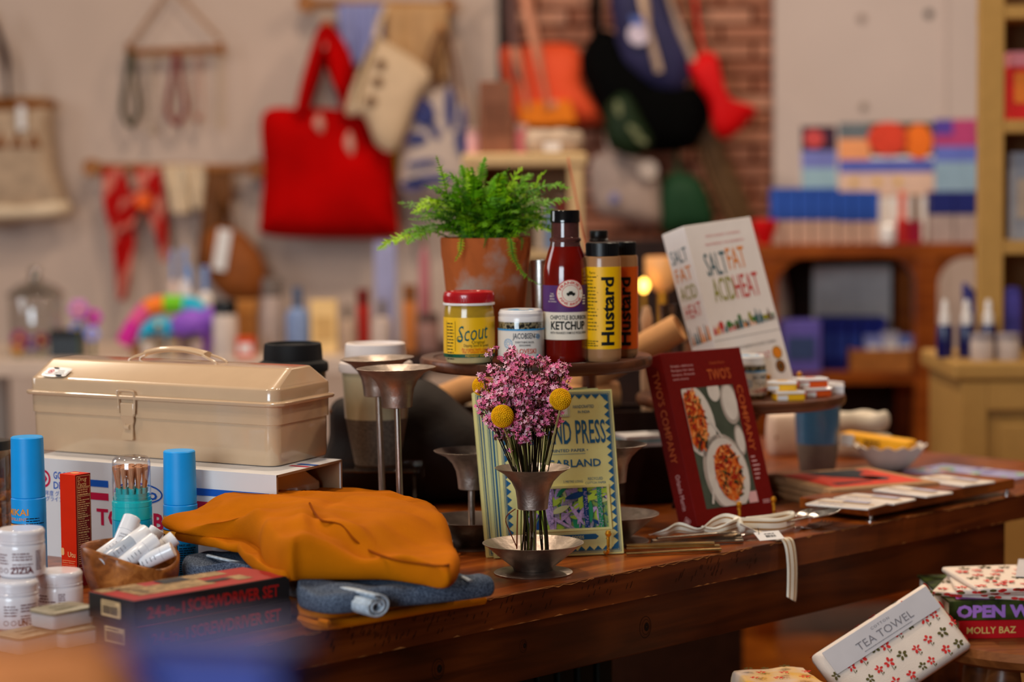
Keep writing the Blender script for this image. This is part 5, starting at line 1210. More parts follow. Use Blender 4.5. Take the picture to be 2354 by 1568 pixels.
# ------------------------------------------------------------------ dark leather bag and rolls behind the candlesticks
LEA = M('dark_leather', C(22, 13, 9), .72, var=.25, scale=20, bump=.4, bscale=120)
p = P(985, 1150, 3.43); t = thing('leather_bag', 'slouching dark brown leather bag behind the candlesticks', 'bag', (p.x, p.y, T), R(-8))
def bx(x, y): w_ = P(x, y, 3.43); return (w_.x - p.x, w_.z - T)
ol = [bx(760, 1180), bx(752, 1000), bx(765, 925), bx(860, 905), bx(935, 880), bx(975, 872), bx(1020, 895), bx(1060, 930), bx(1110, 975), bx(1150, 1040), bx(1170, 1120), bx(1160, 1185)]
ol = [(a, max(b, .002)) for a, b in ol]
pillow(ol, .085, n=110, back=.7, wob=.012, wf=16).obj('bag_body', LEA, t, 70)
MB().tube([(ol[1][0] + .004, -.01, bx(760, 948)[1]), (ol[3][0], -.045, bx(840, 948)[1]), (bx(930, 935)[0], -.07, bx(930, 935)[1])], .004, 8).obj('rolled_edge', M('tan_stitching', C(92, 60, 34), .8, var=.3), t)
KR2 = M('tan_roll', C(204, 150, 98), .7, var=.08)
def roll(label, a, b, r, mt=KR2):
    a, b = Vector(a), Vector(b); qt = Vector((0, 0, 1)).rotation_difference((b - a).normalized()).to_matrix().to_4x4(); t = thing('paper_roll', label, 'roll', mat=Matrix.Translation(a) @ qt, group='tan rolls behind the tall stand'); L_ = (b - a).length
    MB().lathe([(r * .8, 0), (r, 0), (r, L_), (r * .8, L_), (r * .78, .001), (r * .8, 0)], 32).obj('rolled_sheet', mt, t)
    MB().lathe([(r + .0002, L_ * .48), (r + .001, L_ * .485), (r + .001, L_ * .52), (r + .0002, L_ * .525)], 32).obj('paper_band', KRAFT, t)
roll('tan roll leaning behind the tall stand, beside the leather bag', P(1000, 925, 3.60), P(1210, 838, 3.63), .022)
roll('tan roll pointing out to the far side of the tall stand', P(1310, 893, 3.64), P(1562, 752, 3.60), .022)
roll('tan roll standing under the far side of the tall stand', P(1180, 922, 3.60), P(1420, 905, 3.64), .020)
bkt = thing('roll_crate', 'low dark wooden crate holding the tan rolls', 'crate', (P(1250, 1000, 3.62).x, 3.62, T), 0)
for a in ((-.2, .2, -.06, -.052, 0, .118), (-.2, .2, .052, .06, 0, .118), (-.2, -.192, -.052, .052, 0, .118), (.192, .2, -.052, .052, 0, .118)): MB().box(*a).obj('crate_side', EASEL, bkt, smooth=0)
MB().box(-.192, .192, -.052, .052, 0, .006).obj('crate_floor', EASEL, bkt, smooth=0)
# small shallow wooden riser with magazines between the two stands
p = P(1475, 985, 3.40); t = thing('paper_box', 'dark box topped with pale folded sheets behind the garland cards', 'box', (p.x, p.y, T), R(20))
MB().box(-.04, .04, -.03, .03, 0, .085).obj('box_body', EASEL, t, smooth=0, bevel=.002)
for i in range(3): MB().box(-.036, .036, -.028, .028, .0855 + i * .0055, .0905 + i * .0055).obj('folded_sheet', (WPAPER, M('pale_aqua_paper', C(150, 190, 196), .6, var=.05), WPAPER)[i], t, smooth=0)

# ------------------------------------------------------------------ glass jar of nuts at the left edge
p = P(-20, 1150, 2.98); t = thing('nut_jar', 'dark-lidded glass jar of brown nuggets at the left edge', 'jar', (p.x, p.y, T), 0); r = 47 * S(2.98); hh = P(-20, 1012, 2.98).z - T
MB().lathe([(0, .001), (r * .9, .001), (r, .006), (r, hh * .86), (r * .92, hh * .95)], 36).obj('jar_glass', clear('amber_glass', (.75, .6, .45, 1), .06), t)
MB().lathe([(r * .9, hh * .92), (r * 1.02, hh * .92), (r * 1.02, hh), (0, hh + .002)], 36).obj('lid', BLACK, t)
nut = bmesh.new(); bmesh.ops.create_icosphere(nut, subdivisions=1, radius=.0075); nv = [v.co.copy() for v in nut.verts]; nf = [tuple(q.index for q in f_.verts) for f_ in nut.faces]; nut.free()
nm_ = MB(); 
for (x, y, z) in nv: nm_.v.append((x, y * .8, z * 1.25))
nm_.f = nf; nm_.m = [0] * len(nf); nme = nm_.mesh('nut', M('nut_brown', C(146, 92, 48), .6, var=.25, scale=60), 60)
rn = random.Random(2)
for i in range(46):
    o = bpy.data.objects.new('nut', nme); COL.objects.link(o); o.parent = t; a = i * 2.4; o.location = (math.cos(a) * r * .78, math.sin(a) * r * .78, .012 + (i // 9) * .0155); o.rotation_euler = (rn.random() * 3, rn.random() * 3, 0)
# ------------------------------------------------------------------ bowl, pack and cloth beyond the lower stand
FLU = M('fluted_white_glaze', C(206, 196, 186), .4, var=.05)
p = P(2047, 1082, 3.74); t = thing('fluted_bowl', 'small white fluted bowl at the far corner of the table', 'bowl', (p.x, p.y, T), 0); r0 = 82 * S(3.74); hb_ = P(2047, 1024, 3.74).z - T
def fl_pt(a, s, k): 
    rr = r0 * (.35 + .65 * s ** .7) * (1 + .035 * math.cos(14 * a) * s) * k; return (rr * math.cos(a), rr * math.sin(a) * .9, .0 + hb_ * s * (1 + .06 * math.cos(14 * a)) )
MB().loft([[fl_pt(2 * PI * i / 84, s, 1) for i in range(84)] for s in (.0, .15, .4, .7, 1)] + [[fl_pt(2 * PI * i / 84, s, .94)[:2] + (fl_pt(2 * PI * i / 84, s, .94)[2] + .003 * (1 - s),) for i in range(84)] for s in (1, .7, .4, .12)]).obj('bowl_body', FLU, t, 50)
a_, b_ = P(1938, 1008, 3.80), P(2098, 1030, 3.745)
dv = (b_ - a_); t = thing('yellow_pack', 'long yellow pack lying across the fluted bowl', 'packet', mat=Matrix.Translation(a_) @ Vector((1, 0, 0)).rotation_difference(dv.normalized()).to_matrix().to_4x4()); L_ = dv.length
MB().box(0, L_, -.022, .022, -.010, .012).obj('pack_body', M('pack_yellow', C(236, 168, 32), .5, var=.06), t, smooth=0, bevel=.004)
q = MB(); q.rect(L_ * .02, L_ * .22, -.008, .011, plane(-.022, 0, 0, .0006), 0); q.text('BEES', L_ * .48, -.004, .010, plane(-.022, 0, 0, .0006), 1, width=.028, bold=.02); q.obj('pack_print', [WPAPER, M('brown_ink', C(110, 66, 14), .6, var=0)], t, smooth=0)
p = P(1975, 1010, 3.93); t = thing('folded_cloth', 'folded off-white cloth behind the yellow pack', 'cloth', (p.x, p.y, T), R(-10)); zc = P(1975, 948, 3.93).z - T
soft([(-.05, -.03), (0, -.035), (.05, -.028), (.055, .02), (0, .03), (-.05, .025)], 0, zc * .55, edge=.012, wob=.006).obj('lower_fold', M('oat_cloth', C(214, 202, 184), .9, var=.06, bump=.3), t, 60); soft([(-.045, -.03), (0, -.032), (.04, -.02), (.05, .015), (0, .028), (-.045, .02)], zc * .56, zc, edge=.012, wob=.008, seed=4).obj('upper_fold', M('oat_cloth', C(214, 202, 184)), t, 60)
p = P(1810, 1005, 3.95); t = thing('cloth_parcel', 'small pale parcel seen under the lower stand', 'parcel', (p.x, p.y, T), R(12)); zc = P(1810, 950, 3.95).z - T
soft([(-.028, -.02), (.028, -.02), (.03, .02), (-.03, .02)], 0, zc, edge=.006, wob=.003).obj('parcel_body', M('pale_peach_cloth', C(226, 204, 186), .8, var=.05), t, 60); MB().box(-.029, .029, -.0215, -.0205, zc * .42, zc * .5).obj('parcel_band', KRAFT, t, smooth=0)
# ------------------------------------------------------------------ prints, tray and packets
PRR, PRK = M('print_red', C(218, 66, 44), .6, var=.06), M('print_charcoal', C(40, 44, 52), .6, var=.1)
def pquad(pts, z): return [Z(x, y, T + z) for x, y in pts]
qd = pquad([(1795, 1094), (1960, 1134), (2108, 1098), (1952, 1068)], .030)
cen = sum(qd, Vector()) / 4; aX = ((qd[1] - qd[0]) + (qd[2] - qd[3])).normalized(); yaw = math.atan2(aX.y, aX.x)
wX = ((qd[1] - qd[0]).length + (qd[2] - qd[3]).length) / 2; wY = ((qd[2] - qd[1]).length + (qd[3] - qd[0]).length) / 2
labs = ('lowest kraft-mounted print under two others', 'middle kraft-mounted print between two others', 'kraft-mounted red and charcoal print on top of its stack')
for i in range(3):
    t = thing('mounted_print', labs[i], 'print', (cen.x, cen.y, T + .004 + i * .0095) if i < 2 else (cen.x, cen.y, T + .023), yaw + R((6, -4, 0)[i]), 'kraft-mounted prints')
    MB().box(-wX / 2, wX / 2, -wY / 2, wY / 2, 0, .0088).obj('mount', KRAFT, t, smooth=0, bevel=.001)
    q = MB(); f = lambda x, y: (x, y, .0092); f2 = lambda x, y: (x, y, .0096)
    q.rect(-wX * .40, wX * .40, -wY * .40, wY * .42, f, 0); q.flat([(-wX * .40, -wY * .2), (-wX * .1, -wY * .1), (wX * .05, wY * .05), (wX * .2, wY * .1), (wX * .1, wY * .25), (-wX * .1, wY * .15), (-wX * .25, wY * .3), (-wX * .40, wY * .3)], f2, 1); q.ell(wX * .1, wY * .18, wX * .12, wY * .10, f2, 1, 16); q.flat([(wX * .2, -wY * .3), (wX * .3, -wY * .3), (wX * .26, wY * .05), (wX * .22, wY * .05)], f2, 1)
    q.obj('print_image', [PRR, PRK], t, smooth=0)
for i in range(3): bpy.data.objects['mounted_print' + ('' if i == 0 else '.%03d' % i)].location.z = T + .0003 + i * .0100
# wooden tray board on small feet
tc_ = Z(2004, 1203, T); u0 = (tc_ - E0).dot(tdir) + .004; v0 = .010; hT = .013
zt0, zt1 = .008, .024
ur_ = UR - .02
tr = thing('tray_board', 'low wooden board on little steel feet carrying white packets', 'board', TL(u0, v0), ANG)
lw = (Z(1839, 1150, T + .02) - TL(u0, v0)).length
MB().box(0, ur_ - u0, 0, lw, zt0, zt1).obj('board', TABLEW, tr, smooth=0, bevel=.0015)
for a, b in ((.012, .006), (ur_ - u0 - .012, .006), (.012, lw - .010), (ur_ - u0 - .012, lw - .010)): MB().lathe([(0, 0), (.008, 0), (.008, .0015), (.003, .003), (.003, zt0), (0, zt0)], 16, 0, Matrix.Translation((a, b, 0))).obj('steel_foot', SILVER, tr)
PKT = M('packet_paper', C(226, 216, 206), .45, var=.04, coat=.2)
def packet(label, cx, cy, z, w, l, rz):
    p = Z(cx, cy, T + z); t = thing('seed_packet', label, 'packet', (p.x, p.y, T + z), rz, 'white packets on the low board')
    soft(rectpts(w, l), 0, .003, n=84, edge=.0012, rings=5, wob=.0008).obj('packet_body', PKT, t, 50)
    q = MB(); f = lambda x, y: (x, y, .0040); q.rect(-w * .04, w * .02, -l * .45, l * .45, f, 0); q.rect(w * .10, w * .38, -l * .3, l * .1, f, 1); q.lines(-w * .42, -w * .1, l * .3, .008, 5, .002, f, 1); q.obj('packet_print', [M('ochre_ink', C(206, 160, 76), .6, var=0), M('lavender_grey', C(176, 172, 190), .6, var=.1)], t, smooth=0)
packet('white packet farthest along the low board, with an ochre band', 2190, 1108, zt1 + .0005, .070, .105, ANG - R(8)); packet('white packet second farthest along the low board', 2110, 1130, zt1 + .0005, .065, .10, ANG - R(22)) if False else packet('white packet second farthest along the low board', 2098, 1133, zt1 + .0005, .060, .10, ANG - R(5))
packet('white packet with a lavender patch near the corner of the board', 2010, 1150, zt1 + .0005, .060, .10, ANG + R(4)); packet('white packet nearest the corner of the board', 1945, 1162, zt1 + .0055, .06, .095, ANG + R(10))
# sheet of lilac stickers at the far right
qd = [Z(x, y, T + .002) for x, y in ((2090, 1086), (2330, 1112), (2370, 1085), (2150, 1062))]; cen = sum(qd, Vector()) / 4; aX = (qd[1] - qd[0]).normalized(); yaw2 = math.atan2(aX.y, aX.x)
t = thing('sticker_sheet', 'lilac sheet with bright stickers at the right end of the table', 'paper', (cen.x, cen.y, T + .0004), yaw2); a, b = .095, .055
MB().box(-a, a, -b, b, 0, .0015).obj('sheet', M('lilac_sheet', C(152, 150, 190), .5, var=.1), t, smooth=0)
q = MB(); f = lambda x, y: (x, y, .0019); rs = random.Random(4)
for i in range(22): q.ell(rs.uniform(-a * .9, a * .9), rs.uniform(-b * .85, b * .85), rs.uniform(.006, .016), rs.uniform(.003, .008), lambda x, y, e=i: (x, y, .0019 + e * .00002), rs.choice((0, 1, 2, 3)), 14, rs.uniform(0, 3))
q.obj('stickers', [M('sticker_green', C(110, 190, 90), .5), M('sticker_peach', C(232, 150, 110), .5), M('sticker_pale', C(206, 202, 214), .5), M('sticker_violet', C(124, 110, 170), .5)], t, smooth=0)['kind'] = 'stuff'

# ------------------------------------------------------------------ cutlery and ribbon
ANTG = M('antique_gold', C(206, 170, 110), .3, 1.0, var=.15, scale=60); SILW = M('pale_silver', C(210, 196, 178), .25, 1.0, var=.12, scale=60)
def cutlery(label, a, b, mt, head, group, r=.0032):
    a, b = Vector(a), Vector(b); d = (b - a); L_ = d.length; yaw = math.atan2(d.y, d.x); pit = -math.asin(d.z / L_)
    t = thing({'handle': 'table_knife', 'spoon': 'serving_spoon', 'fork': 'table_fork'}[head], label, 'cutlery', a, 0, group, rot=(0, pit, yaw))
    hl = L_ if head == 'handle' else L_ * .68
    MB().tube(spline([(0, 0, 0), (hl * .02, 0, 0), (hl * .3, 0, .0004), (hl * .7, 0, .0), (hl, 0, 0)], 14), [r * .6, r * .95] + [r * (1 - .35 * i / 11) for i in range(12)], 10, flat=.62).obj('handle', mt, t)
    if head == 'spoon':
        bwl = MB(); bwl.grid(lambda u, v: (hl + (L_ - hl) * v, (u - .5) * 2 * .0175 * math.sin(min(1, v * .93 + .07) * PI) ** .55, .004 * v - .006 * (1 - (2 * u - 1) ** 2) * math.sin(v * PI)), 13, 15); bwl.obj('bowl', mt, t, 60, solid=.0008)
    if head == 'fork':
        MB().grid(lambda u, v: (hl + .03 * v, (u - .5) * 2 * (.004 + .008 * v), -.004 * math.sin(v * PI)), 7, 6).obj('fork_neck', mt, t, 60, solid=.0012)
        for k in range(4): y = -.0098 + k * .0065; MB().tube(spline([(hl + .028, y, -.0005), (hl + .05, y, .001), (L_, y, .004)], 8), .0012, 6).obj('tine', mt, t)
    return t
def TP(x, y, z): return Z(x, y, T + z)
gs = 'gold-toned cutlery handles beside the garland cards'; ss = 'silver cutlery tied with ribbon'
for i, (xa, ya, xb__, yb_, z) in enumerate(((1655, 1264, 1440, 1274, .0035), (1652, 1256, 1440, 1262, .0050), (1640, 1250, 1440, 1254, .0085))):
    cutlery(('lowest gold-toned cutlery handle in front of the garland cards', 'middle gold-toned cutlery handle beside the garland cards', 'topmost gold-toned cutlery handle beside the garland cards')[i], TP(xa, ya, z), TP(xb__, yb_, z), ANTG, 'handle', gs, .0048)
for i, (xa, ya, xb__, yb_, z) in enumerate(((1706, 1244, 1500, 1252, .0035), (1704, 1238, 1496, 1247, .0055), (1700, 1230, 1498, 1243, .0095), (1690, 1225, 1510, 1238, .0135))):
    cutlery(('silver cutlery handle lying lowest below the ribbon knot', 'silver cutlery handle second from below under the ribbon knot', 'silver cutlery handle second from the top under the ribbon knot', 'silver cutlery handle on top, touching the ribbon bow')[i], TP(xa, ya, z), TP(xb__, yb_, z), SILW, 'handle', ss, .0046)
cutlery('silver serving spoon tied by the ribbon, its bowl tilted up', TP(1690, 1226, .006), TP(1936, 1172, .026), SILVER, 'spoon', ss); cutlery('silver spoon lying behind the ribbon-tied serving spoon', TP(1690, 1218, .008), TP(1898, 1172, .022), SILVER, 'spoon', ss); cutlery('silver fork lying lowest among the ribbon-tied heads', TP(1700, 1232, .004), TP(1902, 1203, .004), SILVER, 'fork', ss)
RIB = M('ivory_ribbon', C(250, 240, 220), .6, var=.03); RGO = M('ochre_ribbon_stripe', C(176, 120, 34), .7, var=.06)
rbn = thing('ribbon_bow', 'ivory ribbon with ochre stripes tied in a bow, one tail hanging over the table edge', 'ribbon', TP(1700, 1205, .02))
rloc = rbn.location.copy()
def strip(name, pts, wv, w, n=40):
    sp = spline([Vector(p) - rloc for p in pts], n); wv = [Vector(x) for x in wv]; ws = spline(wv, n); prof = [0, .20, .31, .66, .77, 1]
    b = MB(); b.grid(lambda u, v: sp[min(n - 1, int(round(v * (n - 1))))] + ws[min(n - 1, int(round(v * (n - 1))))].normalized() * (prof[int(round(u * 5))] - .5) * w, 6, n, mfn=lambda i, j: 1 if i in (1, 3) else 0)
    o = b.obj(name, [RIB, RGO], rbn, 60, solid=.0006); return o
up = (0, 0, 1); W_ = .0205
nv_ = tuple(-ndir)
strip('left_loop', [TP(1700, 1205, .020), TP(1668, 1196, .024), TP(1640, 1205, .020), TP(1605, 1222, .012), TP(1560, 1214, .016), TP(1530, 1225, .012), TP(1492, 1230, .004)], [(.1, -.3, 1), (.1, -.4, .9), (.2, -.3, .9), (.1, -.8, .5), (.1, -.6, .8), (.0, -.8, .6), (0, -1, .1)], W_)
strip('left_loop_back', [TP(1700, 1205, .020), TP(1672, 1214, .020), TP(1640, 1222, .014), TP(1610, 1216, .013)], [(.1, -.3, 1), (.1, -.6, .8), (.1, -.7, .6), (.1, -.8, .5)], W_)
strip('right_loop', [TP(1700, 1207, .020), TP(1740, 1208, .016), TP(1790, 1208, .013), TP(1820, 1200, .014), TP(1826, 1196, .014), TP(1815, 1192, .014), TP(1770, 1200, .016), TP(1715, 1206, .018)], [up, up, up, up, up, up, up, up], W_)
ee = TL((Z(1802, 1243, T) - E0).dot(tdir), -.002)
strip('hanging_tail', [TP(1702, 1208, .020), TP(1735, 1218, .013), TP(1765, 1230, .006), TP(1790, 1238, .003), ee + Vector((0, 0, .003)), ee + tdir * .004 - ndir * .004 + Vector((0, 0, -.008)), ee + tdir * .006 - ndir * .006 + Vector((0, 0, -.035)), ee + tdir * .0055 - ndir * .006 + Vector((0, 0, -.065)), ee + tdir * .003 - ndir * .007 + Vector((0, 0, -.078))], [(-.2, -.8, .5), (-.3, -.9, .2), (-.5, -.8, 0), tuple(-tdir - ndir * .4), tuple(-tdir), tuple(-tdir), tuple(-tdir), tuple(-tdir), tuple(-tdir + Vector((0, 0, .5)))], W_ * 1.05, 60)
kn_ = MB(); kn_.tube(spline([Vector((-.006, 0, .008)), Vector((-.001, -.006, .002)), Vector((.003, -.004, -.006)), Vector((.002, .002, -.010))], 14), [.003, .005, .0065, .007, .007, .0068, .006, .0058, .0056, .0055, .005, .005, .0045, .004], 10, flat=.8); kn_.obj('knot', RIB, rbn, 60)
t = thing('price_tag', 'small white price tag tied to the ribbon bow', 'tag', TP(1768, 1232, .012), ANG - R(12), rot=(R(28), 0, ANG - R(20)))
MB().box(-.019, .019, -.009, .009, 0, .0006).obj('tag_card', WPAPER, t, smooth=0); q = MB(); f = lambda x, y: (x, y, .0009); x = -.006
while x < .009: w_ = ri.choice((.0004, .0008)); q.rect(x, x + w_, -.004, .001, f); x += w_ + ri.choice((.0004, .0008))
q.lines(-.006, .010, .003, .003, 1, .0014, f); q.obj('tag_print', INK, t, smooth=0)
MB().tube(spline([(-.014, .004, .001), (-.013, .010, .006), (-.010, .014, .003)], 8), .0004, 5).obj('tag_string', INK, t)
# ------------------------------------------------------------------ stool with books and tea towels, right of the table
DS = 3.0
def sz(y, x=2280, d=DS): return P(x, y, d).z
zs = sz(1470); ps = P(2400, 1470, DS + .06)
STW_ = wood('stool_wood', C(70, 34, 14), C(118, 66, 30), C(150, 92, 46), .4, 0, 5, .1)
so = thing('wooden_stool', 'round wooden stool with turned legs beside the table', 'stool', (ps.x, ps.y, 0), 0)
MB().lathe([(0, zs - .028), (.15, zs - .028), (.163, zs - .022), (.168, zs - .012), (.163, zs - .002), (.155, zs), (0, zs)], 64).obj('seat', STW_, so)
for i in range(4):
    a = PI / 4 + i * PI / 2; tp = Vector((.095 * math.cos(a), .095 * math.sin(a), zs - .028)); bt = Vector((.15 * math.cos(a), .15 * math.sin(a), 0)); n = 24
    rr = [.019 + .007 * math.sin(k / (n - 1) * 19) * (1 if k < 13 else .4) - .004 * (k / (n - 1)) for k in range(n)]
    MB().tube([tp.lerp(bt, k / (n - 1)) for k in range(n)], rr, 14).obj('leg', STW_, so)
for a, b in ((0, 1), (1, 2), (2, 3), (3, 0)):
    f_ = lambda i: Vector((.128 * math.cos(PI / 4 + i * PI / 2), .128 * math.sin(PI / 4 + i * PI / 2), zs * .4)); MB().tube([f_(a), f_(b)], .008, 10).obj('stretcher', STW_, so)
# books (spines towards the camera)
RB_ = M('red_book', C(196, 16, 28), .4, var=.04, coat=.2); CRT = M('cream_title', C(236, 206, 120), .5, var=0); GBK = M('garden_cover', C(70, 84, 34), .45, var=.4, scale=40, col2=C(22, 28, 14)); PUR2 = M('lavender_title', C(178, 124, 214), .5, var=0); PURP = M('mauve_image', C(170, 96, 186), .5, var=.15)
th1 = sz(1420, 2200) - sz(1462, 2200); pbk = P(2205, 1466, DS)
t = thing('cook_book_closed', 'red hardback lying at the bottom of the stool, its spine lettered in cream', 'book', (pbk.x, pbk.y, zs + .0003), R(4)); W_b, D_b = .245, .19
def flatbook(t, w, dpt, th, mt):
    MB().box(0, w, 0, .003, 0, th).obj('spine', mt, t, smooth=0, bevel=.001); MB().box(0, w, .003, dpt, 0, .003).obj('back_cover', mt, t, smooth=0); MB().box(0, w, .003, dpt, th - .003, th).obj('front_cover', mt, t, smooth=0); MB().box(.003, w - .003, .0032, dpt - .004, .0032, th - .0032).obj('pages', PAGE, t, smooth=0)
flatbook(t, W_b, D_b, th1, RB_); MB().text('MOLLY BAZ', .010, th1 * .30, .0088, plane(0), 0, width=.066, bold=.008, align='l').text('more', .092, th1 * .22, .013, plane(0), 0, width=.03, align='l').obj('spine_title', CRT, t, smooth=0)
th2 = sz(1375, 2200) - sz(1420, 2200); pb2 = P(2182, 1420, DS)
t = thing('garden_book', 'green garden book with fat lavender title above the red one', 'book', (pb2.x, pb2.y, zs + th1 + .0008), R(2))
flatbook(t, .26, .20, th2, GBK); q = MB().text('OPEN WINDOW', .010, th2 * .18, .0150, plane(0), 0, width=.190, bold=.05, align='l'); q.flat([(.012, .012), (.09, .004), (.13, .06), (.06, .10), (.02, .07)], lambda x, y: (x, y, th2 + .0005), 1); q.obj('spine_title', [PUR2, PURP], t, smooth=0)
zb2 = zs + th1 + .0008 + th2
# flower printed tea towels
TOW = M('towel_cotton', C(232, 216, 202), .9, var=.03, bump=.25, bscale=700); FLR = M('flower_red', C(206, 54, 50), .85, var=.15, scale=150); FLD = M('flower_olive', C(92, 84, 46), .85, var=.2, scale=150); BAND = M('grey_band', C(196, 192, 196), .6, var=.03)
def flowers(q, n, w, h, fn, rs, sc=1.0, avoid=None):
    st_ = math.sqrt(w * h / n); k = 0; nx, ny = max(1, int(w / st_)), max(1, int(h / st_))
    for i in range(nx):
        for j in range(ny):
            x, y = (i + .5 + (.25 if j % 2 else -.25)) / nx * w - w / 2 + rs.uniform(-.2, .2) * st_, (j + .5) / ny * h - h / 2 + rs.uniform(-.2, .2) * st_; k += 1
            if abs(x) > w / 2 or (avoid and avoid(x, y)): continue
            s = st_ * .33 * rs.uniform(.8, 1.1) * sc; m_ = 1 if k % 3 == 0 else 0
            for p in range(5):
                a = p * 2 * PI / 5 + rs.random() * .5; q.ell(x + s * .62 * math.cos(a), y + s * .55 * math.sin(a), s * rs.uniform(.32, .46), s * rs.uniform(.22, .32), fn, m_, 7, a)
            if m_ == 0: q.rect(x - .0004, x + .0004, y - s * 1.5, y - s * .6, fn, 1); q.ell(x + s * .4, y - s * 1.2, s * .28, s * .13, fn, 1, 7, .6)
pt2 = P(2300, 1370, DS - .01)
t = thing('tea_towel', 'flower-printed tea towel folded on top of the garden book', 'tea towel', (pb2.x + .125, pb2.y + .075, zb2 + .0005), R(-14), 'flower-printed tea towels')
w2, d2 = .24, .17
for i, (dx, dy, rz) in enumerate(((0, 0, R(-6)), (.012, .004, R(9)), (.02, -.006, R(20)))):
    o = soft(rectpts(w2, d2), i * .0075, i * .0075 + .0068, n=112, edge=.003, rings=6, wob=.0015, wf=14, seed=i).obj('towel_fold', TOW, t, 60, loc=(dx, dy, 0), rot=(0, 0, rz))
    q = MB(); rs = random.Random(i + 30); ff = lambda x, y, z=i * .0075 + .0083: (x, y, z)
    flowers(q, 54, w2 * .96, d2 * .95, ff, rs, 1.15); n_ = 26
    for k in range(26): x = rs.uniform(-w2 / 2, w2 / 2); q.ell(x, i * .0075 + rs.uniform(.002, .005), .005, .002, plane(-d2 / 2 - .0005), rs.choice((0, 0, 1)), 8)
    q.obj('flower_print', [FLR, FLD], t, smooth=0, loc=(dx, dy, 0), rot=(0, 0, rz))['kind'] = 'stuff'
MB().box(-.02, .13, -.04, .10, .0240, .0247).obj('paper_label', BAND, t, smooth=0)
# tea towel pack leaning against the books
DTW = 2.90
A, B, Cc = P(1876, 1502, DTW), P(2128, 1340, DTW + .07), P(2216, 1492, DTW + .03)
ex = (B - A).normalized(); ey = (Cc - B); ey = (ey - ex * ey.dot(ex)).normalized() * -1; ez = ex.cross(ey)
ez = -ez if ez.y > 0 else ez
mt = Matrix(((ex.x, -ez.x, ey.x, A.x), (ex.y, -ez.y, ey.y, A.y), (ex.z, -ez.z, ey.z, A.z), (0, 0, 0, 1)))
t = thing('tea_towel', 'flower-printed tea towel pack with a grey band, leaning against the book pile', 'tea towel', mat=mt, group='flower-printed tea towels')
TW, THh = (B - A).length, (Cc - B).length
MB().loft([[(x, y, z - THh / 2) for x, z in rrect(TW / 2 + d_, THh / 2 + d_, .004, 3, TW / 2, 0)] for y, d_ in ((.030, -.006), (.026, 0), (.016, .002), (.006, .001), (.001, -.003), (0, -.008))]).obj('towel_body', TOW, t, 60)
q = MB(); rs = random.Random(77); fpl = lambda x, y: (x + TW / 2, -.0006, y - THh / 2)
flowers(q, 46, TW * .98, THh * .98, fpl, rs, 1.15); 
for k in range(40): x = rs.uniform(-TW / 2, TW / 2); q.ell(x, rs.uniform(.006, .024), .006, .004, lambda a, b: (a + TW / 2, b, .0022), rs.choice((0, 0, 1)), 8)
for k in range(30): z = rs.uniform(-THh / 2, THh / 2); q.ell(z, rs.uniform(.006, .024), .006, .004, lambda a, b: (TW + .0022, b, a - THh / 2), rs.choice((0, 0, 1)), 8)
q.obj('flower_print', [FLR, FLD], t, smooth=0)['kind'] = 'stuff'
MB().box(.006, TW - .004, -.0022, -.0012, -.037, -.004).obj('paper_band', BAND, t, smooth=0)
q = MB(); fb_ = plane(-.0022); q.text('TEA TOWEL', TW * .52, -.028, .0105, fb_, 0, width=.092, bold=-.005); q.text('COTTON', TW * .52, -.0135, .0034, fb_, 0, width=.03, sp=1.3); q.lines(TW * .3, TW * .75, -.0325, .003, 1, .0008, fb_, 0, .1); q.obj('band_lettering', M('grey_lettering', C(120, 116, 122), .6, var=0), t, smooth=0)
# crate that the leaning towel and the yellow cloth rest in
lowz = (mt @ Vector((TW * .2, 0, -THh))).z
pcr = P(2010, 1560, DTW + .05)
cr = thing('wooden_crate', 'low crate under the leaning tea towel', 'crate', (.40, pcr.y + .02, 0), 0); hz_ = min(lowz, (mt @ Vector((0, 0, -THh))).z, (mt @ Vector((TW, 0, -THh))).z)
hz_ -= .004
for a in ((-.13, .13, -.11, -.10, 0, hz_), (-.13, .13, .10, .11, 0, hz_), (-.13, -.12, -.10, .10, 0, hz_), (.12, .13, -.10, .10, 0, hz_)): MB().box(*a).obj('crate_side', STW_, cr, smooth=0, bevel=.002)
MB().box(-.12, .12, -.10, .10, hz_ - .012, hz_).obj('crate_top', STW_, cr, smooth=0)
yc = P(1790, 1575, DTW - .05); 
t = thing('tea_towel', 'yellow and red printed cloth at the bottom edge below the table', 'tea towel', (yc.x, yc.y, hz_ + .0003), R(10), 'flower-printed tea towels'); zy = P(1790, 1556, DTW - .05).z - hz_
YCL = M('yellow_cloth', C(226, 170, 30), .9, var=.25, scale=18, col2=C(214, 190, 170))
soft(rectpts(.10, .10), .0, zy, n=84, edge=.006, wob=.004, wf=24).obj('towel_body', YCL, t, 60)
q = MB(); flowers(q, 14, .085, .085, lambda x, y: (x, y, zy + .006), random.Random(8)); q.obj('flower_print', [FLR, FLD], t, smooth=0)['kind'] = 'stuff'

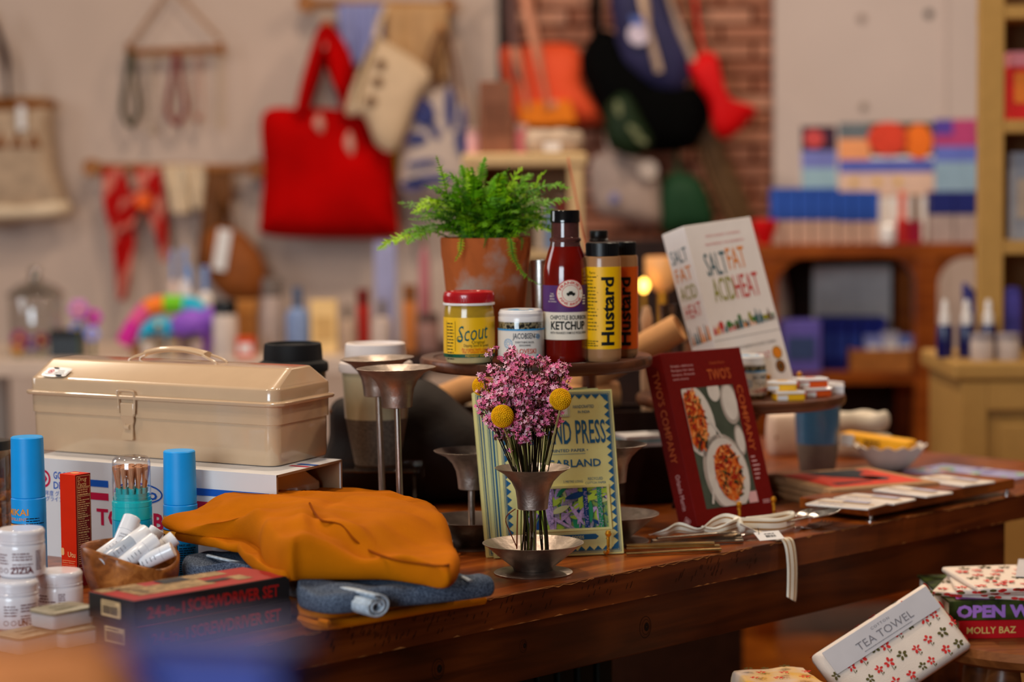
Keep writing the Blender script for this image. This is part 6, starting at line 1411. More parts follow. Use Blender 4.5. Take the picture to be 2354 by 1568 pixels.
# ------------------------------------------------------------------ blurred things on a near plinth (lower left corner)
DN = .74; zn = P(300, 1640, DN).z - .06
pn = P(250, 1640, DN)
npl = thing('near_plinth', 'plain white plinth below the out-of-focus boxes nearest the camera', 'plinth', (pn.x + .01, pn.y, 0), 0)
MB().box(-.16, .06, -.05, .06, 0, zn - .01).obj('plinth_body', PLASTER2, npl, smooth=0); MB().box(-.165, .065, -.055, .065, zn - .01, zn).obj('plinth_top', PLASTER2, npl, smooth=0)
PCH = M('peach_paper', C(228, 138, 78), .6, var=.1, scale=20); BLP = M('royal_blue_paper', C(8, 36, 118), .5, var=.1, scale=20); BLL = M('lid_highlight_blue', C(140, 146, 214), .5, var=.05)
p = P(70, 1560, DN); zt_ = P(60, 1462, DN).z
t = thing('peach_parcel', 'out-of-focus peach parcel in the lower left corner', 'parcel', (p.x, p.y, zn), R(20))
hp_ = zt_ - zn; MB().loft([[(x, y, z) for x, y in rrect(.034 + d_, .022 + d_, .014, 5)] for z, d_ in ((0, -.002), (.002, 0), (hp_ * .8, .001), (hp_ * .95, -.006), (hp_, -.014))]).obj('parcel_body', PCH, t, 60); MB().box(-.004, .004, -.0245, .0245, .002, hp_ * .8).obj('paper_band', M('ochre_band', C(196, 112, 50), .6), t, smooth=0)
p = P(470, 1560, DN + .02); zt_ = P(440, 1485, DN).z
t = thing('blue_gift_box', 'out-of-focus royal blue box near the lower left corner', 'box', (p.x, p.y, zn), R(-14))
hb2 = zt_ - zn; MB().box(-.032, .032, -.02, .02, 0, hb2 * .86).obj('box_body', BLP, t, smooth=0, bevel=.002); MB().box(-.0332, .0332, -.0212, .0212, hb2 * .80, hb2).obj('box_lid', BLP, t, smooth=0, bevel=.003); MB().box(-.0334, .0334, -.0214, -.0206, hb2 * .80, hb2 * .83).obj('lid_edge', BLL, t, smooth=0)  # pale strip paints the highlight along the lid's edge
# ------------------------------------------------------------------ background helpers
def bgl(name, label, cat, x0, y0, x1, d, zs, parts, group=None, n=24):      # turned things standing on a surface at height zs; y0 = top in the photo
    p = P((x0 + x1) / 2, y0, d); h = p.z - zs; r = (x1 - x0) / 2 * S(d)
    t = thing(name, label, cat, (p.x, p.y, zs), 0, group)
    for pn, prof, mt in parts: MB().lathe([(a * r, b * h) for a, b in prof], n).obj(pn, mt, t)
    return t
def bgb(name, label, cat, x0, y0, x1, d, zs, dep, mt, lid=None, label_mat=None, group=None, rz=0.0):   # boxes
    p = P((x0 + x1) / 2, y0, d); h = p.z - zs; w_ = (x1 - x0) * S(d)
    t = thing(name, label, cat, (p.x, p.y, zs), rz, group)
    if lid: MB().box(-w_ / 2, w_ / 2, -dep / 2, dep / 2, 0, h * lid[1]).obj('box_body', mt, t, smooth=0, bevel=.002); MB().box(-w_ / 2 - .001, w_ / 2 + .001, -dep / 2 - .001, dep / 2 + .001, h * lid[1] + .0003, h).obj('box_lid', lid[0], t, smooth=0, bevel=.002)
    else: MB().box(-w_ / 2, w_ / 2, -dep / 2, dep / 2, 0, h).obj('box_body', mt, t, smooth=0, bevel=.002)
    if label_mat: MB().box(-w_ * .36, w_ * .36, -dep / 2 - .0015, -dep / 2, h * .25, h * .7).obj('box_label', label_mat, t, smooth=0)
    return t
def K(n, r, g, b, **k): return M('bg_' + n, C(r, g, b), k.pop('rough', .6), **k)
JARP = [('jar_body', [(0, 0), (.95, 0), (1, .04), (1, .68), (.9, .76), (0, .76)]), ('lid', [(.9, .76), (.97, .77), (.97, .98), (.9, 1), (0, 1)])]
BOTP = [('bottle_body', [(0, 0), (.95, 0), (1, .03), (1, .55), (.85, .64), (.35, .70), (0, .70)]), ('cap', [(.35, .70), (.42, .71), (.42, .98), (.36, 1), (0, 1)])]
DROP = [('bottle_body', [(0, 0), (.95, 0), (1, .03), (1, .52), (.9, .56), (0, .56)]), ('collar', [(.62, .56), (.62, .74), (.5, .76), (0, .76)]), ('dropper_bulb', [(.40, .76), (.40, .9), (.26, .99), (0, 1)])]
def pp(prof, *mats): return [(n, pr, m) for (n, pr), m in zip(prof, mats)]
# ------------------------------------------------------------------ wall hangings: left wall
DW = RY - .03
def wpx(x, y, d=DW): return P(x, y, d)
OAK = wood('oak_rail', C(96, 52, 12), C(138, 82, 30), C(166, 108, 52), .5, 0, 6)
def rail(label, xa, ya, xb, yb, r=.014, pegs=()):
    a, b = wpx(xa, ya, DW - .05), wpx(xb, yb, DW - .05); t = thing('wall_rail', label, 'rail', a, 0, 'wooden hanging rails'); L_ = b - a
    MB().tube([(0, 0, 0), L_], r, 12).obj('rail_bar', OAK, t)
    for s in (.0, 1.0): q = L_ * s; MB().tube([q + Vector((0, -.012, 0)), q + Vector((0, .08, 0))], r * 1.5, 14).lathe([(0, -.006), (r * 2, -.004), (r * 2.1, .004), (0, .006)], 16, 0, Matrix.Translation(q + Vector((0, -.014, 0))) @ Matrix.Rotation(PI / 2, 4, 'X')).obj('rail_knob', OAK, t)
    return t
rail('wooden rail with striped scarves on the plaster wall', 212, 385, 590, 388)
rail('wooden rail with towels at the top of the plaster wall', 704, 8, 1030, 14)
def hang(name, label, cat, px, d, thick, mt, **k):
    pts = [P(x, y, d) for x, y in px]; c = sum(pts, Vector()) / len(pts); grp = k.pop('group', None)
    t = thing(name, label, cat, c, 0, grp); pillow([(q.x - c.x, q.z - c.z) for q in pts], thick, **k).obj(k.get('part', 'body') if 0 else 'fabric_body', mt, t, 60)
    def loc(x, y, dd=0.0): q = P(x, y, d + dd); return (q - c)
    t['_'] = 0; del t['_']
    return t, loc
def strap(t, pts, w, mt, name='strap', flat=.35): MB().tube(spline(pts, 24), w, 10, flat=flat).obj(name, mt, t, 60); return t
# macrame bag at the left edge
JUTE = K('jute', 176, 150, 124, var=.15, bump=.5, bscale=60); CREAMK = K('cream_knit', 222, 200, 170, var=.08, bump=.5, bscale=50); TANK = K('tan_crochet', 124, 70, 16, var=.2, bump=.5, bscale=50)
t, L = hang('crochet_bag', 'crochet bag in cream and tan with a dark strap at the left edge', 'bag', [(-60, 235), (20, 222), (112, 225), (118, 290), (128, 380), (152, 490), (60, 508), (-60, 500)], DW - .06, .055, JUTE)
for a, b in ((462, 504),): pillow([(L(-60, a).x, L(0, a + 6).z), (L(60, a).x, L(0, a + 10).z), (L(150, a).x, L(0, a).z), (L(153, b).x, L(0, b - 8).z), (L(60, b).x, L(0, b + 4).z), (L(-60, b).x, L(0, b).z)], .064).obj('knit_base_band', CREAMK, t, 60)
pillow([(L(-60, 228).x, L(0, 228).z), (L(110, 228).x, L(0, 228).z), (L(110, 256).x, L(0, 256).z), (L(-60, 260).x, L(0, 260).z)], .050).obj('top_band', TANK, t, 60)
for i in range(4):
    x = -28 + i * 38; MB().prism([(L(x - 16, 340).x, L(x, 340).z), (L(x + 16, 340).x, L(x, 340).z), (L(x, 302).x, L(x, 302).z)], -.062, -.050).obj('crochet_triangle', TANK, t, smooth=0, bevel=.003)
MB().box(L(45, 0).x, L(62, 0).x, -.072, -.066, L(0, 300).z, L(0, 245).z).obj('hang_tag', WPAPER, t, smooth=0)
strap(t, [L(-30, 20, -.02), L(0, 90, -.03), L(14, 150, -.04), L(20, 225, -.04)], .020, K('dark_brown_strap', 50, 22, 10)); strap(t, [L(-50, 230, -.04), L(-40, 150, -.04), L(-35, 60, -.03), L(-30, 20, -.02)], .012, K('dark_brown_strap', 62, 36, 24))
# necklace hanger
c = wpx(402, 118, DW - .03); t = thing('necklace_hanger', 'wooden bar hung from a cord with necklaces on the plaster wall', 'hanger', c)
def LL(x, y, dd=-.03): return wpx(x, y, DW + dd) - c
MB().tube([LL(292, 122), LL(512, 112)], .012, 12).obj('wooden_bar', OAK, t)
for xx in (296, 508): MB().tube([LL(xx, 98), LL(xx, 128)], .011, 12).obj('bar_end', OAK, t)
MB().tube([LL(300, 102), LL(392, -30)], .0055, 8).tube([LL(392, -30), LL(506, 92)], .0055, 8).obj('cord', K('cord', 160, 118, 84), t)
for i, (x, w_, col, y1) in enumerate(((300, 18, (66, 64, 44), 288), (345, 6, (176, 158, 140), 300), (405, 20, (128, 52, 52), 285), (455, 10, (178, 124, 104), 270), (505, 4, (186, 160, 128), 300))):
    n_ = thing('necklace', ('grey-green beaded necklace', 'thin pale necklace', 'dusty rose beaded necklace', 'thin copper necklace with a pendant', 'faint golden necklace')[i] + ' on the wooden necklace bar', 'necklace', c, 0, 'necklaces on the wooden bar')
    pts = spline([LL(x - 3, 125, -.045), LL(x - w_ * .7, 200, -.045), LL(x - w_, 255, -.045), LL(x, y1, -.045), LL(x + w_, 255, -.045), LL(x + w_ * .7, 200, -.045), LL(x + 3, 125, -.045)], 40)
    mt = K('neck%d' % i, *col); MB().tube(pts, .006 if w_ > 12 else .0026, 6).obj('string', mt, n_)
    if w_ > 12:
        b = MB(); ic = bmesh.new(); bmesh.ops.create_icosphere(ic, subdivisions=1, radius=.010); iv = [v.co.copy() for v in ic.verts]; if_ = [tuple(z.index for z in f.verts) for f in ic.faces]; ic.free()
        for q in pts: b.add([v + q for v in iv], if_)
        b.obj('beads', mt, n_, 60)['kind'] = 'stuff'
    elif w_ > 4: MB().lathe([(0, -.016), (.012, -.008), (.012, .004), (0, .012)], 12, 0, Matrix.Translation(LL(x, y1, -.045))).obj('pendant', mt, n_)
# scarves on the lower rail
def scarf(label, xt, pts, w, mats, n=46, d=DW - .06, turns=0):
    ps = [P(x, y, d) for x, y in pts]; c = ps[0]; t = thing('hanging_scarf', label, 'scarf', c, 0, 'scarves and bags on the lower rail'); sp = spline([q - c for q in ps], n); b = MB(); wv = spline([Vector((q, 0, 0)) for q in w], n)
    b.grid(lambda u, v: sp[int(round(v * (n - 1)))] + Vector(((u - .5) * wv[int(round(v * (n - 1)))].x * S(d), -.012 * math.sin(u * PI * 3 + v * 4) - .01, 0)), 12, n, mfn=lambda i, j: mats[0](i, j)); b.obj('scarf_fabric', mats[1], t, 60, solid=.004); return t
RS, PS = K('scarf_red', 182, 6, 4), K('scarf_pink', 214, 128, 112)
sf = lambda i, j: 1 if ((i + j) // 6) % 3 == 1 else 0
scarf('red and pink patterned scarf hanging longest from the lower rail', 0, [(262, 385), (272, 470), (285, 560), (280, 690)], (44, 62, 50, 22), (sf, [RS, PS])); scarf('red and pink patterned scarf end hanging shorter', 0, [(340, 385), (350, 450), (372, 540), (378, 600)], (60, 50, 28, 16), (sf, [RS, PS]))
scarf('knotted middle of the red patterned scarf', 0, [(318, 440), (300, 480), (282, 530)], (58, 50, 40), (sf, [RS, PS]), 24, DW - .09)
pc_ = P(330, 462, DW - .12); t = thing('orange_tag', 'round orange tag on the red patterned scarf', 'tag', pc_); MB().lathe([(0, -.004), (.026, -.004), (.026, .004), (0, .004)], 24, 0, Matrix.Rotation(PI / 2, 4, 'X')).obj('tag_disc', K('orange', 232, 92, 24), t); MB().tube([(0, 0, .02), (0, .02, .05)], .002, 6).obj('tag_string', KRAFT, t)
cf = lambda i, j: 0
scarf('cream knitted scarf hung in two loops from the lower rail', 0, [(402, 380), (410, 430), (416, 490)], (52, 46, 42), (cf, [CREAMK, CREAMK]), 24); scarf('second cream knitted scarf beside the first', 0, [(448, 380), (456, 430), (460, 480)], (42, 40, 32), (cf, [CREAMK, CREAMK]), 24)
BRN, COG = K('brown_leather', 104, 62, 28, var=.15), K('cognac_leather', 142, 78, 32, var=.15)
t, L = hang('leather_pouch', 'cognac leather bag hanging low from the lower rail', 'bag', [(462, 560), (500, 520), (550, 530), (595, 580), (612, 640), (590, 690), (530, 690), (480, 640)], DW - .08, .06, COG, group='scarves and bags on the lower rail')
strap(t, [L(480, 390, .02), L(500, 460), L(520, 540)], .016, BRN); strap(t, [L(525, 390, .02), L(522, 460), L(540, 540)], .016, BRN); MB().box(L(486, 0).x, L(516, 0).x, -.075, -.069, L(0, 628).z, L(0, 535).z).obj('hang_tag', WPAPER, t, smooth=0, rot=(0, R(10), 0))
t, L = hang('brown_bag', 'dark brown strap bag hanging beside the cognac one', 'bag', [(470, 400), (520, 398), (525, 470), (505, 560), (470, 620), (452, 600), (462, 500)], DW - .05, .03, BRN, group='scarves and bags on the lower rail'); strap(t, [L(478, 385, .01), L(480, 410)], .01, BRN)
# red tote
REDF = K('red_felt', 176, 0, 0, var=.12, scale=6, rough=.9)
t, L = hang('tote_bag', 'big bright red tote bag hanging on the plaster wall', 'bag', [(604, 262), (690, 248), (770, 250), (845, 265), (862, 330), (898, 345), (905, 430), (916, 520), (905, 545), (760, 548), (610, 540), (598, 500), (606, 400)], DW - .10, .075, REDF, wob=.02, wf=5)
strap(t, [L(690, 262, -.06), L(705, 190, -.05), L(735, 90, -.03), L(752, 62, -.02), L(772, 100, -.03), L(790, 170, -.06), L(792, 262, -.06)], .044, REDF, 'handle', .3); strap(t, [L(700, 262, .02), L(725, 190, .03), L(748, 120, .04), L(768, 170, .03), L(800, 260, .02)], .040, REDF, 'handle', .3)
for (x0_, y0_, x1_, y1_) in ((716, 265, 748, 322), (785, 300, 818, 380)): pillow([(L(x0_, 0).x, L(0, (y0_ + y1_) / 2).z), (L((x0_ + x1_) / 2, 0).x, L(0, y0_).z), (L(x1_, 0).x, L(0, (y0_ + y1_) / 2).z), (L((x0_ + x1_) / 2 + 8, 0).x, L(0, y1_).z)], .086, back=0).obj('pale_loop', K('pale_pink_loop', 206, 150, 134), t, 60)
pg_ = P(752, 60, DW - .06); t = thing('wall_peg', 'wooden peg from which the red tote hangs', 'peg', pg_); MB().tube([(0, .09, 0), (0, -.03, .004)], .011, 12).obj('peg_rod', OAK, t); MB().lathe([(0, -.006), (.018, -.003), (.018, .004), (0, .007)], 14, 0, Matrix.Translation((0, -.034, .004)) @ Matrix.Rotation(PI / 2, 4, 'X')).obj('peg_knob', OAK, t)
# towels, totes on the upper rail
bs = lambda i, j: 1 if i % 4 == 1 else 0
def towel(label, x0_, x1_, y0_, y1_, mats, mf, d=DW - .06):
    c = P((x0_ + x1_) / 2, y0_, d); t = thing('hanging_towel', label, 'towel', c, 0, 'towels on the upper rail'); w_ = (x1_ - x0_) * S(d); h_ = (y1_ - y0_) * S(d)
    MB().grid(lambda u, v: ((u - .5) * w_ * (1 - .1 * v), -.014 * math.sin(u * 11) * (.3 + v) - .014, -v * h_), 25, 10, mfn=mf).obj('towel_drape', mats, t, 60, solid=.004); MB().grid(lambda u, v: ((u - .5) * w_, .012, -v * h_ * .5), 10, 4).obj('towel_back', mats, t, 60, solid=.004)
towel('pale blue striped towel on the upper rail', 778, 880, 10, 150, [K('towel_blue', 138, 142, 188), K('towel_blue_dark', 110, 118, 172)], bs); towel('honey-coloured towel on the upper rail', 885, 1030, 12, 190, [K('towel_honey', 190, 148, 102)], None)
CANV = K('canvas', 206, 178, 146, var=.06, bump=.3, bscale=80)
t, L = hang('canvas_tote', 'natural canvas tote printed with three brown dots', 'bag', [(795, 250), (860, 85), (885, 95), (985, 165), (960, 230), (912, 340), (870, 335), (838, 270)], DW - .21, .03, CANV, group='bags over the upper rail')
for x, y in ((875, 148), (868, 188), (853, 232)): MB().lathe([(0, -.004), (.016, -.004), (.016, .002), (0, .002)], 14, 0, Matrix.Translation(L(x, y, -.036)) @ Matrix.Rotation(PI / 2, 4, 'X')).obj('printed_dot', K('brown_print', 96, 54, 4), t)
strap(t, [L(820, 240, -.03), L(838, 160, -.03), L(862, 88, -.02)], .012, K('olive_strap', 150, 120, 70), 'handle'); strap(t, [L(862, 88, -.01), L(875, 40, .05), L(890, 10, .08)], .010, CANV)
NAVW = K('batik_navy', 52, 58, 112, var=.2); WHB = K('batik_white', 196, 176, 164, var=.05)
t, L = hang('batik_tote', 'navy and white patterned tote with brown handles', 'bag', [(938, 240), (980, 215), (1030, 200), (1075, 215), (1090, 300), (1085, 400), (1060, 455), (990, 460), (925, 440), (922, 350)], DW - .12, .06, WHB, group='bags over the upper rail')
for x, y, w_, h_, r_ in ((975, 260, 26, 34, .4), (960, 320, 24, 14, 0), (975, 375, 38, 8, .1), (990, 410, 55, 9, .1), (1035, 250, 12, 50, 0), (1000, 300, 10, 24, .5), (1060, 330, 12, 30, .2), (950, 425, 26, 12, 0), (1065, 280, 8, 36, 0)): MB().prism([(L(x, y).x + (w_ * math.cos(a) * math.cos(r_) - h_ * math.sin(a) * math.sin(r_)) * S(DW), L(x, y).z + (w_ * math.cos(a) * math.sin(r_) + h_ * math.sin(a) * math.cos(r_)) * S(DW)) for a in [2 * PI * i / 14 for i in range(14)]], -.066, -.045).obj('printed_shape', NAVW, t, smooth=0)
BH_ = K('brown_handle', 116, 74, 50)
strap(t, [L(965, 250, -.06), L(985, 130, -.04), L(1012, 75, -.02), L(1038, 110, -.03), L(1062, 240, -.05)], .011, BH_, 'handle'); strap(t, [L(1000, 230, 0), L(1010, 120, 0), L(1020, 80, 0), L(1032, 150, 0), L(1040, 230, 0)], .010, BH_, 'handle')
pg_ = P(1014, 72, DW - .05); t = thing('wall_peg', 'wooden peg from which the navy patterned tote hangs', 'peg', pg_); MB().tube([(0, .08, 0), (0, -.10, .004)], .011, 12).obj('peg_rod', OAK, t)
t, L = hang('yellow_bag', 'mustard cloth bag half hidden behind the navy patterned tote', 'bag', [(905, 330), (935, 290), (945, 330), (938, 420), (915, 425)], DW - .05, .03, K('mustard_bag', 196, 146, 40), group='bags over the upper rail'); strap(t, [L(920, 300, 0), L(930, 200, .01), L(935, 120, .01), L(940, 20, 0)], .005, K('mustard_bag', 196, 146, 40))
# ------------------------------------------------------------------ bags on the brick wall
DB = RY - .12
pegs = MB()
pg_ = P(1400, -60, RY - .05); t = thing('peg_rail', 'dark rail above the brick wall from which the bags hang', 'rail', pg_); MB().box(-.36, .52, .0, .04, -.02, .02).obj('rail_board', EASEL, t, smooth=0)
for i in range(5): MB().tube([(-.28 + i * .16, .0, 0), (-.28 + i * .16, -.18, .01)], .010, 10).obj('rail_peg', EASEL, t)
ORB = K('orange_bag', 226, 82, 44, var=.1, scale=6); PNK = K('pink_strap', 206, 140, 112)
t, L = hang('orange_tote', 'orange tote bag with pale straps on the brick wall', 'bag', [(1150, 120), (1200, 105), (1300, 100), (1338, 130), (1345, 200), (1385, 260), (1375, 285), (1290, 290), (1200, 285), (1172, 230)], DB - .05, .07, ORB, group='bags on the brick wall')
strap(t, [L(1190, 180, -.08), L(1180, 60, -.04), L(1175, -55, 0)], .018, K('strap_mauve', 96, 66, 62)); strap(t, [L(1262, 250, -.09), L(1235, 120, -.08), L(1200, -55, -.02)], .022, PNK); strap(t, [L(1215, 250, -.09), L(1195, 160, -.09), L(1185, 110, -.08)], .020, PNK)
MB().prism([(L(x, y).x, L(x, y).z) for x, y in ((1195, 240), (1240, 235), (1310, 232), (1325, 285), (1240, 290), (1195, 285))], -.088, -.06).obj('base_patch', K('amber_patch', 230, 122, 18), t, smooth=0, bevel=.006); MB().lathe([(0, -.006), (.014, -.003), (0, .006)], 12, 0, Matrix.Translation(L(1272, 240, -.09)) @ Matrix.Rotation(PI / 2, 4, 'X')).obj('snap_button', PNK, t)
NVB = K('navy_canvas', 48, 46, 82, var=.12); 
t, L = hang('navy_sling_bag', 'navy canvas bag with broad cream straps on the brick wall', 'bag', [(1405, -40), (1500, -50), (1560, 30), (1590, 120), (1580, 190), (1540, 215), (1440, 160), (1415, 80)], DB - .14, .06, NVB, group='bags on the brick wall')
strap(t, [L(1470, -60, -.06), L(1490, 60, -.08), L(1515, 165, -.07)], .024, K('cream_strap', 210, 180, 156), 'strap', .3); strap(t, [L(1520, -60, -.06), L(1555, 50, -.06), L(1590, 140, -.03)], .022, K('cream_strap', 210, 180, 156), 'strap', .3)
MB().lathe([(0, -.004), (.034, -.004), (.034, .004), (0, .004)], 18, 0, Matrix.Translation(L(1468, 78, -.075)) @ Matrix.Rotation(PI / 2, 4, 'X')).obj('round_patch', K('lilac_patch', 210, 196, 214), t); MB().prism([(L(x, y).x, L(x, y).z) for x, y in ((1445, 40), (1485, 45), (1480, 62), (1450, 60))], -.082, -.07).obj('blue_patch', K('blue_patch', 90, 110, 180), t, smooth=0)
BLKB = K('black_nylon', 4, 4, 4, var=.2, rough=.9)
t, L = hang('black_backpack', 'black nylon backpack below the navy bag on the brick wall', 'bag', [(1335, 130), (1375, 70), (1430, 90), (1500, 190), (1600, 200), (1640, 240), (1600, 330), (1545, 350), (1430, 345), (1395, 290), (1350, 200)], DB - .08, .09, BLKB, group='bags on the brick wall'); strap(t, [L(1380, 190, 0), L(1370, 60, .02), L(1368, -55, .05)], .018, BLKB)
t, L = hang('green_print_pouch', 'dark green pouch with a pale leaf print under the black backpack', 'bag', [(1395, 240), (1440, 215), (1480, 280), (1500, 330), (1460, 360), (1405, 340), (1390, 300)], DB - .20, .04, K('forest_green', 22, 40, 18), group='bags on the brick wall')
for x, y, a in ((1420, 250, 1.4), (1455, 300, .7), (1470, 320, .6)): MB().prism([(L(x, y).x + .026 * math.cos(b) * math.cos(a) + .010 * math.sin(b) * math.sin(a), L(x, y).z - .026 * math.cos(b) * math.sin(a) + .010 * math.sin(b) * math.cos(a)) for b in [2 * PI * i / 12 for i in range(12)]], -.046, -.02).obj('printed_leaf', K('pale_green_print', 112, 118, 84), t, smooth=0)
strap(t, [L(1430, 225, 0), L(1420, 190, .03)], .008, BLKB)
t, L = hang('red_boot_stocking', 'bright red felt stocking shaped like a boot', 'stocking', [(1582, 140), (1640, 120), (1660, 175), (1680, 225), (1738, 248), (1722, 280), (1672, 320), (1640, 300), (1630, 240), (1598, 190)], DB - .16, .035, K('felt_red', 206, 0, 4), pw=.4, group='bags on the brick wall'); strap(t, [L(1620, 130, 0), L(1605, 60, .04), L(1590, -55, .1)], .006, K('felt_red', 206, 0, 4))
GRYB = K('grey_canvas', 178, 158, 150, var=.08)
t, L = hang('grey_canvas_bag', 'pale grey canvas bag hanging low on the brick wall', 'bag', [(1360, 370), (1420, 350), (1500, 380), (1520, 460), (1515, 520), (1440, 510), (1370, 480)], DB - .08, .06, GRYB, group='bags on the brick wall'); MB().lathe([(0, -.004), (.03, -.004), (.03, .004), (0, .004)], 16, 0, Matrix.Translation(L(1490, 390, -.075)) @ Matrix.Rotation(PI / 2, 4, 'X')).obj('pale_patch', K('cream_patch', 222, 206, 196), t); MB().lathe([(0, -.004), (.016, -.004), (.016, .004), (0, .004)], 14, 0, Matrix.Translation(L(1412, 455, -.068)) @ Matrix.Rotation(PI / 2, 4, 'X')).obj('blue_dot', K('blue_dot', 120, 124, 176), t); strap(t, [L(1400, 365, 0), L(1390, 200, .05), L(1385, -55, .07)], .008, GRYB)
t, L = hang('green_canvas_bag', 'dark green canvas bag beside the grey one on the brick wall', 'bag', [(1520, 420), (1570, 395), (1620, 430), (1640, 520), (1580, 535), (1520, 530)], DB - .07, .06, K('bottle_green', 28, 66, 40), group='bags on the brick wall'); strap(t, [L(1560, 405, 0), L(1550, 250, .04), L(1545, -55, .06)], .008, K('bottle_green', 28, 66, 40))
KHB = K('khaki_webbing', 92, 66, 40, var=.2)
t, L = hang('khaki_strap_bag', 'khaki webbing bag hanging in a long dark strip on the brick wall', 'bag', [(1590, 270), (1640, 260), (1670, 350), (1720, 460), (1735, 540), (1680, 540), (1630, 430), (1600, 340)], DB - .03, .04, KHB, group='bags on the brick wall'); strap(t, [L(1610, 275, 0), L(1600, 120, .0), L(1585, -55, .02)], .010, KHB); strap(t, [L(1610, 340, -.05), L(1640, 430, -.05), L(1690, 530, -.05)], .008, K('tan_piping', 166, 124, 92), 'piping')
# ------------------------------------------------------------------ cream cabinet behind the fern
D5 = 5.6; CCAB = K('cream_cabinet', 216, 180, 128, var=.04, rough=.45)
zc5 = P(1200, 352, D5).z; xa5, xb5 = P(1062, 400, D5).x, P(1350, 400, D5).x
t = thing('cream_cabinet', 'tall cream display cabinet standing behind the fern', 'cabinet', ((xa5 + xb5) / 2, D5, 0), 0); hw = (xb5 - xa5) / 2
MB().box(-hw, hw, 0, .3, zc5 - .032, zc5).obj('cornice', CCAB, t, smooth=0, bevel=.006); MB().box(-hw + .01, -hw + .045, .01, .3, 0, zc5 - .032).obj('stile', CCAB, t, smooth=0); MB().box(hw - .045, hw - .01, .01, .3, 0, zc5 - .032).obj('stile', CCAB, t, smooth=0); MB().box(-hw + .012, hw - .012, .285, .3, 0, zc5 - .032).obj('back_panel', K('cabinet_back', 132, 92, 60), t, smooth=0)
for z in (.06, .5, .86, 1.06): MB().box(-hw + .045, hw - .045, .02, .285, z, z + .018).obj('shelf', CCAB, t, smooth=0)
for i, (x, w_, h_, col, lab) in enumerate(((1290, 26, 60, (120, 44, 30), 'dark red book on the top shelf of the cream cabinet'), (1262, 22, 50, (120, 140, 170), 'grey-blue book on the top shelf of the cream cabinet'), (1240, 18, 56, (190, 170, 150), 'beige book on the top shelf of the cream cabinet'))):
    p = P(x, 500, D5 + .1); b_ = thing('shelf_book', lab, 'book', (p.x, D5 + .12, 1.0782), 0, 'books in the cream cabinet'); MB().box(-w_ * .5 * S(D5), w_ * .5 * S(D5), -.06, .06, 0, h_ * S(D5) * 2).obj('cover', K('shelfbook%d' % i, *col), b_, smooth=0, bevel=.002); MB().box(-w_ * .4 * S(D5), w_ * .4 * S(D5), -.0595, .055, .004, h_ * S(D5) * 2 + .0008).obj('pages', PAGE, b_, smooth=0)
bgb('wooden_box', 'upright walnut-coloured box on the cream cabinet', 'box', 1102, 188, 1176, D5 + .12, zc5, .08, K('rosewood', 138, 88, 64, var=.1), None, K('rosewood_label', 120, 74, 52))
for i, (x, c_) in enumerate(((1088, (226, 170, 170)), (1198, (216, 120, 124)))): bgl('candle_jar', ('pale pink candle at the edge of the cream cabinet', 'rose pink candle beside the walnut-coloured box')[i], 'candle', x - 16, 295 + i * -10, x + 16, D5 + .12, zc5, pp(JARP, K('candle%d' % i, *c_), K('candle_lid%d' % i, 190, 150, 140)), 'candles on the cream cabinet')
p = P(1268, 330, D5 + .14); t = thing('folded_scarf', 'folded taupe scarf on the cream cabinet', 'scarf', (p.x, p.y, zc5), 0); soft([(-.06, -.05), (.06, -.05), (.07, .04), (-.06, .05)], 0, P(1268, 300, D5 + .14).z - zc5, edge=.02, wob=.01).obj('lower_fold', K('taupe_wool', 178, 156, 136), t, 60); MB().box(-.02, .02, -.062, -.054, .005, .025).obj('label', WPAPER, t, smooth=0)
# incense stick and candle lamp
a, b = P(1306, 362, 3.55), P(1352, 600, 3.42); t = thing('incense_stick', 'thin reddish reed rising behind the ketchup', 'stick', b); MB().tube([(0, 0, 0), a - b], .0016, 6).obj('reed', K('reed', 178, 104, 70), t); MB().lathe([(0, -.08), (.018, -.08), (.020, -.02), (.012, .0), (.010, .012), (0, .012)], 16).obj('reed_vase', WALNUT, t); MB().lathe([(0, T - b.z), (.04, T - b.z), (.036, T - b.z + .01), (.012, T - b.z + .02), (.010, -.08), (0, -.08)], 20).obj('vase_stand', WALNUT, t)
D6 = 5.0
zl6 = P(1500, 800, D6).z
t = thing('low_counter', 'dark wooden counter behind the mustard bottles', 'counter', (P(1530, 800, D6).x, D6 + .12, 0), 0); MB().box(-.16, .16, -.2, .2, 0, zl6 - .03).obj('counter_body', EASEL, t, smooth=0); MB().box(-.17, .17, -.21, .21, zl6 - .03, zl6).obj('counter_top', WALNUT, t, smooth=0, bevel=.004); MB().box(-.15, .15, .10, .19, zl6, P(1530, 560, D6).z).obj('dark_back_panel', EASEL, t, smooth=0)
p = P(1522, 590, D6); t = thing('globe_lamp', 'peach glass globe lamp glowing behind the mustard bottles', 'lamp', (p.x, D6, zl6), 0); hg = p.z - zl6; rg = 40 * S(D6)
MB().lathe([(0, 0), (.03, 0), (.032, .006), (.008, .012), (.008, hg - rg * 2.0), (.016, hg - rg * 1.95), (0, hg - rg * 1.95)], 20).obj('lamp_base', GOLD, t); MB().lathe([(.014, hg - rg * 1.95), (rg * .7, hg - rg * 1.7), (rg, hg - rg * .9), (rg, hg - .004), (rg * .97, hg), (rg * .93, hg - .006), (rg * .9, hg - rg * .9), (0, hg - rg * 1.85)], 28).obj('glass_shade', M('peach_glass', C(238, 172, 104), .4, var=.04, emit=.12), t)
p = P(1477, 655, D6); t = thing('small_bulb', 'small glowing yellow bulb beside the orange-labelled mustard', 'bulb', (p.x, D6 - .05, zl6), 0); hb3 = p.z - zl6
MB().lathe([(0, 0), (.016, 0), (.016, .004), (.004, .008), (.004, hb3 - .014), (0, hb3 - .014)], 16).obj('bulb_stem', GOLD, t)
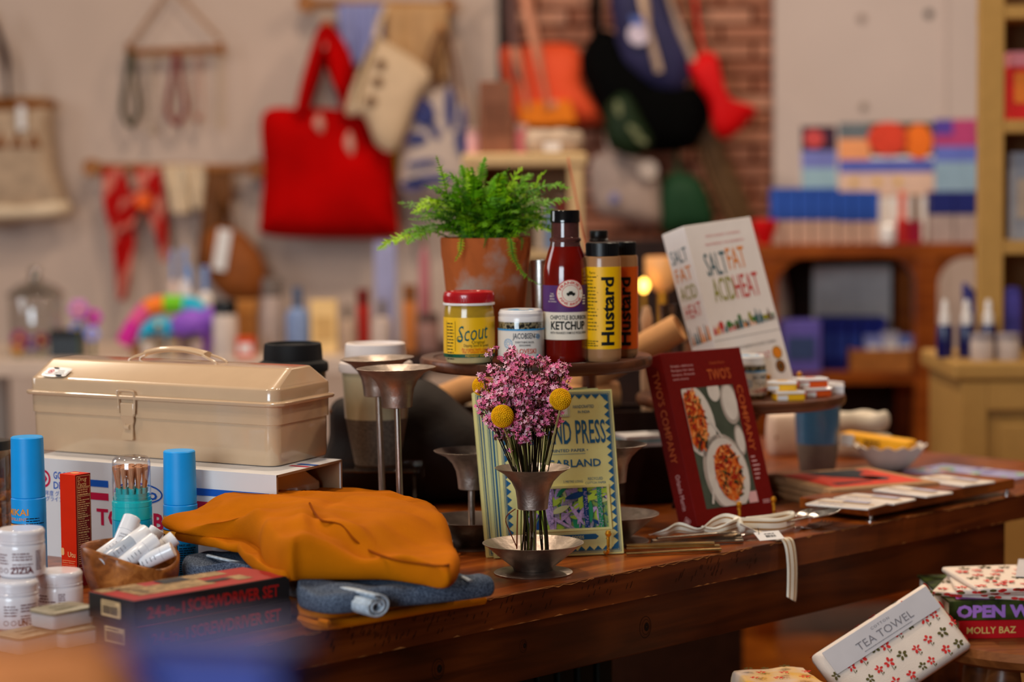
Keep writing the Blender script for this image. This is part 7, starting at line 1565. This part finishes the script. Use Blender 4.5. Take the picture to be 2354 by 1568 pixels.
MB().lathe([(0, hb3 - .014), (.006, hb3 - .012), (.0115, hb3), (.009, hb3 + .01), (0, hb3 + .017)], 16).obj('bulb_glass', M('bulb_glow', C(255, 196, 84), .4, var=0, emit=7), t)
bgl('glass_carafe', 'clear ribbed glass with copper tint behind the orange-labelled mustard', 'glass', 1512, 700, 1580, 3.80, T, [('glass_body', [(0, 0), (.7, 0), (.9, .05), (1, .5), (.8, .9), (.85, 1), (.8, 1), (.75, .9), (.9, .5), (0, .06)], clear('rose_glass', (.62, .5, .46, 1), .12)), ('metal_band', [(.99, .45), (1.03, .46), (1.03, .6), (.97, .61)], GOLD)])
bgl('wooden_pepper_mill', 'pale turned wooden mill behind the orange-labelled mustard', 'mill', 1470, 705, 1502, 3.66, T, [('mill_body', [(0, 0), (1, 0), (.7, .3), (.9, .6), (.6, .8), (0, .8)], K('pale_wood', 206, 166, 130)), ('mill_knob', [(.3, .8), (.8, .86), (.9, .93), (.5, 1), (0, 1)], K('pale_wood', 206, 166, 130))])

# ------------------------------------------------------------------ back table at the left, with its small wares
D7 = 6.3; ZL = P(400, 815, D7).z
t = thing('back_table', 'pale painted shelf table along the plaster wall', 'table', (P(380, 815, D7).x, D7, 0), 0); hw = .62
MB().box(-hw, .62, -.16, .5, ZL - .045, ZL).obj('table_top', K('pale_paint', 196, 176, 160, var=.04), t, smooth=0, bevel=.004)
for x in (-.58, .54):
    for y in (-.14, .42): MB().box(x, x + .05, y, y + .05, 0, ZL - .045).obj('leg', K('pale_paint', 196, 176, 160), t, smooth=0)
MB().box(-.56, .56, -.10, .44, ZL - .36, ZL - .33).obj('lower_shelf', EASEL, t, smooth=0)
t = thing('back_table', 'dark wooden back table behind the tumblers', 'table', (P(1000, 800, D7).x, D7 + .1, 0), 0); MB().box(-.10, .36, -.22, .4, ZL - .05, ZL).obj('table_top', EASEL, t, smooth=0, bevel=.004); 
for x in (-.09, .30):
    for y in (-.2, .33): MB().box(x, x + .05, y, y + .05, 0, ZL - .05).obj('leg', EASEL, t, smooth=0)
gl = clear('cloche_glass', (.86, .87, .86, 1), .10)
bgl('glass_cloche_jar', 'large clear glass jar with a knobbed glass lid', 'jar', 14, 612, 146, D7, ZL, [('jar_glass', [(0, .01), (.9, .01), (.95, .06), (.95, .62), (.9, .66)], gl), ('lid', [(1, .66), (1, .70), (.7, .78), (.25, .84), (.15, .9), (.25, .96), (0, 1)], clear('cloche_lid', (.6, .6, .58, 1), .16))], None, 32)
bgb('black_box', 'matt black box on the back table', 'box', 118, 758, 192, D7 - .06, ZL, .07, BLACK, (K('black_lid', 20, 18, 18), .8))
rr7 = random.Random(13); cols = [(196, 60, 180), (150, 110, 200), (120, 150, 214), (214, 150, 206), (110, 30, 70), (180, 120, 40)]
ic = bmesh.new(); bmesh.ops.create_icosphere(ic, subdivisions=2, radius=1); iv = [v.co.copy() for v in ic.verts]; if_ = [tuple(z.index for z in f.verts) for f in ic.faces]; ic.free()
def pom(label, x, y, rpx, d, col, zf):
    p = P(x, y, d); r = rpx * S(d); t = thing('felt_flower', label, 'flower', (p.x, p.y, zf), 0, 'felt flowers on the back table'); h_ = max(p.z - zf, r)
    MB().tube([(0, 0, 0), (0, 0, h_)], .003, 6).obj('flower_stem', K('wire_green', 70, 90, 50), t)
    for k in range(6): a = k * PI / 3; b = MB().add([Vector((v.x * r * .45, v.y * r * .25, v.z * r * .45)) + Vector((math.cos(a) * r * .6, -.003, h_ + math.sin(a) * r * .6)) for v in iv], if_); b.obj('petal', K('pom%d%d%d' % col, *col), t, 60)
    MB().add([Vector((v.x * r * .3, v.y * r * .3 - r * .2, v.z * r * .3 + h_)) for v in iv], if_).obj('flower_centre', K('pom_c', 226, 180, 60), t, 60)
for i, (x, y, r_, c_, lab) in enumerate(((182, 712, 24, (196, 120, 190), 'orchid pink felt flower standing tallest on the back table'), (215, 730, 20, (196, 40, 180), 'magenta felt flower beside the tallest one'), (178, 758, 18, (120, 140, 210), 'blue felt flower low beside the black box'), (212, 768, 18, (140, 150, 220), 'sky blue felt flower low behind the toolbox'), (45, 780, 22, (130, 40, 90), 'plum felt flower at the foot of the glass jar'), (72, 790, 18, (150, 120, 200), 'lilac felt flower at the foot of the glass jar'), (95, 782, 18, (110, 30, 60), 'wine red felt flower between glass jar and black box'), (40, 800, 16, (190, 130, 60), 'amber felt flower at the foot of the glass jar'))): pom(lab, x, y, r_, D7 - .10 + .02 * (i % 3), c_, ZL)
# rainbow felt caterpillar-like plush: arch of bands
t = thing('plush_arch', 'rainbow-banded felt plush arching over small jars', 'plush', (P(390, 800, D7).x, D7 + .08, ZL), 0); c0 = Vector((P(390, 800, D7).x, D7 + .08, ZL))
pts = spline([P(285, 790, D7 + .08) - c0, P(318, 735, D7 + .08) - c0, P(350, 705, D7 + .08) - c0, P(400, 700, D7 + .08) - c0, P(450, 708, D7 + .08) - c0, P(478, 750, D7 + .08) - c0, P(484, 795, D7 + .08) - c0], 43)
for i, c_ in enumerate(((206, 40, 150), (220, 84, 140), (236, 120, 40), (110, 190, 30), (20, 170, 200), (140, 84, 190), (150, 96, 200))): MB().tube(pts[i * 6:i * 6 + 7], .026 if i < 5 else .034, 14).obj('felt_band', K('band%d' % i, *c_), t, 60)
t = thing('plush_animal', 'purple felt elephant on the back table', 'plush', (P(445, 800, D7 - .05).x, D7 - .06, ZL), 0)
for nm_, o_, s_ in (('plush_body', (0, 0, .085), (.062, .045, .045)), ('plush_head', (.05, -.01, .10), (.036, .034, .036))): MB().add([Vector((v.x * s_[0] + o_[0], v.y * s_[1] + o_[1], v.z * s_[2] + o_[2])) for v in iv], if_).obj(nm_, K('purple_felt', 138, 84, 190), t, 60)
for x in (-.035, .03):
    for y in (-.022, .022): MB().tube([(x, y, 0), (x, y, .07)], .016, 10).obj('plush_leg', K('purple_felt', 138, 84, 190), t)
MB().tube(spline([(.075, -.012, .10), (.095, -.015, .08), (.092, -.015, .045)], 10), .010, 8).obj('trunk', K('purple_felt', 138, 84, 190), t)
t = thing('plush_animal', 'turquoise felt arch on the back table', 'plush', (P(362, 800, D7 - .02).x, D7 - .04, ZL), 0); MB().tube(spline([(-.03, 0, .0), (-.025, 0, .06), (.01, 0, .085), (.045, 0, .06), (.05, 0, 0)], 18), .022, 12).obj('plush_body', K('turq_felt', 20, 164, 200), t, 60); MB().lathe([(0, -.01), (.012, 0), (0, .01)], 10, 0, Matrix.Translation((.01, -.022, .085))).obj('plush_nose', K('pom_c', 226, 180, 60), t)
smalls = [(325, 770, 352, (206, 190, 178)), (355, 775, 380, (150, 128, 104)), (385, 768, 412, (176, 150, 120)), (415, 772, 440, (120, 96, 84)), (395, 745, 415, (190, 176, 160)), (440, 768, 466, (186, 160, 150)), (300, 790, 325, (150, 100, 60))]
ords = ('first', 'second', 'third', 'fourth', 'fifth', 'sixth', 'seventh')
for i, (a, y, b, c_) in enumerate(smalls): bgl('spice_jar', 'tiny spice jar, the %s from the left below the felt plush' % ords[(1, 2, 3, 5, 4, 6, 0)[i]], 'jar', a, y, b, D7 - .12 if i != 4 else D7 - .03, ZL, pp(JARP, K('small%d' % i, *c_), K('smalllid%d' % i, 90, 70, 56)), 'tiny spice jars on the back table')
bgl('cream_bottle', 'white pump bottle with a black cap on the back table', 'bottle', 488, 690, 545, D7 - .12, ZL, pp(JARP, K('white_bottle', 206, 190, 180), BLACK)); bgb('brown_parcel', 'honey brown wooden box on the back table', 'box', 520, 690, 592, D7 + .1, ZL, .08, K('honey_box', 156, 100, 46), (K('honey_lid', 176, 116, 54), .75)); bgb('orange_packet', 'small orange packet in front of the honey brown box', 'box', 545, 775, 585, D7 - .12, ZL, .04, K('orange_packet', 214, 70, 30), None, WPAPER)
for i, (a, y, b) in enumerate(((385, 575, 408), (410, 570, 438), (418, 612, 450), (452, 612, 490))): bgl('tall_bottle', ('pale pink slim bottle', 'white slim bottle', 'white wide bottle', 'whitest wide bottle')[i] + ' rising behind the felt plush', 'bottle', a, y, b, D7 + .2, ZL, pp(BOTP, K('tb%d' % i, *((206, 180, 170), (214, 204, 204), (200, 184, 174), (216, 206, 200))[i]), K('tbc%d' % i, 120, 150, 200)), 'slim bottles behind the felt plush')
for i, (a, y, b, c_, lab) in enumerate(((655, 660, 712, (120, 140, 180), 'grey-blue bottle on the back table beyond the toolbox handle'), (600, 640, 650, (170, 150, 140), 'taupe bottle on the back table above the black tumbler'), (715, 690, 775, (226, 190, 130), 'cream candle box on the back table'), (818, 665, 850, (170, 40, 30), 'dark red bottle above the white-lidded tumbler'), (855, 690, 900, (190, 170, 160), 'pale jar above the white-lidded tumbler'), (925, 655, 958, (200, 120, 60), 'amber jar left of the terracotta pot'), (780, 700, 815, (176, 150, 130), 'beige bottle between candle box and dark red bottle'), (960, 720, 1010, (150, 110, 100), 'brown jar next to the terracotta pot'))):
    xd = D7 + .05 * (i % 2)
    if i == 2: bgb('candle_box', lab, 'box', a, y, b, xd, ZL, .05, K('bk%d' % i, *c_), None, K('bk_label', 200, 160, 100))
    else: bgl('back_bottle', lab, 'bottle', a, y, b, xd, ZL, pp(BOTP if i % 2 == 0 else JARP, K('bk%d' % i, *c_), K('bkc%d' % i, c_[0] * .6, c_[1] * .6, c_[2] * .6)), 'bottles and jars on the back tables')
p = P(975, 560, D7 + .25); t = thing('rolled_umbrella', 'slim pink rolled umbrella standing behind the fern', 'umbrella', (p.x, p.y, ZL), R(0)); hh = P(975, 545, D7 + .25).z - ZL; MB().lathe([(0, 0), (.006, .01), (.018, hh * .3), (.014, hh * .8), (.004, hh * .92), (0, hh * .92)], 16).obj('umbrella_cloth', K('rose', 176, 104, 112), t); MB().tube([(0, 0, hh * .9), (0, 0, hh)], .004, 8).obj('handle', OAK, t)
p = P(885, 620, D7 + .3); t = thing('pale_blue_card', 'pale blue card standing under the red tote', 'card', (p.x, p.y, ZL), 0); MB().box(-.03, .03, 0, .004, 0, P(885, 555, D7 + .3).z - ZL).obj('card_front', K('pale_blue', 150, 150, 186), t, smooth=0); MB().box(-.03, .03, .03, .034, 0, .08).obj('card_back', K('pale_blue', 150, 150, 186), t, smooth=0)
# ------------------------------------------------------------------ brown console and wares at the right
D8 = 6.2; ZC = P(1900, 562, D8).z; TK = wood('teak', C(84, 32, 2), C(128, 58, 8), C(164, 86, 22), .4, 0, 4, .15)
t = thing('teak_console', 'teak shelf unit with rounded arches against the white wall', 'shelf', (P(1940, 560, D8).x, D8, 0), 0); cx8 = P(1940, 560, D8).x; xl = P(1735, 560, D8).x - cx8; xr = P(2158, 560, D8).x - cx8; xr2 = .62; zb8 = P(1900, 858, D8).z
MB().box(xl, xr2, -.0, .36, ZC - .038, ZC).obj('top_board', TK, t, smooth=0, bevel=.003)
for x in (xl, xr - .062, xr2 - .06): MB().box(x, x + .062, 0, .06, 0, ZC - .038).obj('post', TK, t, smooth=0, bevel=.004); MB().box(x, x + .062, .30, .36, 0, ZC - .038).obj('post', TK, t, smooth=0)
MB().box(xl, xr - .03, .361, .37, .1, ZC - .038).obj('back_panel', EASEL, t, smooth=0)  # dark sheet added so the arch interior reads black
for z in (zb8, .12): MB().box(xl + .062, xr2 - .06, .01, .35, z - .03, z).obj('shelf_board', TK, t, smooth=0)
def brk(xc, s, r=.075):
    poly = [(xc, ZC - .038), (xc + s * r, ZC - .038)] + [(xc + s * r - s * r * math.sin(a), ZC - .038 - r + r * math.cos(a)) for a in [PI / 2 * i / 8 for i in range(1, 9)]]
    MB().prism(poly if s > 0 else poly[::-1], .005, .055).obj('curved_bracket', TK, t, smooth=0)
brk(xl + .062, 1); brk(xr - .062, -1); brk(xr, 1); brk(xr2 - .06, -1)
# boxes with blue sleeves in a row
BLS, TANB = K('blue_sleeve', 44, 84, 176, var=.2, scale=18), K('blush_box', 196, 160, 140)
for i in range(8):
    a = 1772 + i * 31; bgb('sleeved_box', 'small blush box with a blue sleeve, %s in the row on the teak unit' % ('first', 'second', 'third', 'fourth', 'fifth', 'sixth', 'seventh', 'last')[i], 'box', a, 432 + (8 if i > 4 else 0), a + 27, D8 + .08, ZC, .06, TANB, (BLS, .42), None, 'blush boxes with blue sleeves')
bgl('red_heart_dish', 'bright red dish peeping out behind the white cook book', 'dish', 1728, 505, 1786, D8 + .04, ZC, [('dish_body', [(0, 0), (.4, 0), (.5, .1), (.95, .7), (1, 1), (.92, 1), (.8, .7), (0, .2)], K('bright_red', 216, 10, 16)), ('dish_foot', [(0, -.0), (.45, 0), (.42, .06), (0, .06)], K('bright_red', 216, 10, 16))])
for i, (a, y, b, c1, c2) in enumerate(((2060, 440, 2090, (190, 40, 40), (220, 90, 60)), (2088, 446, 2120, (150, 20, 50), (120, 90, 70)))): bgl('red_candle', ('coral taper pot on the teak unit', 'crimson taper pot beside the coral one')[i], 'candle', a, y, b, D8 + .05, ZC, [('glass_pot', [(0, 0), (1, 0), (1, .45), (0, .45)], K('rc%d' % i, *c1)), ('taper', [(.6, .45), (.55, .97), (.3, 1), (0, 1)], K('rd%d' % i, *c2))], 'taper pots on the teak unit')
bgl('white_egg_pot', 'small white rounded pot in front of the coral taper', 'pot', 2022, 512, 2060, D8 + .0 + .03, ZC, [('pot_body', [(0, 0), (.8, 0), (1, .4), (.8, .8), (0, .8)], WHITE), ('lid', [(.8, .8), (.5, .95), (0, 1)], WHITE)])
for i in range(2): a = 2135 + i * 55; bgb('grey_gift_box', ('grey box with a navy top beside the tapers', 'grey box with a navy top next to the cream post')[i], 'box', a, 440, a + 52, D8 + .06, ZC, .07, K('greige', 178, 156, 148), (K('navy_top', 34, 42, 112), .55), None, 'grey and navy gift boxes')
# standing prints behind them
def poster(label, x0_, y0_, x1_, y1_, bands, extra=None):
    d = D8 + .26; c = P((x0_ + x1_) / 2, y0_, d); w_ = (x1_ - x0_) * S(d); h_ = c.z - ZC; t = thing('framed_print', label, 'print', (c.x, d, ZC), 0, 'art prints behind the teak unit top', rot=(R(-6), 0, 0)); MB().box(-w_ / 2, w_ / 2, 0, .012, 0, h_).obj('backing_board', WPAPER, t, smooth=0); q = MB(); ms = []
    hv = (y1_ - y0_) * S(d)
    for j, (u0, u1, v0_, v1_, col) in enumerate(bands): q.rect(-w_ / 2 + w_ * u0, -w_ / 2 + w_ * u1, h_ - hv * v1_, h_ - hv * v0_, plane(0, 0, 0, .0006 + j * .0003), j); ms.append(K('ps%d_%d_%d' % col, *col))
    if extra:
        for cx, cy, rx, ry, col in extra: q.ell(-w_ / 2 + w_ * cx, h_ - hv * cy, w_ * rx, hv * ry, plane(0, 0, 0, .004), len(ms), 24); ms.append(K('ps%d_%d_%d' % col, *col))
    q.obj('print_image', ms, t, smooth=0)
poster('narrow print with a red fruit over pale blue, first behind the blush boxes', 1845, 288, 1926, 450, [(0, 1, 0, .35, (60, 30, 50)), (0, 1, .35, .6, (110, 116, 180)), (0, 1, .6, 1, (140, 170, 184))], [(.35, .18, .28, .13, (190, 70, 70))])
poster('wide print of big red and orange tomatoes', 1932, 280, 2150, 450, [(0, 1, 0, .45, (70, 60, 40)), (0, .33, 0, .22, (96, 104, 110)), (0, .33, .22, .5, (226, 150, 100)), (0, 1, .5, .68, (84, 96, 176)), (0, 1, .68, 1, (214, 180, 160))], [(.52, .22, .22, .23, (204, 62, 40)), (.84, .26, .15, .24, (224, 108, 30)), (.15, .80, .04, .05, (214, 170, 80)), (.4, .80, .04, .05, (214, 170, 80)), (.62, .80, .04, .05, (214, 170, 80))])
poster('pink and violet print over pale blue, farthest to the cream post', 2152, 272, 2262, 450, [(0, 1, 0, .35, (170, 60, 110)), (0, .4, 0, .2, (80, 60, 150)), (0, 1, .35, .55, (96, 110, 190)), (0, 1, .55, 1, (136, 164, 184))])
# things on the lower shelf of the teak unit
zz8 = zb8
bgb('violet_box', 'violet box with a picture on the lower teak shelf', 'box', 1792, 735, 1882, D8 + .06, zz8, .1, K('violet', 104, 96, 190), None, K('violet_pic', 60, 80, 130))
for i in range(5): a = 1884 + i * 30; bgb('blue_book_box', 'deep blue slim box, %s of five on the lower teak shelf' % ('first', 'second', 'third', 'fourth', 'last')[i], 'box', a, 728, a + 27, D8 + .14, zz8, .12, K('deep_blue', 24, 36, 128, var=.15), None, K('mid_blue', 50, 74, 170), 'deep blue slim boxes')
t = thing('wooden_tray_box', 'open honey-coloured tray on the lower teak shelf', 'tray', (P(2030, 850, D8).x, D8 + .02, zz8), 0); hT_ = P(2030, 805, D8).z - zz8; w_ = 70 * S(D8)
for a in ((-w_, w_, -.0, .008, 0, hT_), (-w_, w_, .11, .118, 0, hT_), (-w_, -w_ + .008, .008, .11, 0, hT_), (w_ - .008, w_, .008, .11, 0, hT_), (-w_ + .008, w_ - .008, .008, .11, 0, .006)): MB().box(*a).obj('tray_side', K('honey_wood', 166, 104, 48, var=.15), t, smooth=0)
for i, (x, c_, lab) in enumerate(((2005, (130, 140, 200), 'pale blue packet in the honey-coloured tray'), (2045, (170, 170, 190), 'grey-white packet in the middle of the honey-coloured tray'), (2080, (110, 130, 200), 'sky blue packet at the far end of the honey-coloured tray'))): bgb('soap_packet', lab, 'packet', x - 20, 760 + (i % 2) * -8 + 10, x + 20, D8 + .08, zz8 + .0065, .05, K('pk%d' % i, *c_), None, WPAPER, 'packets in the honey-coloured tray')
bgl('white_vase', 'tall pale curved vase on the lower teak shelf beside the cook book', 'vase', 1768, 606, 1818, D8 + .2, zz8, [('vase_body', [(0, 0), (.7, 0), (1, .3), (.9, .7), (.5, .9), (0, .9)], K('pale_vase', 196, 180, 168)), ('vase_neck', [(.5, .9), (.45, .97), (.55, 1), (0, .99)], K('pale_vase', 196, 180, 168))])
t = thing('wall_stand_in', 'added board in place of the shaded wall seen through the teak unit', 'board', (P(1955, 700, D8 + .33).x, D8 + .30, zz8), 0); MB().box(-.11, .11, 0, .01, 0, P(1955, 610, D8 + .3).z - zz8).obj('board_face', K('grey_board', 226, 222, 220), t, smooth=0); MB().box(-.11, .11, .01, .014, 0, .03).obj('board_foot', EASEL, t, smooth=0)  # board added where the shaded wall shows through the unit
# ------------------------------------------------------------------ cream counter and hutch at the right
D9 = 4.75; ZK = P(2200, 832, D9).z; OLC = K('olive_cream', 180, 140, 78, var=.04, rough=.45)
x9 = P(2115, 832, D9 + .37).x + .012
t = thing('cream_counter', 'olive-cream panelled counter at the right', 'counter', (x9, D9, 0), 0)
MB().box(-.012, 1.3, -.02, .37, ZK - .038, ZK).obj('counter_top', OLC, t, smooth=0, bevel=.008); MB().box(.005, 1.28, 0, .35, 0, ZK - .038).obj('counter_body', OLC, t, smooth=0)
for a in ((.005, .06, -.014, 0, 0, ZK - .04), (.34, .39, -.014, 0, 0, ZK - .04), (.06, .34, -.014, 0, ZK - .10, ZK - .04), (.06, .34, -.014, 0, 0, .1)): MB().box(*a).obj('panel_frame', OLC, t, smooth=0, bevel=.003)
MB().box(.085, .315, -.008, 0, .13, ZK - .13).obj('raised_panel', OLC, t, smooth=0, bevel=.006)
D10 = 4.90; xp0, xp1 = P(2250, 400, D10).x, P(2308, 400, D10).x
t = thing('cream_hutch', 'olive-cream hutch with open shelves standing on the counter', 'hutch', (xp0, D10, ZK), 0); wp = xp1 - xp0
MB().box(0, wp, 0, .03, 0, 1.25).obj('post', OLC, t, smooth=0, bevel=.003); MB().box(.036, .8, .185, .2, 0, 1.25).obj('back_panel', K('hutch_back', 96, 66, 36), t, smooth=0); MB().box(.78, .8, .0, .185, 0, 1.25).obj('side_panel', OLC, t, smooth=0)
shz = [P(2330, y, D10).z - ZK for y in (555, 275, 12)]
for z in shz: MB().box(.03, .78, .005, .185, z - .028, z).obj('shelf', OLC, t, smooth=0, bevel=.003)
bgb('tea_tin', 'pink, orange and red tin on the upper hutch shelf', 'tin', 2318, 120, 2372, D10 + .1, ZK + shz[1], .06, K('tin_red', 214, 40, 40, var=.1), (K('tin_pink', 226, 140, 150), .78), K('tin_orange', 236, 130, 50))
bgb('grey_pouch', 'grey-blue pouch on the lower hutch shelf', 'packet', 2325, 350, 2380, D10 + .1, ZK + shz[0], .05, K('pouch_grey', 150, 154, 164, var=.1), None, K('pouch_label', 190, 170, 150))
NVG = K('cobalt_glass', 14, 18, 84, rough=.2, coat=.4)
for i, x in enumerate((2172, 2222, 2272)): bgl('serum_bottle', 'cobalt serum bottle with white dropper, %s of three on the counter' % ('first', 'second', 'third')[i], 'bottle', x - 19, 688, x + 19, D9 + .12, ZK, pp(DROP, NVG, WHITE, WHITE), 'cobalt serum bottles')
for i, x in enumerate((2258, 2318)): bgl('face_cream_jar', ('pale grey cream jar in front of the serum bottles', 'pale grey cream jar near the right edge of the photo')[i], 'jar', x - 27, 766, x + 27, D9 + .04, ZK, pp(JARP, K('pale_grey_jar', 196, 180, 172), K('grey_lid', 150, 140, 144)), 'pale grey cream jars')
p = P(2243, 700, D9 + .2); t = thing('blue_pouch', 'crumpled indigo pouch standing behind the serum bottles', 'pouch', (p.x, p.y, ZK), 0); hh = P(2243, 652, D9 + .2).z - ZK; w_ = 32 * S(D9)
pillow([(-w_ * .7, 0), (w_ * .7, 0), (w_ * .8, hh * .4), (w_, hh * .96), (0, hh * .9), (-w_, hh), (-w_ * .8, hh * .4)], .022).obj('pouch_body', K('indigo', 52, 52, 116, var=.2), t, 60); MB().box(-w_ * .4, w_ * .4, -.027, -.022, hh * .3, hh * .7).obj('pouch_label', K('indigo_label', 110, 110, 160), t, smooth=0)
bgl('hand_cream_tube', 'violet and white tube standing at the right edge of the counter', 'tube', 2308, 658, 2350, D9 + .2, ZK, [('cap', [(0, 0), (.8, 0), (.8, .14), (0, .14)], WHITE), ('tube_body', [(.8, .14), (1, .16), (1, .7), (.85, .96), (.3, 1), (0, 1)], K('violet_tube', 72, 66, 148, var=.3, scale=20))])
# screw heads on the white wall
for i, (x, y, c_) in enumerate(((2135, 32, (70, 66, 64)), (1980, 42, (160, 140, 130)), (1985, 245, (164, 146, 134)))):
    p = P(x, y, RY - .052); t = thing('wall_anchor', ('dark screw head high on the white wall', 'faint plug high on the white wall left of the dark screw', 'faint plug lower on the white wall above the prints')[i], 'screw', p); MB().lathe([(0, -.002), (.014, -.002), (.012, .006), (0, .007)], 14, 0, Matrix.Rotation(PI / 2, 4, 'X')).obj('screw_head', K('screw%d' % i, *c_), t); MB().box(-.008, .008, -.0085, -.0065, -.001, .001).obj('screw_slot', BLACK, t, smooth=0)
struct('trim_2', MB().box(P(2168, 200, RY - .05).x, P(2174, 200, RY - .05).x, RY - .058, RY - .05, 0, 3.4), PLASTER2, smooth=0)
